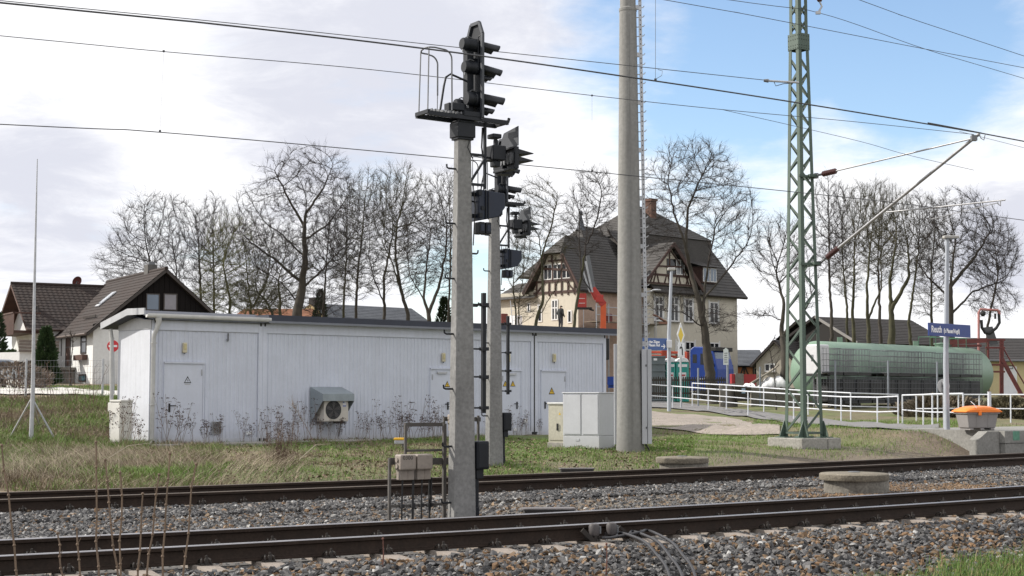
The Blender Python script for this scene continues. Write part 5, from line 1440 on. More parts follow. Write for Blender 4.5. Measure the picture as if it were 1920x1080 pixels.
tarp(1456, 726, 74.8, 1.45, .55, 'large crumpled white tarpaulin lying on the concrete wall')
tarp(1409, 727, 74.2, .62, .22, 'small white tarpaulin corner lying below the stacked poles')
th = thing('pole_stack', P(1430, 715, 75.5), 'stack of weathered poles leaning up behind the white tarpaulin', 'poles', None)
for k in range(5):
    b = MB(); b.beam(P(1402 + k * 3, 722 - k, 75 + k * .15), P(1452 + k * 2, 692 - k * 2, 75.6 + k * .15), .1, .06); b.build('pole', mat('weathered_timber', (.22, .195, .16), .85, .3, 5), th)
c = P(1393, 717, 88); th = thing('red_barrier', Vector((c.x, 88, c.z)), 'low red and grey barrier box beside the blue truck', 'barrier')
p0, p1 = P(1373, 720, 88), P(1388, 701, 88); b = MB(); b.box((P(1372, 700, 88).x, 88, p0.z - .4), (P(1378, 700, 88).x, 88.8, p1.z)); b.build('red_panel', mat('barrier_red', (.33, .025, .03), .5, .1), th)
b = MB(); b.box((P(1394.5, 700, 88).x, 88, p0.z - .4), (P(1418, 700, 88).x, 88.8, p1.z - .02)); b.build('red_panel', mat('barrier_red', (.33, .025, .03), .5, .1), th)
b = MB(); b.box((P(1379, 700, 88).x, 87.9, p0.z - .4), (P(1394, 700, 88).x, 88.7, p1.z + .02)); b.build('grey_panel', M_WALLC, th)

# ------------------------------------------------------------------ chain link fence by the road
M_WIREMESH = mat('fence_wire', (.19, .19, .20), .5, .1, metal=.5)
th = thing('mesh_fence', gz(50, 49.5), 'wire mesh fence with grey posts along the road by the houses', 'fence')
px_ = [-190, -70, 48, 192, 222]
pp = []
for x in px_:
    g = gz(x, 49.5); zt = P(x, 676, 49.5).z; pp.append((g, zt))
    b = MB(); b.tube([g - UP * .4, Vector((g.x, g.y, zt + .06))], .04, 8); b.build('post', M_GALV, th, smooth=50)
b = MB()
for (g, zt), (g2, zt2) in zip(pp[:-2], pp[1:-1]):
    L_ = g2.x - g.x; n = int(L_ / .10)
    for i in range(n): x = g.x + L_ * i / n; b.tube([(x, 49.5, min(g.z, g2.z) - .05), (x, 49.5, zt)], .0035, 3, cap=False)
    for k in range(7): z = zt - k * .2; b.tube([(g.x, 49.5, z), (g2.x, 49.5, zt2 - k * .2)], .004, 3, cap=False)
(g, zt), (g2, zt2) = pp[-2:]
for i in range(8): x = g.x + (g2.x - g.x) * i / 8; b.tube([(x, 49.5, g.z), (x, 49.5, zt)], .0035, 3, cap=False)
b.build('wire_mesh', M_WIREMESH, th)
# ------------------------------------------------------------------ houses
M_TILE = mat('brown_roof_tiles', (.023, .0135, .0105), .85, .3, 1.2, .3, fine=.3)
M_WALLW = dirt_mat('white_render', (.66, .66, .65), (.40, .39, .36), .9, 0, .6, .18, .8, .05)
M_BOARD = mat('black_boards', (.009, .0075, .0075), .9, .3, 3, stretch=(6, 6, .3), spec=.15)
M_BROWN = mat('brown_wood', (.07, .032, .022), .7, .3, 3)
M_FRAMEW = mat('window_white', (.66, .66, .65), .5, .04)
M_FRAMEB = mat('window_dark', (.03, .022, .018), .5, .1)
M_SLATE = mat('grey_slate', (.050, .046, .043), .8, .25, 1.2, .25, fine=.3)
M_SLATE2 = mat('blue_slate', (.075, .082, .095), .8, .25, 1.2, .25, fine=.3)

def tiled(mb, a, b_, c, d, rows, step=.03, cols=0, amp=.02):
    """roof slope a,b (eave) c,d (ridge: c above b, d above a) built as overlapping courses"""
    a, b_, c, d = map(Vector, (a, b_, c, d))
    nrm = (b_ - a).cross(d - a).normalized()
    if nrm.z < 0: nrm = -nrm
    cols = cols or 1
    for r in range(rows):
        t0, t1 = r / rows, (r + 1) / rows + .012
        l0, r0, l1, r1 = a.lerp(d, t0), b_.lerp(c, t0), a.lerp(d, min(1, t1)), b_.lerp(c, min(1, t1))
        vs = []; 
        n = cols * 2
        for i in range(n + 1):
            q = i / n; wv = amp if (cols > 1 and i % 2) else 0
            vs.append(l0.lerp(r0, q) + nrm * (step + wv))
        for i in range(n + 1):
            q = i / n; wv = amp if (cols > 1 and i % 2) else 0
            vs.append(l1.lerp(r1, q) + nrm * (.004 + wv))
        for i in range(n + 1):
            q = i / n
            vs.append(l0.lerp(r0, q) - nrm * .01)
        m = n + 1; fs = []
        for i in range(n):
            fs.append((i, i + 1, m + i + 1, m + i)); fs.append((2 * m + i, 2 * m + i + 1, i + 1, i))
        mb.add(vs, fs)
def quad_slab(mb, pts, th_):
    pts = [Vector(p) for p in pts]; n = (pts[1] - pts[0]).cross(pts[2] - pts[0]).normalized()
    if n.z < 0: n = -n
    mb.prism(pts, -n * th_)
def window(th, fr, x0, x1, z0, z1, y=0.0, frame_m=None, nx=2, nz=1, sill=True, glass=None, name='window', fw=.06, split=None, out=.04):
    """window on the wall plane y = const of frame fr (outside is -y)"""
    frame_m = frame_m or M_FRAMEW; glass = glass or M_GLASS
    b = MB(fr)
    b.box((x0, y - out, z0), (x0 + fw, y + .02, z1)); b.box((x1 - fw, y - out, z0), (x1, y + .02, z1))
    b.box((x0 + fw, y - out, z1 - fw), (x1 - fw, y + .02, z1)); b.box((x0 + fw, y - out, z0), (x1 - fw, y + .02, z0 + fw))
    w = b.build(name, frame_m, th)
    for i in range(1, nx):
        b = MB(fr); x = x0 + (x1 - x0) * i / nx; b.box((x - fw * .6, y - out + .005, z0 + fw), (x + fw * .6, y + .01, z1 - fw)); b.build('mullion', frame_m, w)
    zs = [z0 + (z1 - z0) * split] if split else [z0 + (z1 - z0) * k / nz for k in range(1, nz)]
    for z in zs:
        b = MB(fr); b.box((x0 + fw, y - out + .008, z - fw * .5), (x1 - fw, y + .008, z + fw * .5)); b.build('glazing_bar', frame_m, w)
    b = MB(fr); b.box((x0 + fw * .5, y - .012, z0 + fw * .5), (x1 - fw * .5, y - .006, z1 - fw * .5)); b.build('pane', glass, w)
    if sill:
        b = MB(fr); b.box((x0 - .08, y - .14, z0 - .07), (x1 + .08, y + .01, z0 - .002)); b.build('sill', mat('sill_stone', (.2, .185, .165), .8, .1), w)
    return w

# house with the black gable
A = P(175, 612, 80); ga = Vector((.86, .51, 0)); gb = Vector((-.51, .86, 0))
Wd, Ln = 7.7, 11.0
gz0 = P(175, 718, 80).z - .3
fr = frame((A.x, A.y, gz0), ga, gb)
he = A.z - gz0; rise = 3.25
h2 = thing('black_gable_house', Vector((A.x, A.y, gz0)), 'white house with a black boarded gable and brown tiled roof', 'house', 'white houses with brown tiled roofs')
b = MB(fr); b.box((0, 0, -1), (Wd, Ln, he)); b.build('wall', M_WALLW, h2)
b = MB(fr); b.prism([(0.02, .05, he), (Wd - .02, .05, he), (Wd / 2, .05, he + rise - .02)], (0, Ln - .1, 0)); b.build('attic_wall', M_BOARD, h2)
n = 26
for i in range(n):
    x0, x1 = -.02 + (Wd + .04) * i / n, -.02 + (Wd + .04) * (i + 1) / n - .02
    def top(x): return he + rise - .1 - abs(x - Wd / 2) * rise / (Wd / 2)
    xm = Wd / 2
    b = MB(fr); pts = [(x0, -.05, he - .02), (x1, -.05, he - .02), (x1, -.05, max(he, top(x1)) + .12)]
    if x0 < xm < x1: pts.append((xm, -.05, top(xm) + .12))
    pts.append((x0, -.05, max(he, top(x0)) + .12))
    b.prism(pts, (0, .09, 0)); b.build('gable_board', M_BOARD, h2)
ov, sd_ = .45, .35
def roof_pair(fr, Wd, Ln, he, rise, ov, sd_, th, m, rows=16, cols=36, verge=None):
    sl = rise / (Wd / 2); ze = he - ov * sl
    b = MB(fr); tiled(b, (-ov, -sd_, ze), (-ov, Ln + sd_, ze), (Wd / 2, Ln + sd_, he + rise), (Wd / 2, -sd_, he + rise), rows, .03, cols, .022)
    tiled(b, (Wd + ov, Ln + sd_, ze), (Wd + ov, -sd_, ze), (Wd / 2, -sd_, he + rise), (Wd / 2, Ln + sd_, he + rise), rows, .03, cols, .022)
    b.tube([(Wd / 2, -sd_, he + rise + .02), (Wd / 2, Ln + sd_, he + rise + .02)], .11, 8)
    rf = b.build('roof', m, th)
    b = MB(fr)
    quad_slab(b, [(-ov, -sd_, ze - .02), (Wd / 2, -sd_, he + rise - .02), (Wd / 2, Ln + sd_, he + rise - .02), (-ov, Ln + sd_, ze - .02)], .14)
    quad_slab(b, [(Wd + ov, -sd_, ze - .02), (Wd / 2, -sd_, he + rise - .02), (Wd / 2, Ln + sd_, he + rise - .02), (Wd + ov, Ln + sd_, ze - .02)], .14)
    b.build('roof_boarding', verge or M_FRAMEB, rf)
    b = MB(fr); b.tube([(-ov - .06, -sd_, ze - .04), (-ov - .06, Ln + sd_, ze - .04)], .065, 8); b.build('gutter', mat('brown_gutter', (.09, .065, .055), .5, .1), rf)
    return rf
rf = roof_pair(fr, Wd, Ln, he, rise, ov, sd_, h2, M_TILE, rows=17)
b = MB(fr); b.box((Wd / 2 - .15, 2.6, he + rise - .5), (Wd / 2 + .4, 3.3, he + rise + .45)); ch = b.build('chimney', mat('chimney_slate', (.09, .085, .08), .8, .2), rf)
b = MB(fr); b.box((Wd / 2 - .05, 2.7, he + rise + .452), (Wd / 2 + .3, 3.2, he + rise + .62)); b.build('chimney_cap', M_GALV_D, ch)
sl = rise / (Wd / 2)
def on_slope(x, y, o=.06): return (x, y, he + x * sl + o)
b = MB(fr); b.prism([on_slope(1.5, 4.5, .08), on_slope(1.5, 5.3, .08), on_slope(2.5, 5.3, .08), on_slope(2.5, 4.5, .08)], (-.03, 0, .05)); sk = b.build('skylight', M_GALV, rf)
b = MB(fr); b.prism([on_slope(1.58, 4.58, .16), on_slope(1.58, 5.22, .16), on_slope(2.42, 5.22, .16), on_slope(2.42, 4.58, .16)], (-.005, 0, .01)); b.build('pane', mat('bright_glass', (.5, .53, .56), .08, .05, metal=.8), sk)
b = MB(fr); b.beam(on_slope(.55, 1.6, .2), on_slope(.55, 4.2, .2), .05, .12); b.build('snow_guard', M_FRAMEB, rf)
def gx(px): # along the gable from pixel x
    q = (px - 960) / FPX * CP; return (A.y * q - A.x) / (ga.x - ga.y * q)
for x0, x1, g_ in ((270, 296, M_GLASS_SKY), (303, 329, mat('curtain_glass', (.17, .16, .18), .1, .15, spec=.8))):
    a0, a1 = gx(x0), gx(x1); Yc = A.y + ga.y * a0
    window(h2, fr, a0, a1, P(x0, 582, Yc).z - gz0, P(x0, 550, Yc).z - gz0, -.055, M_FRAMEB, 1, 1, False, g_)
# the long wall that faces left: x axis runs from the far end towards the gable corner
frl = frame(fr @ Vector((0, Ln, 0)), -gb, ga)
def lx_(px):
    q = (px - 960) / FPX * CP; o = fr @ Vector((0, 0, 0))
    return Ln - (o.y * q - o.x) / (gb.x - gb.y * q)
def lz_(px, py):
    t_ = Ln - lx_(px); o = (fr @ Vector((0, 0, 0))); return P(px, py, o.y + gb.y * t_).z - gz0
for x0, x1, y0, y1, nm, g_, ni in ((105, 114, 634, 668, 'window', M_GLASS, 1), (150, 160.5, 628, 664, 'window', M_GLASS, 1), (122, 131, 629, 688, 'door', M_BROWN, 1), (148, 161, 702, 716, 'basement_window', mat('teal_glass', (.06, .16, .2), .3, .1), 1)):
    window(h2, frl, lx_(x0), lx_(x1), lz_(x0, y1), lz_(x0, y0), 0, M_FRAMEB, ni, 1, False, g_, nm, .07, .62 if y1 - y0 > 30 else None)
b = MB(frl); x0, x1 = lx_(146), lx_(163); z = lz_(150, 666); b.box((x0, -.3, z - .28), (x1, -.01, z)); b.build('flower_box', M_BROWN, h2)
x0, x1 = lx_(108), lx_(142); z = lz_(120, 690)
b = MB(frl); b.box((x0, -1.3, z - .15), (x1, -.01, z)); b.box((x0 + .2, -1.1, -.8), (x1 - .2, -.02, z - .152)); st = b.build('porch', M_WALLC, h2)
for i in range(13):
    x = x0 + (x1 - x0) * i / 12; b = MB(frl); b.box((x - .05, -1.32, z), (x + .05, -1.28, z + .85 + .0)); b.build('baluster', M_BROWN, st)
b = MB(frl); b.box((x0 - .05, -1.34, z + .85), (x1 + .05, -1.26, z + .93)); b.build('handrail', M_BROWN, st)
for k in range(5):
    b = MB(frl); b.box((x0 - .28 * (k + 1), -1.25, z - .17 * (k + 1) - .17), (x0 - .28 * k - .002, -.1, z - .17 * (k + 1))); b.build('step', M_WALLC, st)
b = MB(frl); b.beam((x0 - 1.5, -1.3, z - .0), (x0, -1.3, z + .9), .06, .08); b.build('stair_rail', M_FRAMEW, st)

# house with the balcony, farther left
B0 = P(25, 532, 88); g1 = Vector((.86, .51, 0)); g2 = Vector((.51, -.86, 0))
eav = P(54, 615, 84.4).z
gz1 = 1.9
Lr = 9.5; half = 4.2; rise1 = B0.z - eav
O1 = B0 + g2 * (half - .4); 
fr1 = frame((O1.x, O1.y, gz1), -g2, g1)       # x: across the house from the near eave, y: along the ridge
he1 = eav - gz1 + .3
h1 = thing('balcony_house', Vector((O1.x, O1.y, gz1)), 'white house with a brown wooden balcony and brown tiled roof', 'house', 'white houses with brown tiled roofs')
Wd1 = 2 * (half - .4)
b = MB(fr1); b.box((0, .8, -1), (Wd1, Lr, he1)); b.prism([(0, .8, he1), (Wd1, .8, he1), (Wd1 / 2, .8, he1 + rise1 - .35)], (0, Lr - .8, 0)); b.build('wall', M_WALLW, h1)
rf1 = roof_pair(fr1, Wd1, Lr, he1, rise1 - .3, .5, .15, h1, M_TILE, rows=16, cols=34, verge=M_BROWN)
b = MB(); c = P(143, 527, 90); b.lathe([(.02, 0), (.2, .02), (.31, .07), (.33, .10), (.30, .08), (.02, .04)], 20, (0, 0, 0)); 
dm = frame(c, Vector((.6, .8, 0)), Vector((.3, -.25, .9)).normalized(), Vector((.62, -.72, -.3)).normalized()); b.v = [tuple(dm @ Vector(p)) for p in b.v]
ds_ = b.build('satellite_dish', mat('dish_red', (.14, .045, .04), .6, .1), rf1, smooth=40)
b = MB(); b.tube([c, c - UP * .8], .04, 6); b.tube([c, dm @ Vector((0, 0, .35))], .02, 5); b.build('dish_arm', M_GALV_D, ds_)
# gable side faces left; balcony and openings on it
frg = frame(fr1 @ Vector((Wd1, .8, 0)), g2, g1)
z_b = P(20, 622, 87).z - gz1
b = MB(frg); b.box((1.2, -1.5, z_b - .15), (Wd1 - .3, -.01, z_b)); bal = b.build('balcony_floor', M_BROWN, h1)
for i in range(24):
    x = 1.2 + (Wd1 - 1.55) * i / 23; b = MB(frg); b.box((x, -1.52, z_b - .25), (x + .17, -1.48, z_b + .95)); b.build('balcony_board', M_BROWN, bal)
b = MB(frg); b.box((1.15, -1.56, z_b + .95), (Wd1 - .25, -1.44, z_b + 1.03)); b.box((Wd1 - .35, -1.5, z_b + .95), (Wd1 - .25, 0, z_b + 1.03)); b.build('balcony_rail', M_BROWN, bal)
for x0, x1, z0, z1, nm in ((Wd1 / 2 + .1, Wd1 / 2 + .8, z_b + .1, z_b + 2.1, 'balcony_door'), (Wd1 - 1.35, Wd1 - .8, z_b + .3, z_b + 1.5, 'window'), (2.6, 3.3, .5, 1.9, 'window'), (5.6, 6.2, .9, 1.7, 'window')):
    window(h1, frg, x0, x1, z0, z1, 0, M_FRAMEB, 1, 1, False, None, nm)
# garage between the two houses with its boarded parapet
p0, p1 = P(35, 730, 80.5), P(120, 730, 83); 
gx0 = Vector((p1.x - p0.x, p1.y - p0.y, 0)).normalized(); frg2 = frame((p0.x, p0.y, gz1), gx0, Vector((-gx0.y, gx0.x, 0)))
ga_ = thing('garage', Vector((p0.x, p0.y, gz1)), 'white garage with a boarded parapet below the balcony', 'garage')
zt = P(40, 660, 80.5).z - gz1
b = MB(frg2); b.box((0, 0, -1), (2.4, 4, zt)); b.build('wall', M_WALLW, ga_)
b = MB(frg2); b.box((.55, -.03, -.5), (2.1, -.001, zt - .45)); b.build('gate', mat('garage_gate', (.075, .05, .04), .7, .2), ga_)
for k in range(4):
    b = MB(frg2); b.box((-.15, -.15, zt + .0 + k * .17), (2.5, -.1, zt + .15 + k * .17)); b.build('parapet_board', mat('greyed_boards', (.17, .14, .12), .85, .2, 5), ga_)
# parked car beside the garage, only its roof above the hedge
c = P(14, 684, 76); car = thing('parked_car', Vector((c.x, 76, c.z - 1.1)), 'silver car parked behind the fence near the balcony house', 'car')
b = MB(frame((c.x, 76, c.z - 1.1), (.97, .25, 0), (-.25, .97, 0)))
side = [(-2.1, .35), (2.0, .35), (2.15, .7), (1.15, .82), (.75, .86), (.2, 1.36), (-1.5, 1.40), (-2.0, 1.0), (-2.1, .8)]
b.prism([(x, -.8, z) for x, z in side], (0, 1.6, 0)); b.build('body', mat('car_silver', (.42, .44, .46), .3, .05, metal=.5), car, bevel=.06)
b = MB(frame((c.x, 76, c.z - 1.1), (.97, .25, 0), (-.25, .97, 0))); b.prism([(.62, -.805, .88), (.12, -.805, 1.3), (-.6, -.805, 1.32), (-.6, -.805, .88)], (0, -.004, 0)); b.prism([(-.68, -.805, .88), (-.68, -.805, 1.32), (-1.45, -.805, 1.32), (-1.8, -.805, .95)], (0, -.004, 0)); b.build('side_window', M_GLASS_SKY, car)
for x in (-1.35, 1.3):
    b = MB(frame((c.x, 76, c.z - 1.1), (.97, .25, 0), (-.25, .97, 0))); b.prism([(x + .32 * math.cos(R(k * 24)), -.82, .33 + .32 * math.sin(R(k * 24))) for k in range(15)], (0, .2, 0)); b.build('wheel', M_BLACK, car)

# ------------------------------------------------------------------ half timbered station villa under renovation
va = Vector((.722, .692, 0)); vb = Vector((-.692, .722, 0))
VC = P(1085, 700, 105); VC = Vector((VC.x, 105, 1.0))
fr = frame(VC, va, vb)
def ua(px):   # along the right-hand front from pixel x
    q = (px - 960) / FPX * CP; return (VC.y * q - VC.x) / (va.x - va.y * q)
def za(px, py): return P(px, py, VC.y + va.y * ua(px)).z - VC.z
def ub(px):   # along the left-hand gable side, away from the corner
    q = (px - 960) / FPX * CP; return (VC.y * q - VC.x) / (vb.x - vb.y * q)
def zb(px, py): return P(px, py, VC.y + vb.y * ub(px)).z - VC.z
M_VILLA = dirt_mat('villa_render', (.54, .50, .415), (.32, .29, .23), .9, 0, .8, .2, .5, .05)
M_VILLA2 = mat('bare_plaster', (.40, .29, .225), .92, .18, .8, .2, fine=.1)
M_TIMBER = mat('oxblood_timber', (.058, .030, .024), .8, .3, 3)
vl = thing('station_villa', VC, 'big half timbered villa with grey slate roofs under renovation', 'house')
LA = ua(1378); LB = 8.2; hE = za(1085, 541)
uR0 = ua(1206)
b = MB(fr); b.box((0, 0, -1.5), (uR0, LB, hE)); b.build('wall', M_VILLA2, vl)
b = MB(fr); b.box((uR0 + .002, -.3, -1.5), (LA, LB, hE + .35)); b.build('wall', M_VILLA, vl)
b = MB(fr); b.box((-.06, -.02, -1.5), (-.002, LB, hE)); b.build('gable_wall', M_VILLA, vl)
# left gable: half hipped, ridge running away along the front
mB = ub(1047); hA = zb(1047, 440) ; hw_ = mB + .15
EO = .55
def R4(name, pts, rows, m=M_SLATE, cols=1):
    b = MB(fr); tiled(b, *pts, rows, .035, cols, 0); o = b.build(name, m, vl)
    b = MB(fr); quad_slab(b, [Vector(p) - Vector((0, 0, .03)) for p in pts], .12); b.build('roof_boarding', M_FRAMEB, o); return o
Lw = ua(1160)
jk = 1.5      # half hip
zr = hA
zh = hE + (zr - hE) * .66
fq = (zh - hE + .15) / (zr - hE + .15); yq0 = -EO + (mB + EO) * fq; yE1 = 2 * mB + 1.1; yq1 = yE1 + (mB - yE1) * fq
R4('roof', [(-.55, -EO, hE - .15), (Lw + 1, -EO, hE - .15), (Lw + 1, yq0, zh), (-.55, yq0, zh)], 14)
R4('roof', [(-.55, yq0, zh), (Lw + 1, yq0, zh), (Lw + 1, mB, zr), (jk * .5, mB, zr)], 7)
R4('roof', [(Lw, yE1, hE - .1), (-.55, yE1, hE - .1), (-.55, yq1, zh), (Lw, yq1, zh)], 14)
R4('roof', [(Lw, yq1, zh), (-.55, yq1, zh), (jk * .5, mB, zr), (Lw, mB, zr)], 7)
b = MB(fr); tiled(b, (-.58, yq1, zh - .02), (-.58, yq0, zh - .02), (jk * .5, mB - .02, zr), (jk * .5, mB + .02, zr), 7, .03); b.build('half_hip', M_SLATE, vl)
b = MB(fr); b.prism([(-.05, -.0, hE), (-.05, 2 * mB + .5, hE), (-.05, yq1 - .1, zh - .05), (-.05, yq0 + .1, zh - .05)], (.3, 0, 0)); b.build('gable_panel', M_VILLA, vl)
# low wing behind the gable
b = MB(fr); tiled(b, (-.5, LB + .4, hE - .5), (-.5, 2 * mB, hE - .5), (2.2, 2 * mB + .8, hE + .9), (2.2, LB + .2, hE + .9), 6, .03); b.build('lower_roof', M_SLATE, vl)
# verge boards and timbers of the left gable (plane x = -.07)
def bm_l(y0, z0, y1, z1, w=.2):
    w *= .8
    cl = lambda y: (hE + (y + EO) * (zr - hE) / (mB + EO) if y < mB else hE + (yE1 - y) * (zr - hE) / (yE1 - mB)) - .3
    z0, z1 = min(z0, cl(y0)), min(z1, cl(y1))
    b = MB(fr); b.beam((-.09, y0, z0), (-.09, y1, z1), w, .08, (1, 0, 0)); return b.build('timber', M_TIMBER, vl)
b = MB(fr); b.beam((-.5, -.6, hE - .2), (-.5, yq0, zh - .15), .28, .1, (1, 0, 0)); b.build('verge_board', M_TIMBER, vl)
b = MB(fr); b.beam((-.5, 2 * mB + 1.1, hE - .2), (-.5, yq1, zh - .15), .28, .1, (1, 0, 0)); b.build('verge_board', M_TIMBER, vl)
zt0 = zb(1040, 548); zt1 = zb(1040, 527); zt2 = zb(1040, 492)
ye = 2 * mB + .4
bm_l(-.0, zt0, ye, zt0); bm_l(.1, zt1, ye - .3, zt1); bm_l(mB - 1.5, zt2, mB + 1.6, zt2)
for y in np.linspace(.3, ye - .3, 7): bm_l(y, zt0 - .25, y, zt1, .15)
for y in (mB - 1.35, mB - .45, mB + .45, mB + 1.45): bm_l(y, zt1, y, zt2 + .02, .16)
for y in (mB - .5, mB + .55): bm_l(y, zt2, y, zh - .1, .16)
bm_l(.3, zt0, 1.2, zt1, .13); bm_l(ye - .3, zt0, ye - 1.2, zt1, .13); bm_l(mB - .8, zh - .5, mB + .9, zh - .5, .14)
frL = frame(fr @ Vector((-.065, 10, 0)), -vb, va)
for y in (mB + .95, mB, mB - .9):
    window(vl, frL, 10 - y - .42, 10 - y + .42, zt1 + .12, zt2 - .12, 0, M_FRAMEW, 2, 1, False, None)
for p0, p1, ya, yb_, nm, nz in ((1036, 1048, 601, 562, 'balcony_door', 1), (990, 996, 586, 568, 'window', 2), (1010, 1018, 604, 571, 'window', 2), (1066, 1074, 606, 582, 'window', 2)):
    y1, y0 = ub(p0), ub(p1)
    window(vl, frL, 10 - y1, 10 - y0, zb(p0, ya), zb(p0, yb_), 0, M_FRAMEW, 2 if nm != 'window' else 1, 1, False, None, nm, .09, .6 if nm != 'window' else None)
# tall hipped roof between the wings, with finial and chimney
def hip(x0, x1, y0, y1, z0, z1, rx0, rx1, ry, name):
    A_, B_, C_, D_ = (x0, y0, z0), (x1, y0, z0), (x1, y1, z0), (x0, y1, z0); E_, F_ = (rx0, ry, z1), (rx1, ry, z1)
    b = MB(fr); tiled(b, A_, B_, F_, E_, 16, .03); tiled(b, C_, D_, E_, F_, 16, .03); tiled(b, D_, A_, E_, E_, 16, .03); tiled(b, B_, C_, F_, F_, 16, .03)
    b.add([A_, B_, C_, D_], [(3, 2, 1, 0)]); return b.build(name, M_SLATE, vl)
def pt_b(px, py, y):    # point above the line y = const parallel to the front
    o = fr @ Vector((0, y, 0)); q = (px - 960) / FPX * CP
    u = (o.y * q - o.x) / (va.x - va.y * q); return u, P(px, py, o.y + va.y * u).z - VC.z
uA, zA = pt_b(1090, 424, 5.5); uB, zB = pt_b(1115, 424, 5.5)
hip(uA - 3.0, uB + 3.4, 1.6, 9.4, hE + 1.4, zA, uA, uB, 5.5, 'tower_roof')
c = fr @ Vector((uA, 5.5, zA)); fi = thing('roof_finial', c, 'pointed finial with a ball on the villa roof', 'finial'); bpy.data.objects.remove(fi)
b = MB(fr); b.lathe([(.42, -.35), (.25, .1), (.16, .5), (.10, .75), (.09, .9)], 12, (uA, 5.5, zA)); b.sphere((uA, 5.5, zA + 1.02), .17); b.build('finial', M_SLATE2, vl, smooth=40)
uC, zC = pt_b(1208, 388, 5.0); uD, zD = pt_b(1262, 436, 5.0)
hip(uC - 4.2, uD + 1.0, 1.6, 8.4, zD - .9, zC, uC - 1.0, uC + .1, 5.0, 'main_roof')
b = MB(fr); b.box((uC - 4.1, 1.7, hE - .5), (uD + .9, 8.3, zD - .92)); b.build('roof_base', M_SLATE, vl)
uX, zX = pt_b(1222, 378, 4.0)
M_BRICK = mat('chimney_brick', (.115, .062, .045), .9, .25, 4, .3, fine=.2)
b = MB(fr); b.box((uX - .3, 3.65, hE + 3.2), (uX + .3, 4.35, zX)); cm = b.build('chimney', M_BRICK, vl)
b = MB(fr); b.box((uX - .36, 3.58, zX + .002), (uX + .36, 4.42, zX + .2)); b.build('chimney_head', M_BRICK, cm)
# right wing: cross gable in timber, roof falling to the right
wE = hE + .35
uG, zG = pt_b(1262, 458, -.7)
g0, g1_ = pt_b(1212, 535, -.7)[0], pt_b(1310, 545, -.7)[0]
zRg = pt_b(1322, 451, 4.0)[1]; uRg = pt_b(1322, 451, 4.0)[0]
R4('roof', [(uG - 2, -.3 - .5, wE - .25), (LA + .75, -.3 - .5, wE - .25), (uRg, 4.0, zRg), (uG - 2, 4.0, zRg)], 20)
b = MB(fr); tiled(b, (LA + .75, -.8, wE - .25), (LA + .75, LB + .5, wE - .25), (uRg, 4.02, zRg), (uRg, 4.0, zRg), 18, .03); b.build('hip_roof', M_SLATE, vl)
b = MB(fr); tiled(b, (g0 - .5, -.9, za(1215, 535)), (g0 - .5, 5, za(1215, 535)), (uG, 5, zG + .15), (uG, -.9, zG + .15), 14, .03)
tiled(b, (g1_ + .5, 5, za(1312, 545)), (g1_ + .5, -.9, za(1312, 545)), (uG, -.9, zG + .15), (uG, 5, zG + .15), 14, .03); b.build('gable_roof', M_SLATE, vl)
zg0 = za(1250, 536)
b = MB(fr); b.prism([(g0, -.45, zg0), (g1_, -.45, zg0), (uG, -.45, zG - .1)], (0, .5, 0)); b.build('gable_panel', M_VILLA, vl)
def bm_r(x0, z0, x1, z1, w=.18):
    w *= .85
    cl = lambda x: zG - .35 - (abs(x - uG) * (zG - za(1215, 535)) / (uG - g0 + .5))
    z0, z1 = min(z0, cl(x0)), min(z1, cl(x1))
    b = MB(fr); b.beam((x0, -.47, z0), (x1, -.47, z1), w, .07, (0, 1, 0)); return b.build('timber', M_TIMBER, vl)
for s_, xe, ze_ in ((1, g1_ + .5, za(1312, 545)), (-1, g0 - .5, za(1215, 535))):
    b = MB(fr); b.beam((xe, -.9, ze_ - .12), (uG, -.9, zG + .02), .30 if s_ > 0 else .2, .1, (0, 1, 0)); b.build('verge_board', M_TIMBER, vl)
bm_r(g0 + .1, zg0 + .1, g1_ - .1, zg0 + .1); z1_ = za(1250, 517); z2_ = za(1250, 484)
bm_r(g0 + .8, z1_, g1_ - .8, z1_); bm_r(uG - 1.5, z2_, uG + 1.4, z2_, .15)
for k, x in enumerate(np.linspace(g0 + .5, g1_ - .5, 9)): bm_r(x, zg0 + .1, x + (.25 if k % 2 else -.2), min(z1_, zg0 + .1 + (min(x - g0, g1_ - x)) * 1.6), .12)
for x in (uG - 1.6, uG - .02, uG + 1.55): bm_r(x, z1_, x, z2_ + (.9 if abs(x - uG) < .1 else 0), .14)
bm_r(uG - 1.3, z2_, uG - .1, z2_ + 1.2, .12); bm_r(uG + 1.2, z2_, uG + .1, z2_ + 1.2, .12); bm_r(g0 + .8, zg0 + .2, uG - 1.6, z2_, .13); bm_r(g1_ - .8, zg0 + .2, uG + 1.55, z2_, .13)
frR = frame(fr @ Vector((0, -.46, 0)), va, vb)
window(vl, frR, ua(1243), ua(1260), z1_ + .1, z2_ - .08, 0, M_FRAMEB, 1, 1, False, None)
window(vl, frR, ua(1260.5), ua(1276), z1_ + .1, z2_ - .08, 0, M_FRAMEW, 2, 1, False, mat('pale_curtain_glass', (.2, .21, .22), .1, .2, spec=.8))
frR = frame(fr @ Vector((0, -.305, 0)), va, vb)
for x0, x1, y0, y1 in ((1223, 1238, 556, 602), (1252, 1267, 556, 603), (1279, 1294, 560, 604), (1326, 1342, 566, 607), (1263, 1275, 640, 664), (1279, 1297, 640, 690), (1325, 1343, 642, 690)):
    window(vl, frR, ua(x0), ua(x1), za(x0, y1), za(x0, y0), 0, M_FRAMEW, 2, 1, True, None, 'window', .09, .68)
    b = MB(frR); b.box((ua(x0) - .14, -.03, za(x0, y1)), (ua(x0) - .002, -.001, za(x0, y0) + .14)); b.box((ua(x1) + .002, -.03, za(x0, y1)), (ua(x1) + .14, -.001, za(x0, y0) + .14)); b.build('window_surround', M_WALLW, vl)
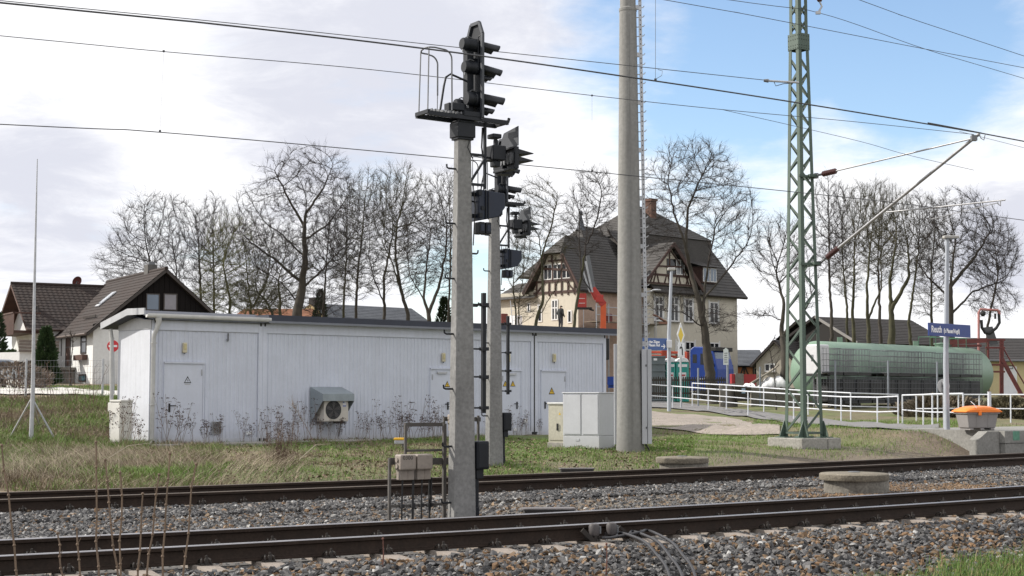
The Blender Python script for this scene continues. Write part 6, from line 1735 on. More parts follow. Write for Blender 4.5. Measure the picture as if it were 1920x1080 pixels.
# dormer on the right slope
dx0, dx1 = ua(1318), ua(1346)
b = MB(fr); z0, z1 = za(1330, 531), za(1330, 500); b.box((dx0, .0, z0), (dx1, 2.2, z1)); dm_ = b.build('dormer', M_TIMBER, vl)
b = MB(fr); tiled(b, (dx0 - .3, -.35, z1 - .05), (dx1 + .3, -.35, z1 - .05), (dx1 + .3, 2.6, z1 + .75), (dx0 - .3, 2.6, z1 + .75), 5, .03); b.build('dormer_roof', M_SLATE, dm_)
frD = frame(fr @ Vector((0, -.02, 0)), va, vb)
for i in range(2):
    w0 = dx0 + .1 + i * (dx1 - dx0 - .1) / 2; window(dm_, frD, w0, w0 + (dx1 - dx0) / 2 - .15, z0 + .1, z1 - .1, 0, M_FRAMEW, 1, 1, False, None) if False else None
for i in range(2):
    w0 = dx0 + .1 + i * (dx1 - dx0 - .1) / 2; w1 = w0 + (dx1 - dx0) / 2 - .15
    b = MB(frD); b.box((w0, -.05, z0 + .1), (w1, -.001, z1 - .1)); b.build('window_frame', M_FRAMEW, dm_)
    for q0, q1 in ((w0 + .06, (w0 + w1) / 2 - .03), ((w0 + w1) / 2 + .03, w1 - .06)):
        b = MB(frD); b.box((q0, -.056, z0 + .16), (q1, -.051, z1 - .16)); b.build('pane', M_GLASS_SKY, dm_)
b = MB(fr); b.tube([(uR0 - .1, -.2, hE - .2), (uR0 - .1, -.2, -1)], .06, 6); b.build('downpipe', M_GALV_D, vl)
p = P(1209, 548, 108); q = P(1231, 544, 106); lm = None
b = MB(); b.tube([P(1206, 555, 107), P(1213, 547, 106.5), q], .05, 6); b.sphere(q, .22, sc=(1.6, 1, .4)); o = b.build('wall_lamp', M_GALV, vl)

# scaffold deck and material on it
sy = zb(1047, 601) + VC.z
th = thing('scaffold', fr @ Vector((3, -1.6, 0)), 'low scaffold deck with planks along the villa front', 'scaffold')
M_PLANK = mat('scaffold_plank', (.20, .165, .125), .85, .3, 4)
zd = za(1120, 606) 
u0, u1_ = .2, ua(1222)
for k in range(5):
    b = MB(fr); b.box((u0, -1.5 + k * .24, zd), (u1_, -1.28 + k * .24, zd + .06)); b.build('plank', M_PLANK, th)
for x in np.linspace(u0, u1_, 7):
    for y in (-1.55, -.3):
        b = MB(fr); b.tube([(x, y, -1), (x, y, zd + 1.3)], .03, 6); b.build('standard', M_GALV, th)
for z in (zd + .5, zd + 1.05):
    b = MB(fr); b.tube([(u0, -1.55, z), (u1_, -1.55, z)], .028, 6); b.build('guard_rail', M_GALV, th)
b = MB(fr); b.box((ua(1205), -1.62, zd + .06), (u1_ + .3, -1.58, zd + .22)); b.box((.4, -1.62, zd - .45), (ua(1160), -1.58, zd - .05)); b.build('toe_board', mat('orange_board', (.22, .10, .06), .6, .2), th)
b = MB(fr); b.beam((ua(1198), -1.5, zd + .7), (ua(1222), -1.5, zd + .2), .2, .08); b.build('brace_board', MATS['orange_board'], th)
for px0, px1, y0, y1, m_, lab in ((980, 994, 601, 586, M_RED, 'red crate on the terrace before the half timbered gable'), (1113, 1124, 600, 585, M_RED, 'red crate on the scaffold beside the orange lift column'), (1003, 1022, 604, 594, M_WHITE, 'white wrapped bundle on the terrace beside a ladder')):
    y = ub((px0 + px1) / 2) if px1 < 1085 else None
    if y is not None: o = fr @ Vector((-2.4, y, 0)); zc = zb(1047, 622); h_ = 1
    else: o = fr @ Vector((ua((px0 + px1) / 2), -1.1, 0)); zc = zd + .065
    w = (px1 - px0) / FPX * o.y; h = (y0 - y1) / FPX * o.y + (.75 if y is not None else 0)
    b = MB(frame((o.x, o.y, VC.z + zc), vb, va)); b.box((-w / 2, -.3, 0), (w / 2, .3, h)); cr = b.build('crate' if m_ is M_RED else 'wrapped_bundle', m_, None, base=(o.x, o.y, VC.z + zc), bevel=.04); tag(cr, lab, 'crate' if m_ is M_RED else 'bundle')
# terrace that carries workman and crates
b = MB(fr); zt_ = zb(1047, 622); b.box((-4.6, -1.2, -1.5), (-.07, LB, zt_ - .02)); o = b.build('terrace', M_VILLA2, None, base=tuple(fr @ Vector((-2.3, 3, 0)))); tag(o, 'raised terrace before the half timbered gable of the villa', 'terrace')
th = thing('ladder', fr @ Vector((-3.0, ub(1020), zt_)), 'silver ladder leaning on the terrace before the gable', 'ladder')
l0, l1 = fr @ Vector((-3.2, ub(1031), zt_)), fr @ Vector((-2.6, ub(1014), zt_ + 2.2))
for dy in (0, .45):
    b = MB(); b.beam(l0 + vb * dy, l1 + vb * dy, .04, .07); b.build('stile', M_GALV, th)
for k in range(1, 6):
    t_ = k / 6; b = MB(); b.tube([l0.lerp(l1, t_), l0.lerp(l1, t_) + vb * .45], .018, 5); b.build('rung', M_GALV, th)

# workman standing on the terrace, back turned
def person(o, face):
    m = frame(o, Vector((face.y, -face.x, 0)), face)
    bm = bmesh.new()
    pts = {'pel': (0, 0, .93, .15), 'sp': (0, .0, 1.15, .165), 'ch': (0, .01, 1.36, .185), 'nk': (0, .03, 1.52, .07), 'hd': (0, .06, 1.64, .10), 'ht': (0, .06, 1.74, .085)}
    for s_, n_ in ((-1, 'l'), (1, 'r')):
        pts.update({n_ + 'sh': (s_ * .2, .01, 1.43, .09), n_ + 'el': (s_ * .27, -.02, 1.15, .065), n_ + 'wr': (s_ * .22, .14, .98, .05), n_ + 'ha': (s_ * .20, .20, .93, .045),
                    n_ + 'hp': (s_ * .1, 0, .88, .115), n_ + 'kn': (s_ * .11, .03, .49, .08), n_ + 'an': (s_ * .12, -.01, .09, .055), n_ + 'to': (s_ * .13, .15, .04, .045)})
    ed = [('pel', 'sp'), ('sp', 'ch'), ('ch', 'nk'), ('nk', 'hd'), ('hd', 'ht')]
    for n_ in 'lr': ed += [('ch', n_ + 'sh'), (n_ + 'sh', n_ + 'el'), (n_ + 'el', n_ + 'wr'), (n_ + 'wr', n_ + 'ha'), ('pel', n_ + 'hp'), (n_ + 'hp', n_ + 'kn'), (n_ + 'kn', n_ + 'an'), (n_ + 'an', n_ + 'to')]
    names = list(pts); idx = {k: i for i, k in enumerate(names)}
    me = bpy.data.meshes.new('person'); me.from_pydata([m.to_3x3() @ Vector(pts[k][:3]) for k in names], [(idx[a], idx[c]) for a, c in ed], [])
    o_ = bpy.data.objects.new('person', me); COL.objects.link(o_); o_.location = o
    sk = o_.modifiers.new('skin', 'SKIN'); sb_ = o_.modifiers.new('sub', 'SUBSURF'); sb_.levels = 2; sb_.render_levels = 2
    for i, k in enumerate(names):
        me.skin_vertices[0].data[i].radius = (pts[k][3], pts[k][3] * (.75 if k in ('pel', 'sp', 'ch') else 1)); me.skin_vertices[0].data[i].use_root = (k == 'pel')
    # clothing by height: dark jacket, darker trousers, grey-brown hair
    mt = bpy.data.materials.new('workman_clothes'); mt.use_nodes = True; nt = mt.node_tree; N, L = nt.nodes.new, nt.links.new
    tc = N('ShaderNodeTexCoord'); sp = N('ShaderNodeSeparateXYZ'); L(tc.outputs['Object'], sp.inputs[0])
    dv = N('ShaderNodeMath'); dv.operation = 'DIVIDE'; L(sp.outputs[2], dv.inputs[0]); dv.inputs[1].default_value = 2
    cr = N('ShaderNodeValToRGB'); cr.color_ramp.interpolation = 'CONSTANT'; L(dv.outputs[0], cr.inputs[0])
    e = cr.color_ramp.elements; e[0].position = 0; e[0].color = (.02, .018, .016, 1); e[1].position = .06; e[1].color = (.035, .037, .045, 1)
    for p_, c_ in ((.43, (.022, .024, .026, 1)), (.765, (.30, .18, .13, 1)), (.80, (.06, .045, .035, 1))):
        q = e.new(p_); q.color = c_
    L(cr.outputs[0], nt.nodes['Principled BSDF'].inputs['Base Color']); nt.nodes['Principled BSDF'].inputs['Roughness'].default_value = .9
    me.materials.append(mt); me.shade_smooth()
    return o_
pp_ = fr @ Vector((-2.6, ub(1051) - 1.1, zt_ - .02))
q_ = P(1051, 622, pp_.y); pp_.x = q_.x
pr = person(pp_, va); tag(pr, 'person in a dark jacket standing on the terrace with back turned', 'person')
# ------------------------------------------------------------------ lift basket and boom
lY = 98.0
M_LIFT = mat('lift_red', (.42, .035, .025), .45, .15, 3)
M_LIFTO = mat('lift_orange', (.62, .10, .025), .45, .12, 3)
def V(x, y, dY=0): return P(x, y, lY + dY)
b = None
th = thing('boom_lift', gz(1133, lY), 'orange boom lift with a red basket working at the villa roof', 'boom lift')
b = MB(); b.beam(V(1131, 632), V(1131, 568), .36, .36); b.build('column', M_LIFTO, th, bevel=.03)
b = MB(); b.cbox(V(1118, 655), (1.6, 1.6, 1.4)); b.build('turret', M_BLACK, th, bevel=.05)
b = MB(); b.beam(V(1132, 572), V(1110, 541), .40, .45); b.cbox(V(1124, 560), (.5, .5, .5)); b.build('elbow', M_LIFT, th, bevel=.03)
b = MB(); b.beam(V(1117, 562), V(1108, 543), .28, .2); b.build('hydraulic_ram', M_LIFT, th)
b = MB(); b.beam(V(1114, 545), V(1102, 480), .24, .28); b.build('boom', M_GALV_D, th, bevel=.02)
b = MB(); b.beam(V(1111, 548, -.2), V(1098, 490, -.2), .10, .12); b.beam(V(1106, 548, -.2), V(1092, 503, -.2), .08, .1); b.build('hydraulic_ram', M_GALV, th)
b = MB(); b.tube([V(1108, 545, -.25), V(1090, 520, -.25), V(1096, 500, -.25)], .04, 5); b.build('hose', M_BLACK, th)
b = MB(); 
x0, x1, z0, z1 = V(1082, 570).x, V(1099, 570).x, V(1090, 577).z, V(1090, 551).z
b.box((x0, lY - .5, z0), (x1, lY - .46, z1)); b.box((x0, lY + .3, z0), (x1, lY + .34, z1)); b.box((x0, lY - .459, z0), (x0 + .03, lY + .299, z1)); b.box((x1 - .03, lY - .459, z0), (x1, lY + .299, z1)); b.build('basket', M_LIFT, th)
b = MB(); b.tube([(x0, lY - .5, z1 + .25), (x1, lY - .5, z1 + .25), (x1, lY + .3, z1 + .25), (x0, lY + .3, z1 + .25), (x0, lY - .5, z1 + .25)], .025, 6)
for x in (x0, x1):
    for y in (-.5, .3): b.tube([(x, lY + y, z1), (x, lY + y, z1 + .25)], .02, 5)
b.build('basket_rail', M_BLACK, th)
b = MB(); b.box((x0 - .1, lY - .6, z0 - .1), (x1 + .35, lY + .4, z0 - .002)); b.beam((x1 + .2, lY, z0 - .1), (x1 + .5, lY, z0 - .18), .12, .1); b.build('basket_floor', M_BLACK, th)
for z in (.28, .62):
    b = MB(); b.box((x0 + .1, lY - .506, z0 + (z1 - z0) * z), (x1 - .1, lY - .501, z0 + (z1 - z0) * z + .03)); b.build('basket_mark', M_WHITE, th)

# ------------------------------------------------------------------ blue truck
tY = 96.0
M_BLUE = mat('truck_blue', (.010, .046, .27), .35, .1, 2)
tf = P(1294, 718, tY); tg = tz(tf.x, tf.y)
ex = Vector((.82, -.572, 0)); fr = frame((tf.x, tf.y, tg), ex, Vector((.572, .82, 0)))
th = thing('blue_truck', Vector((tf.x, tf.y, tg)), 'blue truck with a grey bumper parked behind the big bare tree', 'truck')
zt = P(1300, 650, tY).z - tg; CL = 1.95; CW = 2.35
b = MB(fr); sidep = [(0, .55), (CL - .1, .55), (CL + .05, .9), (CL, zt - 1.45), (CL - .28, zt - .35), (CL - .55, zt - .05), (.25, zt), (.02, zt - .15), (0, zt - .4)]
b.prism([(x, 0, z) for x, z in sidep], (0, CW, 0)); cb = b.build('cab', M_BLUE, th, bevel=.06)
b = MB(fr); b.prism([(.75, -.004, zt - 1.15), (CL - .18, -.004, zt - 1.3), (CL - .36, -.004, zt - .5), (.75, -.004, zt - .45)], (0, -.006, 0)); b.build('side_window', M_GLASS, cb)
b = MB(fr); b.prism([(.2, -.004, zt - 1.05), (.5, -.004, zt - 1.05), (.5, -.004, zt - .5), (.2, -.004, zt - .5)], (0, -.006, 0)); b.build('rear_window', M_GLASS, cb)
b = MB(fr); b.add([(CL - .06, .16, zt - 1.35), (CL - .06, CW - .16, zt - 1.35), (CL - .265, CW - .12, zt - .38), (CL - .265, .12, zt - .38)], [(0, 1, 2, 3)]); o = b.build('windscreen', M_GLASS_SKY, cb); so = o.modifiers.new('thickness', 'SOLIDIFY'); so.thickness = .02; so.offset = 0
b = MB(fr); b.beam((CL - .3, .0, zt - .18), (CL - .3, CW, zt - .18), .45, .26); b.build('sun_visor', M_BLACK, cb, bevel=.03)
b = MB(fr); b.box((CL - .1, -.04, .35), (CL + .22, CW + .04, .85)); bp_ = b.build('bumper', M_BLACK, th, bevel=.04)
b = MB(fr); b.box((CL + .1, .0, .852), (CL + .21, CW, .94)); b.build('bumper_trim', M_GALV, bp_)
for y in (.1, CW - .5):
    b = MB(fr); b.box((CL + .2, y, .5), (CL + .235, y + .4, .75)); b.build('headlight', M_GLASS_SKY, bp_)
for y in (-.28, CW + .14):
    b = MB(fr); b.box((CL - .35, y, 1.35), (CL - .18, y + .14, 2.25)); b.tube([(CL - .3, y + .07, 2.25), (CL - .35, y + (.3 if y < 0 else -.2), 2.35)], .03, 5); b.build('mirror', M_BLACK, th, bevel=.03)
b = MB(fr)
for k in range(2): b.box((.55 + .0, -.012, 1.28 - k * .1), (1.05 - k * .15, -.004, 1.33 - k * .1)); b.box((1.2, -.012, .80 - k * .12), (1.75, -.004, .85 - k * .12))
b.build('door_marking', M_WHITE, cb)
b = MB(fr); b.box((-6.2, .1, .75), (-.05, CW - .1, .95)); b.box((-6.2, .0, .951), (-.15, .06, 1.5)); b.box((-6.2, CW - .06, .951), (-.15, CW, 1.5)); b.build('flatbed', M_BLUE, th)
for x in (1.0, -3.6, -4.9):
    for y in (.02, CW - .32):
        b = MB(fr); b.prism([(x + .5 * math.cos(R(k * 20)), y, .5 + .5 * math.sin(R(k * 20))) for k in range(18)], (0, .3, 0)); w_ = b.build('wheel', M_BLACK, th)
b = MB(fr); b.beam((-.9, 1.2, 1.0), (-.9, 1.2, zt - .3), .3, .3); b.beam((-.9, 1.2, zt - .35), (-4.2, .9, zt - .25), .18, .16); b.beam((-1.4, .8, zt - .62), (-3.9, .6, zt - .5), .16, .16); b.cbox((-2.0, .5, zt - .45), (.5, .5, .5)); b.build('loader_crane', mat('crane_red', (.36, .05, .022), .5, .15, 3), th, bevel=.02)
# information post before the truck
ib = P(1364, 745, 74); th = thing('information_post', ib, 'slim white notice board on a post in front of the truck windscreen', 'notice board')
b = MB(); b.tube([ib - UP * .3, P(1364, 683, 74)], .055, 8); b.build('post', mat('post_slate', (.2, .22, .25), .5, .1), th)
o = P(1361.5, 684, 73.9); tt = P(1361.5, 652, 73.9); b = MB(); b.prism([(o.x - .13, 73.9, o.z), (o.x + .12, 73.9, o.z), (o.x + .12, 73.9, tt.z - .1), (o.x, 73.9, tt.z), (o.x - .12, 73.9, tt.z - .1)], (0, .03, 0)); bd = b.build('board', mat('notice_white', (.58, .62, .60), .5, .05), th)
for k in range(5):
    b = MB(); z = o.z + .12 + k * .11; b.box((o.x - .09, 73.885, z), (o.x + .07 - .03 * (k % 2), 73.897, z + .03)); b.build('print_line', M_GALV_D, bd)
for px0, ytop, Y, lab in ((1309, 690, 73, 'thin grey post in front of the tree trunk by the truck'), (1425, 688, 73.5, 'thin grey post behind the railing beside the white tarpaulin'), (1566, 676, 68, 'thin grey post nearest the lattice mast among the cages'), (1665, 676, 69, 'thin grey post before the middle of the green tank'), (1757, 678, 70, 'thin grey post just left of the name sign pole')):
    f_ = P(px0, 752, Y); t_ = P(px0, ytop, Y); b = MB(); b.tube([f_ - UP * .5, t_], .045, 7); o = b.build('fence_post', mat('post_slate', (.2, .22, .25), .5, .1), None, base=tuple(f_)); tag(o, lab, 'post', 'thin grey posts')

# toilets and grey container
M_TURQ = mat('toilet_turquoise', (.018, .29, .25), .45, .06, 3, fine=.05)
c = P(1268, 722, 86); zb_ = tz(c.x, 86); ztl = P(1268, 679, 86).z
for i, (x0, x1, lab) in enumerate(((1248.5, 1267.0, 'turquoise portable toilet standing against the grey container'), (1267.5, 1292, 'turquoise portable toilet standing against the blue truck'))):
    a, e = P(x0, 700, 86), P(x1, 700, 86)
    th = thing('portable_toilet', Vector(((a.x + e.x) / 2, 86, zb_)), lab, 'portable toilet', 'turquoise portable toilets')
    b = MB(); b.box((a.x, 86, zb_), (e.x - .01, 87.1, ztl)); bd = b.build('cabin', M_TURQ, th, bevel=.04)
    for x in (a.x + .06, e.x - .07):
        b = MB(); b.cbox((x, 85.99, (zb_ + ztl) / 2), (.05, .04, ztl - zb_ - .1)); b.build('corner_post', mat('toilet_edge', (.08, .42, .36), .45, .05), th)
    w = e.x - a.x
    b = MB(); pr_ = [(a.x - .02, ztl), (a.x + w * .12, ztl + .17), (a.x + w * .4, ztl + .27), (a.x + w * .65, ztl + .27), (a.x + w * .9, ztl + .17), (e.x + .01, ztl)]
    b.prism([(x, 85.95, z + .002) for x, z in pr_], (0, 1.2, 0)); b.build('roof', M_WHITE, th, bevel=.03)
    b = MB(); b.box((a.x + w * .2, 85.965, zb_ + (ztl - zb_) * .52), (a.x + w * .78, 85.985, zb_ + (ztl - zb_) * .74)); st = b.build('sticker', M_WHITE, th)
    b = MB(); b.box((a.x + w * .26, 85.955, zb_ + (ztl - zb_) * .65), (a.x + w * .70, 85.964, zb_ + (ztl - zb_) * .69)); b.build('red_print', mat('print_red', (.4, .03, .03), .5, .05), st)
    b = MB(); b.box((a.x + w * .26, 85.955, zb_ + (ztl - zb_) * .57), (a.x + w * .70, 85.964, zb_ + (ztl - zb_) * .60)); b.build('grey_print', M_GALV, st)
    b = MB(); b.box((a.x + w * .15, 85.965, ztl - .28), (a.x + w * .85, 85.985, ztl - .12)); b.build('vent_strip', M_WHITE, th)
a, e = P(1205, 700, 85), P(1247, 700, 85); ztc = P(1230, 668, 85).z
th = thing('waste_container', Vector((a.x, 85, zb_)), 'grey ribbed steel container beside the turquoise toilets', 'container')
b = MB(); b.box((a.x, 85, zb_), (e.x, 87.5, ztc)); b.build('body', mat('container_grey', (.13, .155, .165), .6, .15, 2), th)
for k in range(7):
    z = zb_ + .1 + (ztc - zb_ - .15) * k / 6; b = MB(); b.box((a.x, 84.94, z), (e.x + .05, 84.999, z + .07)); b.build('rib', MATS['container_grey'], th)
b = MB(); b.cbox((P(1229, 700, 85).x, 84.98, ztc - .18), (.2, .03, .12)); b.build('plate', M_WHITE, th)

# ------------------------------------------------------------------ farm buildings on the right
def simple_house(name, corner, ax, L_, W_, z0, he, rise, wall_m, roof_m, label, ov=.4, rows=12, cat='house', gable_m=None, group=None):
    ay = Vector((-ax.y, ax.x, 0)); fr = frame((corner.x, corner.y, z0), ax, ay)
    th = thing(name, Vector((corner.x, corner.y, z0)), label, cat, group)
    b = MB(fr); b.box((0, 0, -1), (W_, L_, he)); b.build('wall', wall_m, th)
    b = MB(fr); b.prism([(.02, .02, he), (W_ - .02, .02, he), (W_ / 2, .02, he + rise - .03)], (0, L_ - .04, 0)); b.build('gable_wall', gable_m or wall_m, th)
    sl = rise / (W_ / 2); ze = he - ov * sl
    b = MB(fr); tiled(b, (-ov, -.3, ze), (-ov, L_ + .3, ze), (W_ / 2, L_ + .3, he + rise), (W_ / 2, -.3, he + rise), rows, .03)
    tiled(b, (W_ + ov, L_ + .3, ze), (W_ + ov, -.3, ze), (W_ / 2, -.3, he + rise), (W_ / 2, L_ + .3, he + rise), rows, .03); rf = b.build('roof', roof_m, th)
    b = MB(fr); quad_slab(b, [(-ov, -.3, ze - .02), (W_ / 2, -.3, he + rise - .02), (W_ / 2, L_ + .3, he + rise - .02), (-ov, L_ + .3, ze - .02)], .12)
    quad_slab(b, [(W_ + ov, -.3, ze - .02), (W_ / 2, -.3, he + rise - .02), (W_ / 2, L_ + .3, he + rise - .02), (W_ + ov, L_ + .3, ze - .02)], .12); b.build('roof_boarding', M_FRAMEB, rf)
    return th, fr
# barn with the dark boarded gable: gable towards the camera, ridge running to the right
Yb = 106
z_r = P(1537, 594, Yb).z; z_e = P(1470, 640, Yb).z
c = P(1470, 640, Yb + 3); axb = Vector((.80, .60, 0)); 
wb = 7.2
M_BARN = mat('barn_boards', (.013, .011, .010), .85, .3, 3, stretch=(5, 5, .3))
M_BARNR = mat('barn_roof', (.034, .030, .029), .9, .25, 1.0, .2, fine=.25)
th, frb = simple_house('barn', c, Vector((.53, -.848, 0)), 9, wb, 1.3, z_e - 1.3, z_r - z_e, M_BARN, M_BARNR, 'dark boarded barn behind the green tank', .5, 16, 'barn')
ux = (frb @ Vector((wb / 2, 0, 0)))
for sgn in (-1, 1):
    b = MB(frb); hb = z_e - 1.3; rb = z_r - z_e; b.beam((wb / 2 + sgn * (wb / 2 + .5), -.34, hb - .5 * rb / (wb / 2)), (wb / 2, -.34, hb + rb), .18, .06, (0, 1, 0)); b.build('verge_board', mat('verge_grey', (.22, .21, .2), .7, .1) if sgn > 0 else M_BARN, th)
b = MB(frb); b.box((.8, -.06, -.5), (2.4, -.02, 3.0)); b.build('barn_door', M_FRAMEB, th)
# the long roof to the right of it
p0, p1 = P(1560, 608, 110), P(1735, 642, 114); zr2, ze2 = P(1640, 603, 114).z, P(1640, 655, 110).z
axl = Vector((p1.x - p0.x, p1.y - p0.y, 0)).normalized(); 
th = thing('long_shed', Vector((p0.x, p0.y, 1.3)), 'long shed with a dark sloping roof behind the bare trees and tank', 'shed'); frs = frame((p0.x, p0.y, 1.3), axl, Vector((-axl.y, axl.x, 0)))
Ls = 7.2
b = MB(frs); b.box((0, .3, -1), (Ls, 8, ze2 - 1.3)); b.build('wall', M_BARN, th)
b = MB(frs); tiled(b, (-.3, -.2, ze2 - 1.3), (Ls + .3, -.2, ze2 - 1.3), (Ls - 2.3, 4, zr2 - 1.3), (-.3, 4, zr2 - 1.3), 12, .03); tiled(b, (Ls + .3, -.2, ze2 - 1.3), (Ls + .3, 8.2, ze2 - 1.3), (Ls - 2.3, 4.01, zr2 - 1.3), (Ls - 2.3, 4, zr2 - 1.3), 12, .03); tiled(b, (Ls + .3, 8.2, ze2 - 1.3), (-.3, 8.2, ze2 - 1.3), (-.3, 4, zr2 - 1.3), (Ls - 2.3, 4, zr2 - 1.3), 12, .03); b.build('roof', M_BARNR, th)
# beige gabled house
Yh = 104; ap = P(1453, 638, Yh); ev = P(1413, 680, Yh)
ze_ = P(1420, 676, Yh).z; c = P(1418, 700, Yh)
M_BEIGE = dirt_mat('beige_render', (.38, .345, .29), (.25, .23, .2), .9, 0, .6, .2, .8, .05)
w_ = 2 * (P(1453, 700, Yh).x - c.x)
th, frh = simple_house('beige_house', c, Vector((.86, -.51, 0)), 9, w_ * 1.1, 1.2, ze_ - 1.2, ap.z - ze_, M_BEIGE, M_BARNR, 'beige gabled house behind the dark tree trunk and poles', .35)
x0, x1 = (P(1433, 700, Yh).x - c.x) * 1.13, (P(1451, 700, Yh).x - c.x) * 1.13
window(th, frh, x0, x1, P(1440, 697, Yh).z - 1.2, P(1440, 682, Yh).z - 1.2, 0, M_FRAMEW, 2, 1, True, None, 'window', .07)
# orange half timbered byre
Yo = 122; c = P(1378, 700, Yo); zr3, ze3 = P(1400, 656, Yo + 4).z, P(1400, 685, Yo).z
th = thing('orange_byre', Vector((c.x, Yo, 1.2)), 'orange brick byre with black timbers and a slate roof', 'shed'); wO = P(1440, 700, Yo).x - c.x
fro = frame((c.x, Yo, 1.2), (1, 0, 0), (0, 1, 0))
b = MB(fro); b.box((0, 0, -1), (wO, 8, ze3 - 1.2)); b.build('wall', mat('orange_brick', (.46, .19, .085), .9, .2, 2, fine=.2), th)
b = MB(fro); tiled(b, (-.3, -.4, ze3 - 1.25), (wO, -.4, ze3 - 1.25), (wO, 4, zr3 - 1.2), (-.3, 4, zr3 - 1.2), 12, .03); tiled(b, (wO, 8.4, ze3 - 1.25), (-.3, 8.4, ze3 - 1.25), (-.3, 4, zr3 - 1.2), (wO, 4, zr3 - 1.2), 12, .03); b.build('roof', M_SLATE2, th)
for x0, z0, x1, z1 in [(x, -.5, x, ze3 - 1.2) for x in (.06, .75, 1.5, 2.25)] + [(0, .9, wO, .9), (0, ze3 - 1.3, wO, ze3 - 1.3), (.1, .9, .7, ze3 - 1.3), (.8, ze3 - 1.3, 1.45, .9)]:
    b = MB(fro); b.beam((x0, -.02, z0), (x1, -.02, z1), .12, .06, (0, 1, 0)); b.build('timber', M_FRAMEB, th)
window(th, fro, 1.55, 2.15, .55, ze3 - 1.4, 0, mat('old_window', (.3, .28, .2), .7, .1), 1, 1, False, None)
# yellow house far right
Yy = 108; c = P(1868, 700, Yy); zr4, ze4 = P(1900, 634, Yy + 5).z, P(1900, 674, Yy).z
th = thing('yellow_house', Vector((c.x, Yy, 1.3)), 'pale yellow house with a grey roof behind the red gantry', 'house'); fry = frame((c.x, Yy, 1.3), Vector((.98, .2, 0)).normalized(), Vector((-.2, .98, 0)).normalized())
b = MB(fry); b.box((-3, 0, -1), (9, 9, ze4 - 1.3)); b.build('wall', mat('yellow_render', (.56, .48, .27), .9, .06, 1, fine=.05), th)
b = MB(fry); tiled(b, (-3.4, -.5, ze4 - 1.35), (9.4, -.5, ze4 - 1.35), (9.4, 4.5, zr4 - 1.3), (-3.4, 4.5, zr4 - 1.3), 14, .03); tiled(b, (9.4, 9.5, ze4 - 1.35), (-3.4, 9.5, ze4 - 1.35), (-3.4, 4.5, zr4 - 1.3), (9.4, 4.5, zr4 - 1.3), 14, .03); b.build('roof', M_BARNR, th)
b = MB(fry); b.tube([(-3.4, -.55, ze4 - 1.4), (9.4, -.55, ze4 - 1.4)], .07, 8); b.build('gutter', M_GALV_D, th)
x0 = P(1892, 700, Yy).x - c.x; window(th, fry, x0, x0 + .4, P(1890, 692, Yy).z - 1.3, P(1890, 685, Yy).z - 1.3, 0, M_BROWN, 1, 1, False, None)
x0 = P(1876, 700, Yy).x - c.x; b = MB(fry); b.box((x0, -.04, .0), (x0 + 1.3, -.002, 2.1)); b.build('door', M_WHITE, th)
# roofs beyond the cabin
p0, p1 = P(628, 600, 128), P(824, 600, 136); zr5, ze5 = P(700, 572, 134).z, P(700, 612, 130).z
axl = Vector((p1.x - p0.x, p1.y - p0.y, 0)).normalized(); th = thing('slate_roof_house', Vector((p0.x, p0.y, 2)), 'house with a long blue grey slate roof behind the bare trees', 'house')
frs = frame((p0.x, p0.y, 2), axl, Vector((-axl.y, axl.x, 0))); Ls = (Vector((p1.x, p1.y, 0)) - Vector((p0.x, p0.y, 0))).length
b = MB(frs); b.box((.2, .3, -1), (Ls, 8, ze5 - 2)); b.prism([(.22, .3, ze5 - 2), (.22, 8, ze5 - 2), (.22, 4.1, zr5 - 2.1)], (.3, 0, 0)); b.build('wall', mat('ochre_wall', (.30, .22, .11), .9, .1), th)
b = MB(frs); tiled(b, (-.4, -.3, ze5 - 2.1), (Ls, -.3, ze5 - 2.1), (Ls, 4.1, zr5 - 2), (.5, 4.1, zr5 - 2), 14, .03); tiled(b, (Ls, 8.5, ze5 - 2.1), (-.4, 8.5, ze5 - 2.1), (.5, 4.1, zr5 - 2), (Ls, 4.1, zr5 - 2), 14, .03); rf = b.build('roof', M_SLATE2, th)
b = MB(frs); x = (P(646, 570, 132).x - p0.x); b.box((x, 3.4, zr5 - 2.6), (x + .8, 4.4, zr5 - 1.5)); b.build('chimney', M_BARNR, rf)
p0 = P(430, 600, 120); th = thing('orange_roof_house', Vector((p0.x, 120, 2)), 'low house with an orange tiled roof behind the white cabin', 'house'); zr6, ze6 = P(470, 579, 124).z, P(470, 604, 120).z
fro = frame((p0.x, 120, 2), (1, 0, 0), (0, 1, 0)); wO = P(592, 600, 120).x - p0.x
b = MB(fro); b.box((.1, .2, -1), (wO, 8, ze6 - 2)); b.build('wall', M_BEIGE, th)
b = MB(fro); tiled(b, (-.3, -.3, ze6 - 2), (wO, -.3, ze6 - 2), (wO - .8, 4, zr6 - 2), (.5, 4, zr6 - 2), 10, .03); tiled(b, (wO, 8.3, ze6 - 2), (-.3, 8.3, ze6 - 2), (.5, 4, zr6 - 2), (wO - .8, 4, zr6 - 2), 10, .03); b.build('roof', mat('orange_tiles', (.21, .085, .04), .9, .2, 2, fine=.2), th)
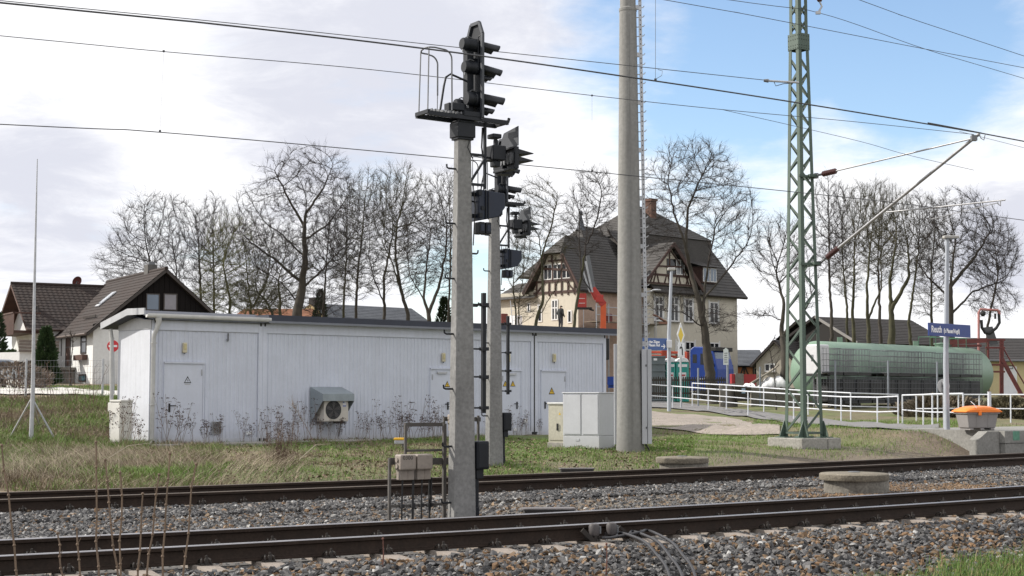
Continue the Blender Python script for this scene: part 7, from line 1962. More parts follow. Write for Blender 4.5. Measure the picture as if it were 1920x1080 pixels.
# ------------------------------------------------------------------ bare trees grown towards points spread through their crowns
def grow(starts, att, step, kill, infl, seed, wig=.12, up=.04, maxit=160):
    r = np.random.default_rng(seed)
    nodes = []; par = []
    for ch in starts:                       # each a polyline of points; first point roots a trunk
        prev = -1
        pts = [np.array(p, float) for p in ch[1]]
        if ch[0] is not None:
            d = [np.linalg.norm(n - pts[0]) for n in nodes]; prev = int(np.argmin(d))
        else:
            nodes.append(pts[0]); par.append(-1); prev = len(nodes) - 1
        for a, b in zip(pts, pts[1:]):
            k = max(1, int(np.linalg.norm(b - a) / step))
            for i in range(1, k + 1):
                p = a + (b - a) * i / k + r.normal(0, .025 * step / .35, 3) * (1 if i < k else 0)
                nodes.append(p); par.append(prev); prev = len(nodes) - 1
    n_fixed = len(nodes); kidn = {}
    att = np.array(att); alive = np.ones(len(att), bool)
    P_ = np.array(nodes)
    best = np.full(len(att), 1e9); bi = np.zeros(len(att), int)
    def upd(i0):
        new = np.array(nodes[i0:])
        d = np.linalg.norm(att[:, None] - new[None], axis=2); j = d.argmin(1); dm = d[np.arange(len(att)), j]
        m = dm < best; best[m] = dm[m]; bi[m] = j[m] + i0
    upd(0)
    for it in range(maxit):
        idx = np.nonzero(alive & (best < infl))[0]
        if len(idx) == 0: 
            if not alive.any(): break
            infl *= 1.5
            if infl > 40: break
            continue
        acc = {}
        for a in idx:
            n = bi[a]; v = att[a] - nodes[n]; v /= (np.linalg.norm(v) + 1e-9)
            acc[n] = acc.get(n, 0) + v
        i0 = len(nodes)
        for n, v in acc.items():
            if kidn.get(n, 0) >= 2:
                alive[bi == n] = False; continue
            kidn[n] = kidn.get(n, 0) + 1
            pd = nodes[n] - nodes[par[n]] if par[n] >= 0 else np.array((0, 0, 1.))
            pd = pd / (np.linalg.norm(pd) + 1e-9)
            v = v / (np.linalg.norm(v) + 1e-9) + pd * .55 + r.normal(0, wig, 3) + np.array((0, 0, up))
            v /= np.linalg.norm(v)
            nodes.append(nodes[n] + v * step * r.uniform(.8, 1.15)); par.append(n)
        if len(nodes) == i0: continue
        upd(i0); alive &= best > kill
        if len(nodes) > 6500: break
    N_a, P_a = np.array(nodes), np.array(par)
    for _ in range(3):
        main = np.full(len(N_a), -1)
        for i in range(len(N_a) - 1, -1, -1):
            if P_a[i] >= 0: main[P_a[i]] = i
        k = np.nonzero((P_a >= 0) & (main >= 0) & (np.arange(len(N_a)) >= n_fixed))[0]
        N2 = N_a.copy(); N2[k] = .5 * N_a[k] + .25 * (N_a[P_a[k]] + N_a[main[k]]); N_a = N2
    return N_a, P_a
def tree_mesh(nodes, par, r_base, r_tip, seed, twig=(2, .35, .8), thr=.055):
    r = random.Random(seed); n = len(nodes)
    ch = [[] for _ in range(n)]
    for i, p in enumerate(par):
        if p >= 0: ch[p].append(i)
    e = 2.25; rad = np.zeros(n)
    for i in range(n - 1, -1, -1):
        s = sum(rad[c] ** e for c in ch[i]); rad[i] = max(r_tip, s ** (1 / e)) if ch[i] else r_tip
    roots = [i for i in range(n) if par[i] < 0]
    pl = np.zeros(n)
    for i in range(n - 1, -1, -1):
        for c in ch[i]: pl[i] = max(pl[i], pl[c] + float(np.linalg.norm(nodes[c] - nodes[i])))
    top = pl[roots].max()
    ta = (r_base * .60) * (pl / top) ** 1.8
    rad = np.sqrt(rad ** 2 * .55 + ta ** 2) + r_tip * .45
    f_ = min(1.7, max(.7, r_base / rad[roots].max()))
    rad = rad * (1 + (f_ - 1) * np.clip((rad - .02) / .25, 0, 1))
    for i in roots:
        rad[i] *= 1.3
    big, small = MB(), MB()
    stack = [(i, None) for i in roots]
    while stack:
        i, p = stack.pop(); chain = ([p] if p is not None else []) + [i]; cur = i
        while ch[cur]:
            c = sorted(ch[cur], key=lambda q: -rad[q]); 
            for o in c[1:]: stack.append((o, cur))
            cur = c[0]; chain.append(cur)
        # split in thick and thin stretches
        seg = []; mode = None
        rs = [rad[q] for q in chain]
        if p is not None: rs[0] = min(rs[0], rs[1] * 1.25)
        j0 = 0
        for j in range(1, len(chain) + 1):
            if j == len(chain) or (rs[j] > thr) != (rs[j0 if j0 else min(1, len(chain) - 1)] > thr):
                a, b = j0, min(j, len(chain) - 1)
                if b > a:
                    tgt = big if rs[min(a + 1, b)] > thr else small
                    rr = rs[a:b + 1]; m = max(rr)
                    sides = 9 if m > .15 else 6 if m > .06 else 4 if m > .025 else 3
                    tgt.tube([nodes[q] for q in chain[a:b + 1]], list(rr), sides, cap=False)
                j0 = b
    # fine twigs: three-sided spikes, each with side shoots
    q = np.random.default_rng(seed + 500)
    thin = np.nonzero((rad < r_tip * 3.2) & (par >= 0))[0]
    cnt = np.array([twig[0] + 5 if not ch[i] else (twig[0] + 1 if rad[i] < r_tip * 2.2 else 3) for i in thin])
    idx = np.repeat(thin, cnt); m = len(idx)
    d = nodes[idx] - nodes[par[idx]]; d /= np.linalg.norm(d, axis=1)[:, None] + 1e-9
    org = nodes[par[idx]] + (nodes[idx] - nodes[par[idx]]) * q.uniform(.1, 1, m)[:, None]
    v = d * .9 + q.normal(0, .48, (m, 3)) + np.array((0, 0, .22)); v /= np.linalg.norm(v, axis=1)[:, None]
    L_ = q.uniform(twig[1], twig[2], m) * q.uniform(.6, 1.1, m)
    def spikes(o, v, L_, r):
        k = len(o); x = np.cross(v, q.normal(0, 1, (k, 3))); x /= np.linalg.norm(x, axis=1)[:, None] + 1e-9; y = np.cross(v, x)
        V = [o + (x * math.cos(t) + y * math.sin(t)) * r for t in (0, 2.094, 4.189)] + [o + v * L_[:, None] + q.normal(0, .03, (k, 3))]
        V = np.stack(V, 1).reshape(-1, 3); F = (np.arange(k)[:, None, None] * 4 + np.array(((0, 1, 3), (1, 2, 3), (2, 0, 3)))[None]).reshape(-1, 3)
        return V, F
    V1, F1 = spikes(org, v, L_, r_tip * .85)
    k2 = np.nonzero(q.random(m) < .8)[0]
    o2 = org[k2] + v[k2] * (L_[k2] * q.uniform(.25, .75, len(k2)))[:, None]
    v2 = v[k2] + q.normal(0, .5, (len(k2), 3)) + np.array((0, 0, .2)); v2 /= np.linalg.norm(v2, axis=1)[:, None]
    V2, F2 = spikes(o2, v2, L_[k2] * q.uniform(.35, .7, len(k2)), r_tip * .75)
    TW = (np.concatenate([V1, V2]), np.concatenate([F1, F2 + len(V1)]))
    return big, small, TW
M_BARK = mat('dark_bark', (.032, .027, .022), .95, .35, 3.0, .5, col2=(.062, .053, .040))
M_BARKG = mat('mossy_bark', (.036, .034, .020), .95, .3, 2.5, .5, col2=(.075, .072, .036))
M_TWIG = mat('twigs', (.029, .023, .020), .95, .25, 2)
M_TWIGG = mat('greenish_twigs', (.044, .039, .020), .95, .3, 2)
M_TWIGO = mat('olive_twigs', (.085, .085, .028), .95, .3, 2)
def tree(name, Y, trunks, ells, npts, r_base, label, seed, step=.26, kill=.36, infl=4.0, rtip=.0085, bark=None, tw=None, twig=(3, .35, .95), depth=.8, wig=.07, up=.05, hollow=.0, dens=2.2):
    """trunks: list of pixel polylines; ells: crown ellipses in pixels (cx, cy, rx, ry, weight)"""
    r = np.random.default_rng(seed); k = Y / FPX
    starts = []; base = None
    for i, (root, pl) in enumerate(trunks):
        pts = [P(x, y, Y + (pl_y if False else 0)) for x, y in pl]
        dy = r.normal(0, .5, len(pts)) * np.linspace(0, 1, len(pts))
        if root is None and i > 0: dy = dy + r.uniform(-1.5, 1.5)
        pts = [(p.x, p.y + d, p.z) for p, d in zip(pts, dy)]
        if root is None:
            g = tz(pts[0][0], pts[0][1]); pts[0] = (pts[0][0], pts[0][1], g - .1)
            if base is None: base = Vector((pts[0][0], pts[0][1], g))
        starts.append((root, pts))
    att = []; npts = int(npts * dens)
    wsum = sum(e[4] for e in ells)
    for cx, cy, rx, ry, w in ells:
        c = P(cx, cy, Y); m = int(npts * w / wsum)
        v = r.normal(0, 1, (m, 3)); v /= np.linalg.norm(v, axis=1)[:, None]
        v *= (hollow + (1 - hollow) * r.random(m) ** (1 / 2.4))[:, None]
        v *= np.array((rx * k, rx * k * depth, ry * k)); att.append(v + np.array(c))
    att = np.concatenate(att)
    nodes, par = grow(starts, att, step, kill, infl, seed, wig, up)
    big, small, TW = tree_mesh(nodes, par, r_base, rtip, seed, twig)
    th = thing(name, base, label, 'tree', 'bare trees beyond the cabin and the road')
    if big.v: big.build('trunk', bark or M_BARK, th, smooth=70)
    cr = small.build('crown', tw or M_TWIG, th)
    o = np_mesh('twigs', TW[0] - np.array(base)[None], TW[1].ravel(), np.full(len(TW[1]), 3), tw or M_TWIG); o.parent = cr
    return th
N_ = None
tree('bare_tree', 104, [(N_, [(325, 640), (328, 560), (330, 500)]), (N_, [(290, 640), (283, 560), (272, 480)]), (N_, [(372, 640), (372, 560), (368, 480)])],
     [(305, 470, 105, 112, 1.0), (240, 500, 66, 55, .4), (375, 480, 60, 95, .5)], 1500, .24, 'many stemmed bare tree rising behind the black gabled house', 1, twig=(2, .5, 1.1), bark=M_BARK, up=.10)
tree('bare_tree', 97, [(N_, [(430, 640), (432, 560), (420, 500)]), (N_, [(455, 640), (462, 590), (470, 560)])],
     [(430, 480, 55, 85, 1.0), (420, 560, 70, 35, .8), (470, 560, 60, 40, .7)], 1300, .17, 'low bare tree with yellow green twigs beside the black gable', 2, bark=M_BARKG, tw=M_TWIGO)
tree('bare_oak', 88, [(N_, [(557, 650), (558, 592), (566, 540), (573, 490), (571, 440), (575, 380)]), (1, [(563, 545), (600, 510), (640, 470)]), (1, [(568, 480), (530, 440), (500, 420)]), (1, [(561, 570), (528, 530), (480, 500)]), (1, [(573, 450), (615, 420), (645, 380)]), (1, [(566, 530), (520, 490), (470, 455), (445, 430)]), (1, [(573, 430), (540, 370), (515, 320)]), (1, [(574, 400), (605, 350), (625, 310)]), (1, [(559, 580), (610, 560), (655, 555)])],
     [(575, 350, 95, 85, 1.0), (500, 420, 75, 85, .8), (635, 420, 65, 100, .8), (560, 470, 120, 60, .5)], 1700, .50, 'largest spreading bare oak with crooked limbs behind the cabin', 3, step=.30, wig=.2, up=.0, twig=(2, .4, .9))
tree('bare_tree', 90, [(N_, [(530, 650), (515, 600), (500, 570), (480, 545)]), (N_, [(545, 650), (530, 590), (528, 530)])],
     [(510, 540, 70, 50, 1.0), (540, 500, 55, 70, .8)], 1300, .28, 'mossy leaning bare tree crossing in front of the largest oak', 4, bark=M_BARKG, tw=M_TWIGG)
tree('bare_tree', 96, [(N_, [(665, 650), (668, 580), (672, 500), (680, 420)])],
     [(685, 420, 48, 110, 1.0), (665, 520, 45, 50, .4)], 900, .19, 'slender straight bare tree between the oak and the leaning trees', 5, tw=M_TWIGG, up=.08)
tree('bare_tree', 92, [(N_, [(722, 650), (720, 580), (722, 520), (735, 450)]), (1, [(720, 570), (700, 520), (690, 480)])],
     [(730, 410, 48, 105, 1.0), (705, 500, 45, 60, .4)], 900, .22, 'bare tree with a forked trunk above the slate roofed house', 6, tw=M_TWIG, up=.08)
tree('bare_tree', 86, [(N_, [(776, 650), (765, 590), (752, 545), (742, 480), (745, 420)]), (1, [(752, 545), (738, 500), (715, 450)])],
     [(760, 410, 62, 105, 1.0), (770, 510, 55, 50, .4)], 1000, .24, 'bare tree leaning towards the oak just left of the forked trunk pair', 7, tw=M_TWIGG, up=.06)
tree('bare_tree', 84, [(N_, [(808, 650), (805, 600), (795, 560), (800, 500), (810, 440)]), (1, [(797, 565), (770, 520), (762, 480)]), (1, [(803, 590), (822, 540), (835, 480), (838, 420)])],
     [(825, 430, 45, 118, 1.0), (790, 450, 45, 95, .6), (850, 500, 25, 70, .3)], 1100, .30, 'bare tree with a wide forked trunk beside the concrete signal mast', 8, bark=M_BARK, tw=M_TWIG, up=.06)
tree('bare_tree', 84, [(N_, [(992, 640), (1006, 600), (1018, 560), (1017, 500), (1010, 440)]), (1, [(1012, 590), (1040, 545), (1056, 500)]), (1, [(1016, 480), (1035, 420), (1045, 370)])],
     [(1005, 400, 48, 72, 1.0), (1040, 430, 40, 80, .6), (990, 480, 40, 60, .5)], 800, .20, 'bare tree standing before the half timbered gable near the signals', 9, tw=M_TWIGG, bark=M_BARKG, up=.08)
tree('bare_tree', 86, [(N_, [(965, 640), (967, 580), (962, 540)]), (N_, [(978, 640), (972, 600), (975, 550)])],
     [(972, 480, 32, 85, 1.0), (985, 570, 28, 35, .5)], 500, .16, 'thin mossy bare tree right behind the second signal mast', 10, bark=M_BARKG, tw=M_TWIGG)
tree('bare_tree', 82, [(N_, [(1068, 640), (1078, 590), (1088, 530), (1097, 470), (1102, 420)]), (1, [(1098, 465), (1120, 410), (1128, 360)]), (1, [(1090, 520), (1085, 450), (1088, 400)])],
     [(1110, 385, 48, 75, 1.0), (1095, 430, 42, 60, .4), (1130, 370, 30, 55, .4)], 800, .19, 'bare tree standing in front of the villa roof beside the round mast', 11, tw=M_TWIG, bark=M_BARKG, up=.10)
tree('bare_tree', 79, [(N_, [(1338, 740), (1330, 690), (1322, 620), (1310, 560), (1298, 510), (1280, 450), (1262, 400), (1250, 340)]), (1, [(1318, 600), (1322, 540), (1330, 480), (1345, 420)]), (1, [(1285, 460), (1290, 390), (1310, 340)]), (1, [(1325, 620), (1280, 585), (1225, 578)]), (1, [(1320, 560), (1370, 500), (1400, 460)])],
     [(1300, 345, 92, 85, 1.0), (1370, 420, 60, 95, .7), (1240, 420, 40, 75, .35), (1255, 570, 55, 25, .25), (1345, 600, 45, 30, .2)], 1500, .37, 'big bare tree with a two armed trunk standing before the blue truck', 12, step=.28, wig=.16)
tree('bare_tree', 76, [(N_, [(1470, 735), (1469, 680), (1467, 620), (1470, 570), (1460, 510)]), (1, [(1468, 605), (1450, 592), (1420, 591), (1408, 588)]), (1, [(1468, 625), (1500, 600), (1520, 560)])],
     [(1465, 480, 60, 75, 1.0), (1430, 590, 30, 15, .15), (1515, 540, 28, 50, .3)], 750, .36, 'dark bare tree with a crooked side limb beside the lattice mast', 13, wig=.2)
for i, (tr, el, rb, lab, Yt) in enumerate([
    ([(N_, [(1562, 660), (1560, 590), (1558, 520), (1555, 440)])], [(1555, 425, 40, 105, 1.0)], .26, 'tall narrow bare tree nearest the lattice mast behind the tank', 94),
    ([(N_, [(1608, 660), (1600, 590), (1598, 520), (1608, 450)])], [(1612, 430, 42, 95, 1.0), (1590, 520, 35, 50, .4)], .26, 'bare tree second from the lattice mast behind the green tank', 97),
    ([(N_, [(1632, 660), (1626, 600), (1622, 540), (1630, 460)]), (1, [(1626, 600), (1650, 540), (1655, 480)])], [(1640, 430, 45, 95, 1.0)], .30, 'bare tree with olive twigs above the ridge of the long shed', 92),
    ([(N_, [(1672, 670), (1672, 600), (1668, 530), (1672, 450)]), (1, [(1672, 580), (1700, 520), (1705, 450)])], [(1680, 440, 45, 100, 1.0), (1700, 470, 40, 70, .5)], .46, 'thick trunked bare tree in the middle of the group behind the tank', 90),
    ([(N_, [(1712, 670), (1705, 600), (1712, 530), (1722, 460)])], [(1722, 440, 42, 85, 1.0)], .24, 'bare tree just left of the station name sign', 99)]):
    tree('bare_tree', Yt, tr, el, 800, rb, lab, 20 + i, bark=M_BARKG if i != 0 else M_BARK, tw=M_TWIGG if i in (1, 2, 3) else M_TWIG, up=.10)
tree('bare_tree', 88, [(N_, [(1785, 690), (1783, 600), (1780, 520), (1790, 450)]), (1, [(1783, 590), (1830, 545), (1880, 525)]), (1, [(1782, 560), (1740, 520), (1725, 490)]), (1, [(1781, 540), (1830, 480), (1860, 430)])],
     [(1800, 440, 75, 92, 1.0), (1860, 480, 58, 65, .7), (1750, 500, 40, 60, .3), (1860, 560, 55, 40, .4)], 1500, .42, 'broad bare tree spreading to the picture edge behind the name sign', 30, step=.28, up=.0)
for i, (tr, el, rb, lab, Yt, n_) in enumerate([
    ([(N_, [(398, 640), (402, 560), (398, 470)])], [(398, 450, 40, 95, 1.0), (410, 550, 45, 35, .5)], .17, 'thin bare tree just right of the black gable ridge', 101, 800),
    ([(N_, [(478, 640), (470, 570), (462, 500)]), (1, [(472, 580), (500, 530), (510, 480)])], [(470, 480, 50, 90, 1.0), (490, 560, 60, 38, .8)], .20, 'bare tree with mossy limbs beyond the orange tiled roof', 99, 1100),
    ([(N_, [(610, 650), (606, 580), (612, 500)])], [(615, 480, 48, 100, 1.0), (600, 560, 50, 40, .6)], .19, 'bare tree crowded behind the largest oak', 101, 1000),
    ([(N_, [(640, 650), (645, 570), (648, 480)])], [(648, 440, 42, 110, 1.0)], .18, 'straight bare tree beside the slate roof chimney', 103, 900),
    ([(N_, [(835, 650), (842, 560), (845, 460)])], [(845, 430, 35, 110, 1.0)], .17, 'thin bare tree almost hidden by the front signal mast', 99, 700),
    ([(N_, [(1588, 660), (1584, 590), (1580, 500)])], [(1582, 450, 38, 105, 1.0)], .22, 'thin bare tree between the two nearest the lattice mast', 104, 900),
    ([(N_, [(1655, 670), (1650, 590), (1652, 480)])], [(1655, 440, 42, 105, 1.0)], .26, 'bare tree close beside the thick trunked one behind the tank', 100, 1000),
    ([(N_, [(1745, 690), (1748, 600), (1752, 500)])], [(1752, 460, 42, 95, 1.0), (1740, 560, 40, 40, .5)], .22, 'bare tree directly behind the station lamp post', 103, 900),
    ([(N_, [(1850, 700), (1852, 610), (1862, 520)])], [(1862, 480, 50, 85, 1.0)], .22, 'bare tree behind the red filling gantry hose', 106, 900)]):
    tree('bare_tree', Yt, tr, el, n_, rb, lab, 50 + i, bark=M_BARKG if i % 2 else M_BARK, tw=M_TWIGG if i % 3 == 1 else M_TWIG, up=.10)
tree('small_bare_tree', 72, [(N_, [(132, 730), (131, 690), (133, 650)])], [(134, 632, 15, 18, 1.0)], 130, .09, 'small pollarded bare tree before the white house wall', 31, step=.16, kill=.3, rtip=.010, twig=(1, .1, .3))
tree('bare_bush', 68, [(N_, [(1455, 725), (1452, 690), (1440, 650)])], [(1450, 660, 22, 35, 1.0)], 160, .05, 'thin leafless bush before the beige gabled house', 32, step=.25, kill=.5, rtip=.010, twig=(1, .2, .5))

# conifers and evergreen shrubs: many small sprays through a cone
M_THUJA = mat('thuja_green', (.022, .040, .014), .9, .45, 2.2, attr='tint')
def evergreen(name, px, Y, ytop, ybot, wpx, label, seed, shape=1.0, n=2600, m=None, cat='conifer', col=((.55, .9, .5), (1.5, 1.5, 1.1))):
    r = np.random.default_rng(seed); g = P(px, ybot, Y); t_ = P(px, ytop, Y); h = t_.z - g.z; w = wpx / FPX * Y / 2
    u = r.random(n); ang = r.uniform(0, 2 * np.pi, n); prof = (1 - u ** shape) ** .75 * np.clip(u * 9 + .5, 0, 1)
    lump = 1 + .18 * np.sin(ang * 3 + u * 11) + .12 * np.sin(ang * 7 - u * 23)
    rr = w * prof * lump * (.55 + .45 * r.random(n) ** .5)
    c = np.stack([g.x + rr * np.cos(ang), Y + rr * np.sin(ang), g.z + u * h], 1)
    out = np.stack([np.cos(ang), np.sin(ang), r.uniform(.2, 1.4, n)], 1); out /= np.linalg.norm(out, axis=1)[:, None]
    side = np.cross(out, r.normal(0, 1, (n, 3))); side /= np.linalg.norm(side, axis=1)[:, None]
    L_ = r.uniform(.14, .34, n)[:, None]; W_ = L_ * r.uniform(.25, .5, n)[:, None]
    nrm = np.cross(out, side)
    v = np.stack([c, c + out * L_ * .5 + side * W_ * .5 + nrm * W_ * .2, c + out * L_, c + out * L_ * .5 - side * W_ * .5 + nrm * W_ * .2], 1).reshape(-1, 3)
    f = (np.arange(n)[:, None] * 4 + np.array((0, 1, 2, 3))[None]).ravel()
    q = r.random(n)[:, None]; cc = np.repeat(np.array(col[0]) * (1 - q) + np.array(col[1]) * q, 4, 0)
    th = thing(name, g, label, cat)
    v[:, :] -= np.array(g)[None]
    o = np_mesh('crown', v, f, np.full(n, 4), m or M_THUJA, cc); o.parent = th
    b = MB(); b.tube([g - UP * .2, g + UP * h * .8], [.09, .03], 6); b.build('trunk', M_BARK, th)
    return th
evergreen('thuja', 85, 74, 618, 722, 46, 'dark green pointed thuja before the white house', 1, n=5200)
evergreen('conifer', 600, 108, 545, 640, 34, 'small dark conifer beside the orange tiled roof', 2, n=1500, col=((.4, .6, .35), (1, 1, .8)))
evergreen('conifer', 832, 100, 560, 640, 34, 'dark conifer half hidden behind the concrete signal mast', 3, n=1500, col=((.4, .6, .35), (1, 1, .8)))
evergreen('shrub', 20, 82, 660, 735, 44, 'dark evergreen shrub beside the garage', 4, shape=2.5, n=2600, cat='shrub', col=((.7, .9, .5), (1.7, 1.6, 1)))
evergreen('shrub', -6, 84, 590, 720, 26, 'tall dark evergreen shrub below the balcony', 5, shape=2.5, n=1800, cat='shrub', col=((.4, .6, .35), (1, 1, .8)))
M_DRYHEDGE = mat('dry_hedge', (.17, .14, .115), .95, .3, 3, attr='tint')
evergreen('dry_hedge', 25, 66, 684, 745, 120, 'brown leafless hedge behind the mesh fence', 6, shape=6, n=1700, m=M_DRYHEDGE, cat='hedge', col=((.6, .6, .6), (1.4, 1.35, 1.3)))
evergreen('shrub', 1765, 62, 745, 792, 150, 'low brown brush behind the platform railing', 7, shape=4, n=3500, m=M_DRYHEDGE, cat='shrub', col=((.5, .5, .45), (1.2, 1.2, 1.0)))
evergreen('shrub', 1890, 60, 748, 796, 90, 'low brown brush at the foot of the red stairs', 8, shape=4, n=2200, m=M_DRYHEDGE, cat='shrub', col=((.5, .55, .4), (1.2, 1.3, 1.0)))

# ------------------------------------------------------------------ grass: single blades, in loose tussocks
M_BLADE = mat('grass_blade', (.9, .9, .9), .75, .12, 1.5, attr='tint')
def blades(name, X, Y, h, lean, w, cols, heading=None):
    n = len(X); Z = terrain(X, Y) - .015
    a = rng.uniform(0, 2 * np.pi, n) if heading is None else heading
    ln = lean * h
    dx, dy = np.cos(a), np.sin(a)
    # blade side roughly across the view so that thin blades keep their width
    b = rng.uniform(0, np.pi, n); sx, sy = np.cos(b) * w / 2, np.sin(b) * w / 2
    hz = h * np.sqrt(np.clip(1 - (lean * .8) ** 2, .08, 1))
    p0 = np.stack([X - sx, Y - sy, Z], 1); p1 = np.stack([X + sx, Y + sy, Z], 1)
    m0 = np.stack([X + dx * ln * .35 - sx * .8, Y + dy * ln * .35 - sy * .8, Z + hz * .6], 1); m1 = np.stack([X + dx * ln * .35 + sx * .8, Y + dy * ln * .35 + sy * .8, Z + hz * .6], 1)
    t = np.stack([X + dx * ln, Y + dy * ln, Z + hz], 1)
    V = np.stack([p0, p1, m0, m1, t], 1).reshape(-1, 3)
    k = np.arange(n)[:, None] * 5
    F = np.concatenate([k + np.array((0, 1, 3, 2))[None], ], 1); F2 = k + np.array((2, 3, 4))[None]
    flat = np.concatenate([F, F2], 1).ravel(); cnt = np.tile(np.array((4, 3)), n)
    o = np_mesh(name, V, flat, cnt, M_BLADE, np.repeat(cols, 5, 0))
    return stuff(o)
def patchy(X, Y, a, b, ph): return .5 + .5 * np.sin(X * a + 1.3 * np.sin(Y * b + ph)) * np.sin(Y * b * 1.1 + 1.2 * np.sin(X * a * .7 + ph * 2))
def region(n, x0, x1, Ya, Yb):
    u = rng.uniform((x0 - 960) / FPX, (x1 - 960) / FPX, n); Y = np.sqrt(rng.uniform(Ya ** 2, Yb ** 2, n)); return u * Y, Y
def track_d(X, Y):
    s = X * T.x + Y * T.y; q = np.clip(s - 9.7, -14, 14)
    return s, X * NV.x + Y * NV.y - 0.0042 * q * q - 0.0042 * 28 * np.maximum(np.abs(s - 9.7) - 14, 0)
# cabin footprint, drive and path stay free
cbx, cby = CB.x, CB.y
def free(X, Y):
    lu = (X - cbx) * CU.x + (Y - cby) * CU.y; lv = (X - cbx) * CV.x + (Y - cby) * CV.y
    ok = ~((lu > -.1) & (lu < UE + .1) & (lv > -.25) & (lv < DEP))
    px = 960 + FPX * X / Y; py = 738 + FPX * (CAM_H - terrain(X, Y)) / Y
    dr_lo = np.interp(px, [1150, 1222, 1300, 1390, 1462, 1470], [800, 803, 813, 818, 816, 740]); dr_up = np.interp(px, [1150, 1222, 1300, 1390, 1462, 1470], [772, 772, 778, 788, 800, 741])
    drive = (px > 1150) & (px < 1470) & (py > dr_up + 1 + 2 * np.sin(px * .2)) & (py < dr_lo - 1 + 2 * np.sin(px * .17)) & (rng.random(len(X)) > .05)
    pu = np.interp(px, [1190, 1265, 1330, 1400, 1470, 1560, 1650, 1760], [750, 755, 763, 771, 780, 789, 795, 797]); pl = np.interp(px, [1190, 1265, 1330, 1400, 1470, 1560, 1650, 1760], [764, 767, 773, 782, 791, 800, 805, 806])
    path = (px > 1190) & (px < 1760) & (py > pu) & (py < pl)
    return ok & ~drive & ~path
def grass_zone(name, n, x0, x1, Ya, Yb, hmin, hmax, mix, dmin=23.6, lean=(.2, .8), w=(.006, .012), dens=None, extra=None):
    X, Y = region(n, x0, x1, Ya, Yb); s, d = track_d(X, Y)
    k = (d > dmin + .35 * np.sin(s * 2.3) * np.sin(s * .7)) & free(X, Y)
    if dens is not None: k &= rng.random(n) < dens(X, Y)
    X, Y = X[k], Y[k]; m = len(X)
    g = np.clip(mix(X, Y), 0, 1)
    pick = rng.random(m) < g
    r1 = rng.random(m)[:, None]
    green = np.array((.085, .17, .022)) * (1 - r1) + np.array((.18, .27, .050)) * r1
    straw = np.array((.20, .15, .09)) * (1 - r1) + np.array((.36, .285, .19)) * r1
    brown = np.array((.085, .058, .038)) * (1 - r1) + np.array((.14, .10, .065)) * r1
    c = np.where(pick[:, None], green, np.where((rng.random(m) < .5)[:, None], brown, straw))
    tus = patchy(X, Y, 3.1, 2.7, 1.0)
    h = rng.uniform(hmin, hmax, m) * (.6 + .8 * tus)
    return blades(name, X, Y, h, rng.uniform(lean[0], lean[1], m), rng.uniform(w[0], w[1], m), c)
mixL = lambda X, Y: .44 + 1.0 * (patchy(X, Y, .8, .7, .3) - .45)
mixM = lambda X, Y: .60 + 1.2 * (patchy(X, Y, .9, .8, 2.0) - .5)
mixR = lambda X, Y: .90 + .7 * (patchy(X, Y, .7, .8, 4.0) - .5)
grass_zone('grass', 62000, -40, 420, 24, 38, .06, .22, mixL, lean=(.3, .98), w=(.006, .012))
grass_zone('grass', 60000, 380, 960, 25, 44, .04, .15, mixM, lean=(.3, .95), dens=lambda X, Y: .25 + .85 * patchy(X, Y, 1.7, 1.3, 2.2))
grass_zone('grass', 42000, 900, 1300, 27, 42, .03, .12, mixR, lean=(.2, .85), dens=lambda X, Y: .4 + .7 * patchy(X, Y, 1.5, 1.2, 3.2))
grass_zone('grass', 60000, 1200, 1800, 29, 58, .04, .12, mixR, dmin=24.6, lean=(.2, .8))
grass_zone('grass', 9000, 1560, 1960, 30, 46, .03, .10, lambda X, Y: .35 + 0 * X, dmin=23.6, lean=(.2, .9), dens=lambda X, Y: .5 + 0 * X)
grass_zone('grass', 46000, -60, 280, 36, 49.6, .06, .24, lambda X, Y: .42 + .8 * (patchy(X, Y, .8, .6, 1.3) - .5), lean=(.3, .98), w=(.008, .016))
grass_zone('grass', 8000, -40, 260, 59, 74, .05, .12, lambda X, Y: .95 + 0 * X, lean=(.1, .6), w=(.012, .02))
# flattened straw along the bank foot
X, Y = region(9000, -40, 560, 24, 34); s, d = track_d(X, Y); k = (d > 23.5) & (rng.random(len(X)) < patchy(X, Y, 1.1, .9, .6)); X, Y = X[k], Y[k]; m = len(X); r1 = rng.random(m)[:, None]
hd = np.where(patchy(X, Y, .35, .4, 0) > .5, 0.3, 2.5) + rng.normal(0, .5, m)
blades('dry_grass', X, Y, rng.uniform(.25, .65, m), np.full(m, .97), rng.uniform(.005, .010, m), np.array((.14, .11, .07)) * (1 - r1) + np.array((.34, .28, .19)) * r1, hd)
# grass in the near corner of the picture
def corner():
    n = 48000
    s = rng.uniform(10.5, 20, n); d = rng.uniform(9.8, 12.2, n)
    q = np.clip(s - 9.7, -14, 14); dd = d + .0042 * q * q
    X = s * T.x + dd * NV.x; Y = s * T.y + dd * NV.y
    k = d < 11.0 + .19 * (s - 12.3) + .12 * np.sin(s * 3) + .1 * rng.normal(0, 1, n); X, Y = X[k], Y[k]; m = len(X); r1 = rng.random(m)[:, None]
    c = np.where((rng.random(m) < .85)[:, None], np.array((.07, .15, .02)) * (1 - r1) + np.array((.16, .25, .05)) * r1, np.array((.36, .30, .16)))
    blades('grass', X, Y, rng.uniform(.08, .24, m), rng.uniform(.1, .7, m), rng.uniform(.004, .008, m), c)
corner()

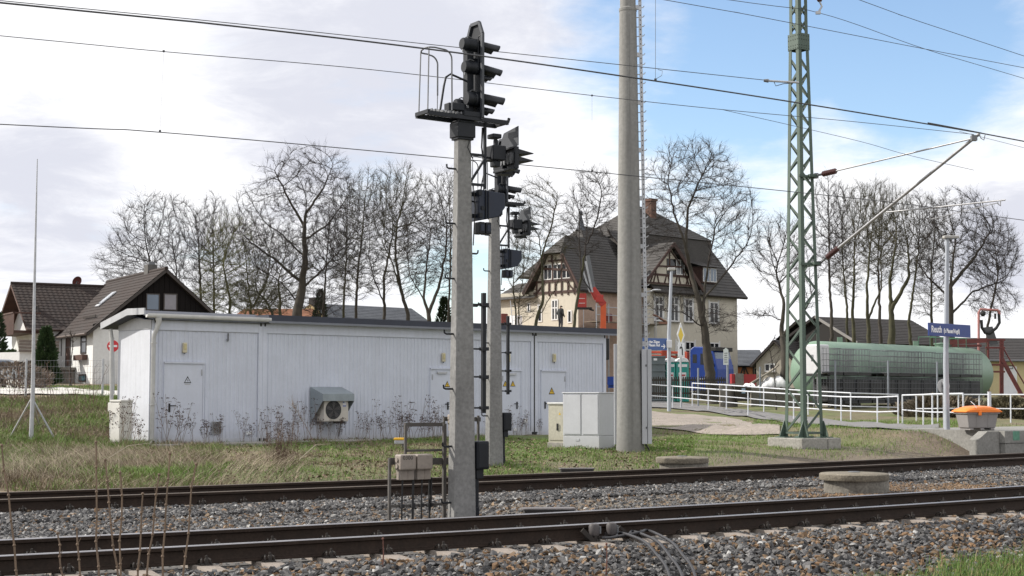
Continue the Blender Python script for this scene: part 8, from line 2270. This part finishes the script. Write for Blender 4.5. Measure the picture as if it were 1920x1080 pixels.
# ------------------------------------------------------------------ dead weed stalks
M_STALK = mat('dead_stalk', (.15, .105, .075), .9, .3, 6)
M_HEADS = mat('dead_flower_heads', (.055, .034, .026), .95, .3, 9)
def weed_mesh(seed, h, nst=3, heads=True):
    r = random.Random(seed); st, hd = MB(), MB()
    for k in range(nst):
        x, y = r.uniform(-.08, .08), r.uniform(-.08, .08); lean = Vector((r.gauss(0, .14), r.gauss(0, .14), 1)).normalized(); hh = h * r.uniform(.65, 1.0)
        pts = [Vector((x, y, -.05))]
        for i in range(1, 6): pts.append(Vector((x, y, 0)) + lean * hh * i / 5 + Vector((r.gauss(0, .012), r.gauss(0, .012), 0)))
        st.tube(pts, [.0055, .005, .0045, .004, .0035, .003], 4, cap=False)
        for j in range(r.randint(4, 8)):
            i = r.randint(2, 5); a = pts[i]; ang = r.uniform(0, 6.28); L_ = r.uniform(.08, .2) * (1.2 if i < 5 else .7)
            e = a + Vector((math.cos(ang) * L_ * .6, math.sin(ang) * L_ * .6, L_ * .9)); st.tube([a, (a + e) / 2 + Vector((math.cos(ang) * .02, math.sin(ang) * .02, -.01)), e], [.003, .0026, .002], 3, cap=False)
            if heads:
                for q in range(r.randint(3, 6)):
                    c = e + Vector((r.gauss(0, .028), r.gauss(0, .028), r.gauss(0, .012))); s_ = r.uniform(.010, .019)
                    hd.add([c + Vector(p) * s_ for p in ((1, 0, 0), (-1, 0, 0), (0, 1, 0), (0, -1, 0), (0, 0, .7), (0, 0, -.7))], [(0, 2, 4), (2, 1, 4), (1, 3, 4), (3, 0, 4), (2, 0, 5), (1, 2, 5), (3, 1, 5), (0, 3, 5)])
    return st, hd
WEEDS = []
for i in range(6):
    st, hd = weed_mesh(40 + i, (.95, 1.15, .8, 1.3, 1.0, .7)[i], 2 + i % 3)
    a = st.build('stalk', M_STALK); c = hd.build('flower_head', M_HEADS); WEEDS.append((a.data, c.data)); bpy.data.objects.remove(a); bpy.data.objects.remove(c)
wi = 0
def weed(p, label, group, sc=1.0):
    global wi
    me = WEEDS[wi % 6]; wi += 1
    th = thing('dead_weed', p, label, 'dead weed', group); th.rotation_euler = (rnd.gauss(0, .08), rnd.gauss(0, .08), rnd.uniform(0, 6.28)); th.scale = (sc,) * 3
    for nm, m_ in zip(('stalk', 'flower_head'), me):
        o = bpy.data.objects.new(nm, m_); COL.objects.link(o); o.parent = th
for x0, x1, n, off, lab, sc in ((283, 345, 5, .5, 'dead brown weed standing before the far end door of the cabin', .9), (350, 480, 8, .5, 'dead brown weed standing below the vent grille of the cabin', .75), (485, 580, 9, .6, 'dead brown weed standing between corner post and cooling unit', .85), (600, 690, 8, .55, 'dead brown weed standing below the cooling unit', .8),
                                (690, 845, 20, .6, 'dead brown weed in the dense row beside the signal mast', .85), (890, 1010, 12, .6, 'dead brown weed before the cabin doors behind the second mast', .7)):
    for i in range(n):
        u = fu(x0 + (x1 - x0) * (i + rnd.random()) / n); p = CB + CU * u - CV * (off + rnd.uniform(-.25, .5)); p.z = tz(p.x, p.y)
        weed(p, lab, lab, sc * rnd.uniform(.85, 1.3))
for i in range(7):
    p = GT(rnd.uniform(205, 268), rnd.uniform(832, 850)); weed(p, 'dead brown weed standing around the white meter cabinet', 'dead weeds around the meter cabinet', rnd.uniform(.9, 1.2))
for i in range(9):
    p = GT(rnd.uniform(495, 560), rnd.uniform(838, 880)); weed(p, 'reddish dead weed in the dry tuft before the corner post', 'dead weeds in the dry tuft', rnd.uniform(.6, .9))
p = GT(530, 876); th = thing('dry_tuft', p, 'dense reddish brown tuft of dead stems in the grass before the corner post', 'dead weed')
b = MB()
for k in range(70):
    a_, L_ = rnd.uniform(0, 6.28), rnd.uniform(.3, .75); ln = abs(rnd.gauss(.32, .2)); o = p + Vector((rnd.gauss(0, .14), rnd.gauss(0, .14), -.03)); m_ = o + Vector((math.cos(a_) * ln * .35, math.sin(a_) * ln * .35, .6)) * L_
    b.tube([o, m_, m_ + Vector((math.cos(a_) * ln * .5, math.sin(a_) * ln * .5, .4)) * L_], [.005, .004, .002], 3, cap=False)
stuff(b.build('stalks', mat('reddish_shoot', (.10, .058, .042), .9, .3), th))
p = GT(600, 852); th = thing('dry_branch', p, 'leaning dry branch with a feathery top left of the cooling unit', 'dead weed'); t_ = P(545, 752, p.y + .3); b = MB(); b.tube([p, p.lerp(t_, .5) + UP * .05, p.lerp(t_, .75)], [.008, .006, .004], 4); b.build('stalk', M_STALK, th)
b = MB(); m_ = p.lerp(t_, .7)
for k in range(26):
    q_ = p.lerp(t_, rnd.uniform(.6, .95)); b.tube([q_, q_ + Vector((rnd.gauss(-.08, .12), rnd.gauss(0, .08), rnd.uniform(.1, .32)))], [.003, .0015], 3, cap=False)
stuff(b.build('plume', mat('straw_plume', (.22, .16, .10), .9, .2), th))
# dead leaves and litter matted on the verge
def litter():
    X, Y = region(26000, -40, 1300, 24, 42); s, d = track_d(X, Y); k = (d > 23.3) & free(X, Y) & (rng.random(len(X)) < .25 + .9 * patchy(X, Y, 2.1, 1.7, 5.0)); X, Y = X[k], Y[k]; m = len(X)
    a = rng.uniform(0, 6.28, m); L_ = rng.uniform(.012, .05, m); w = L_ * rng.uniform(.3, .8, m); Z = terrain(X, Y) + rng.uniform(.005, .05, m)
    ux, uy = np.cos(a) * L_, np.sin(a) * L_; vx, vy = -np.sin(a) * w, np.cos(a) * w; t1, t2 = rng.normal(0, .012, m), rng.normal(0, .012, m)
    V = np.stack([np.stack([X - ux, Y - uy, Z + t1], 1), np.stack([X + vx, Y + vy, Z + t2], 1), np.stack([X + ux, Y + uy, Z - t1], 1), np.stack([X - vx, Y - vy, Z - t2], 1)], 1).reshape(-1, 3)
    r1 = rng.random(m)[:, None]; c = np.array((.07, .045, .03)) * (1 - r1) + np.array((.24, .175, .11)) * r1
    stuff(np_mesh('leaf_litter', V, np.arange(4 * m), np.full(m, 4), M_BLADE, np.repeat(c, 4, 0)))
litter()
# bare reddish saplings on the bank
for i, (x, y) in enumerate(((30, 752), (52, 770), (95, 748), (140, 752), (170, 758), (15, 790))):
    st, hd = weed_mesh(80 + i, 1.3, 4, False); p = GT(x, y + 6); th = thing('dead_weed', p, 'leafless thin shrub shoots on the grassy bank below the road', 'dead weed', 'leafless shoots on the bank')
    st.v = [(a * 1.6 + p.x, b * 1.6 + p.y, c + p.z) for a, b, c in st.v]; st.build('stalk', mat('reddish_shoot', (.09, .05, .04), .9, .3), th)
# tall stems rising in front of the rails, rooted below the frame
near = [(4, 835, 34, 1100), (178, 829, 186, 1100), (197, 862, 222, 1110), (227, 886, 226, 1110), (268, 926, 258, 1100), (297, 890, 272, 1110), (318, 850, 304, 1100), (366, 870, 342, 1110), (110, 1000, 120, 1110), (141, 992, 154, 1110)]
nl = ['at the picture edge', 'tallest of the group, straight', 'leaning, second from the tallest', 'short straight one in the middle of the group', 'shortest thin one among the tall stems', 'slightly bent one right of the shortest', 'tall one beside the bent one', 'last tall one towards the cabin door', 'low one before the rail near a sleeper', 'low leaning one beside the other low stem']
for i, (xt, yt, xb, yb) in enumerate(near):
    Yn = 11.3 + .25 * (i % 3); t_ = P(xt, yt, Yn); m_ = P(xb, yb, Yn); g = tz(m_.x, Yn)
    d = (m_ - t_).normalized(); b0 = m_ + d * ((m_.z - g) / max(.2, -d.z))
    pts = [b0 - UP * .05]
    for k in range(1, 9): q = k / 8; pts.append(b0.lerp(t_, q) + Vector((rnd.gauss(0, .006), rnd.gauss(0, .006), 0)))
    b = MB(); b.tube(pts, [.0095, .0095, .009, .0085, .008, .0075, .007, .0065, .006], 5); 
    for k in range(3, 9): b.sphere(pts[k], .0125, 6, 4)
    for k in (4, 6, 7): b.tube([pts[k], pts[k] + Vector((rnd.gauss(0, .015), 0, .05))], [.004, .002], 3)
    o = b.build('dry_reed', M_STALK, None, smooth=60, base=tuple(b0)); tag(o, 'tall dry brown stem before the rails, ' + nl[i], 'dead stem', 'tall dry stems before the rails')
for i, (x, y, lab) in enumerate(((716, 1010, 'short reddish stem in the ballast below the near rail'), (1135, 1020, 'short stem with a white tip beside the sensor cables'))):
    g = GT(x, y + 62); t_ = P(x + 2, y, g.y); b = MB(); b.tube([g - UP * .05, g.lerp(t_, .5) + Vector((.01, 0, 0)), t_], [.009, .007, .004], 5); b.sphere(t_, .012, 6, 4); o = b.build('dry_reed', mat('red_stem', (.14, .06, .045), .8, .2), None, base=tuple(g)); tag(o, lab, 'dead stem', 'short stems in the ballast')
# loose pale branches in the grass
for i, (a, e, lab) in enumerate((((180, 880), (285, 840), 'long pale bent branch lying in the grass before the cabinet'), ((560, 868), (620, 842), 'pale broken branch in the grass below the cooling unit'))):
    p, q = GT(*a, .06), GT(*e, .12); b = MB(); b.tube([p, p.lerp(q, .5) + UP * .15, q], [.012, .010, .006], 5); o = b.build('branch', mat('pale_branch', (.36, .31, .22), .9, .2), None, base=tuple(p)); tag(o, lab, 'branch')
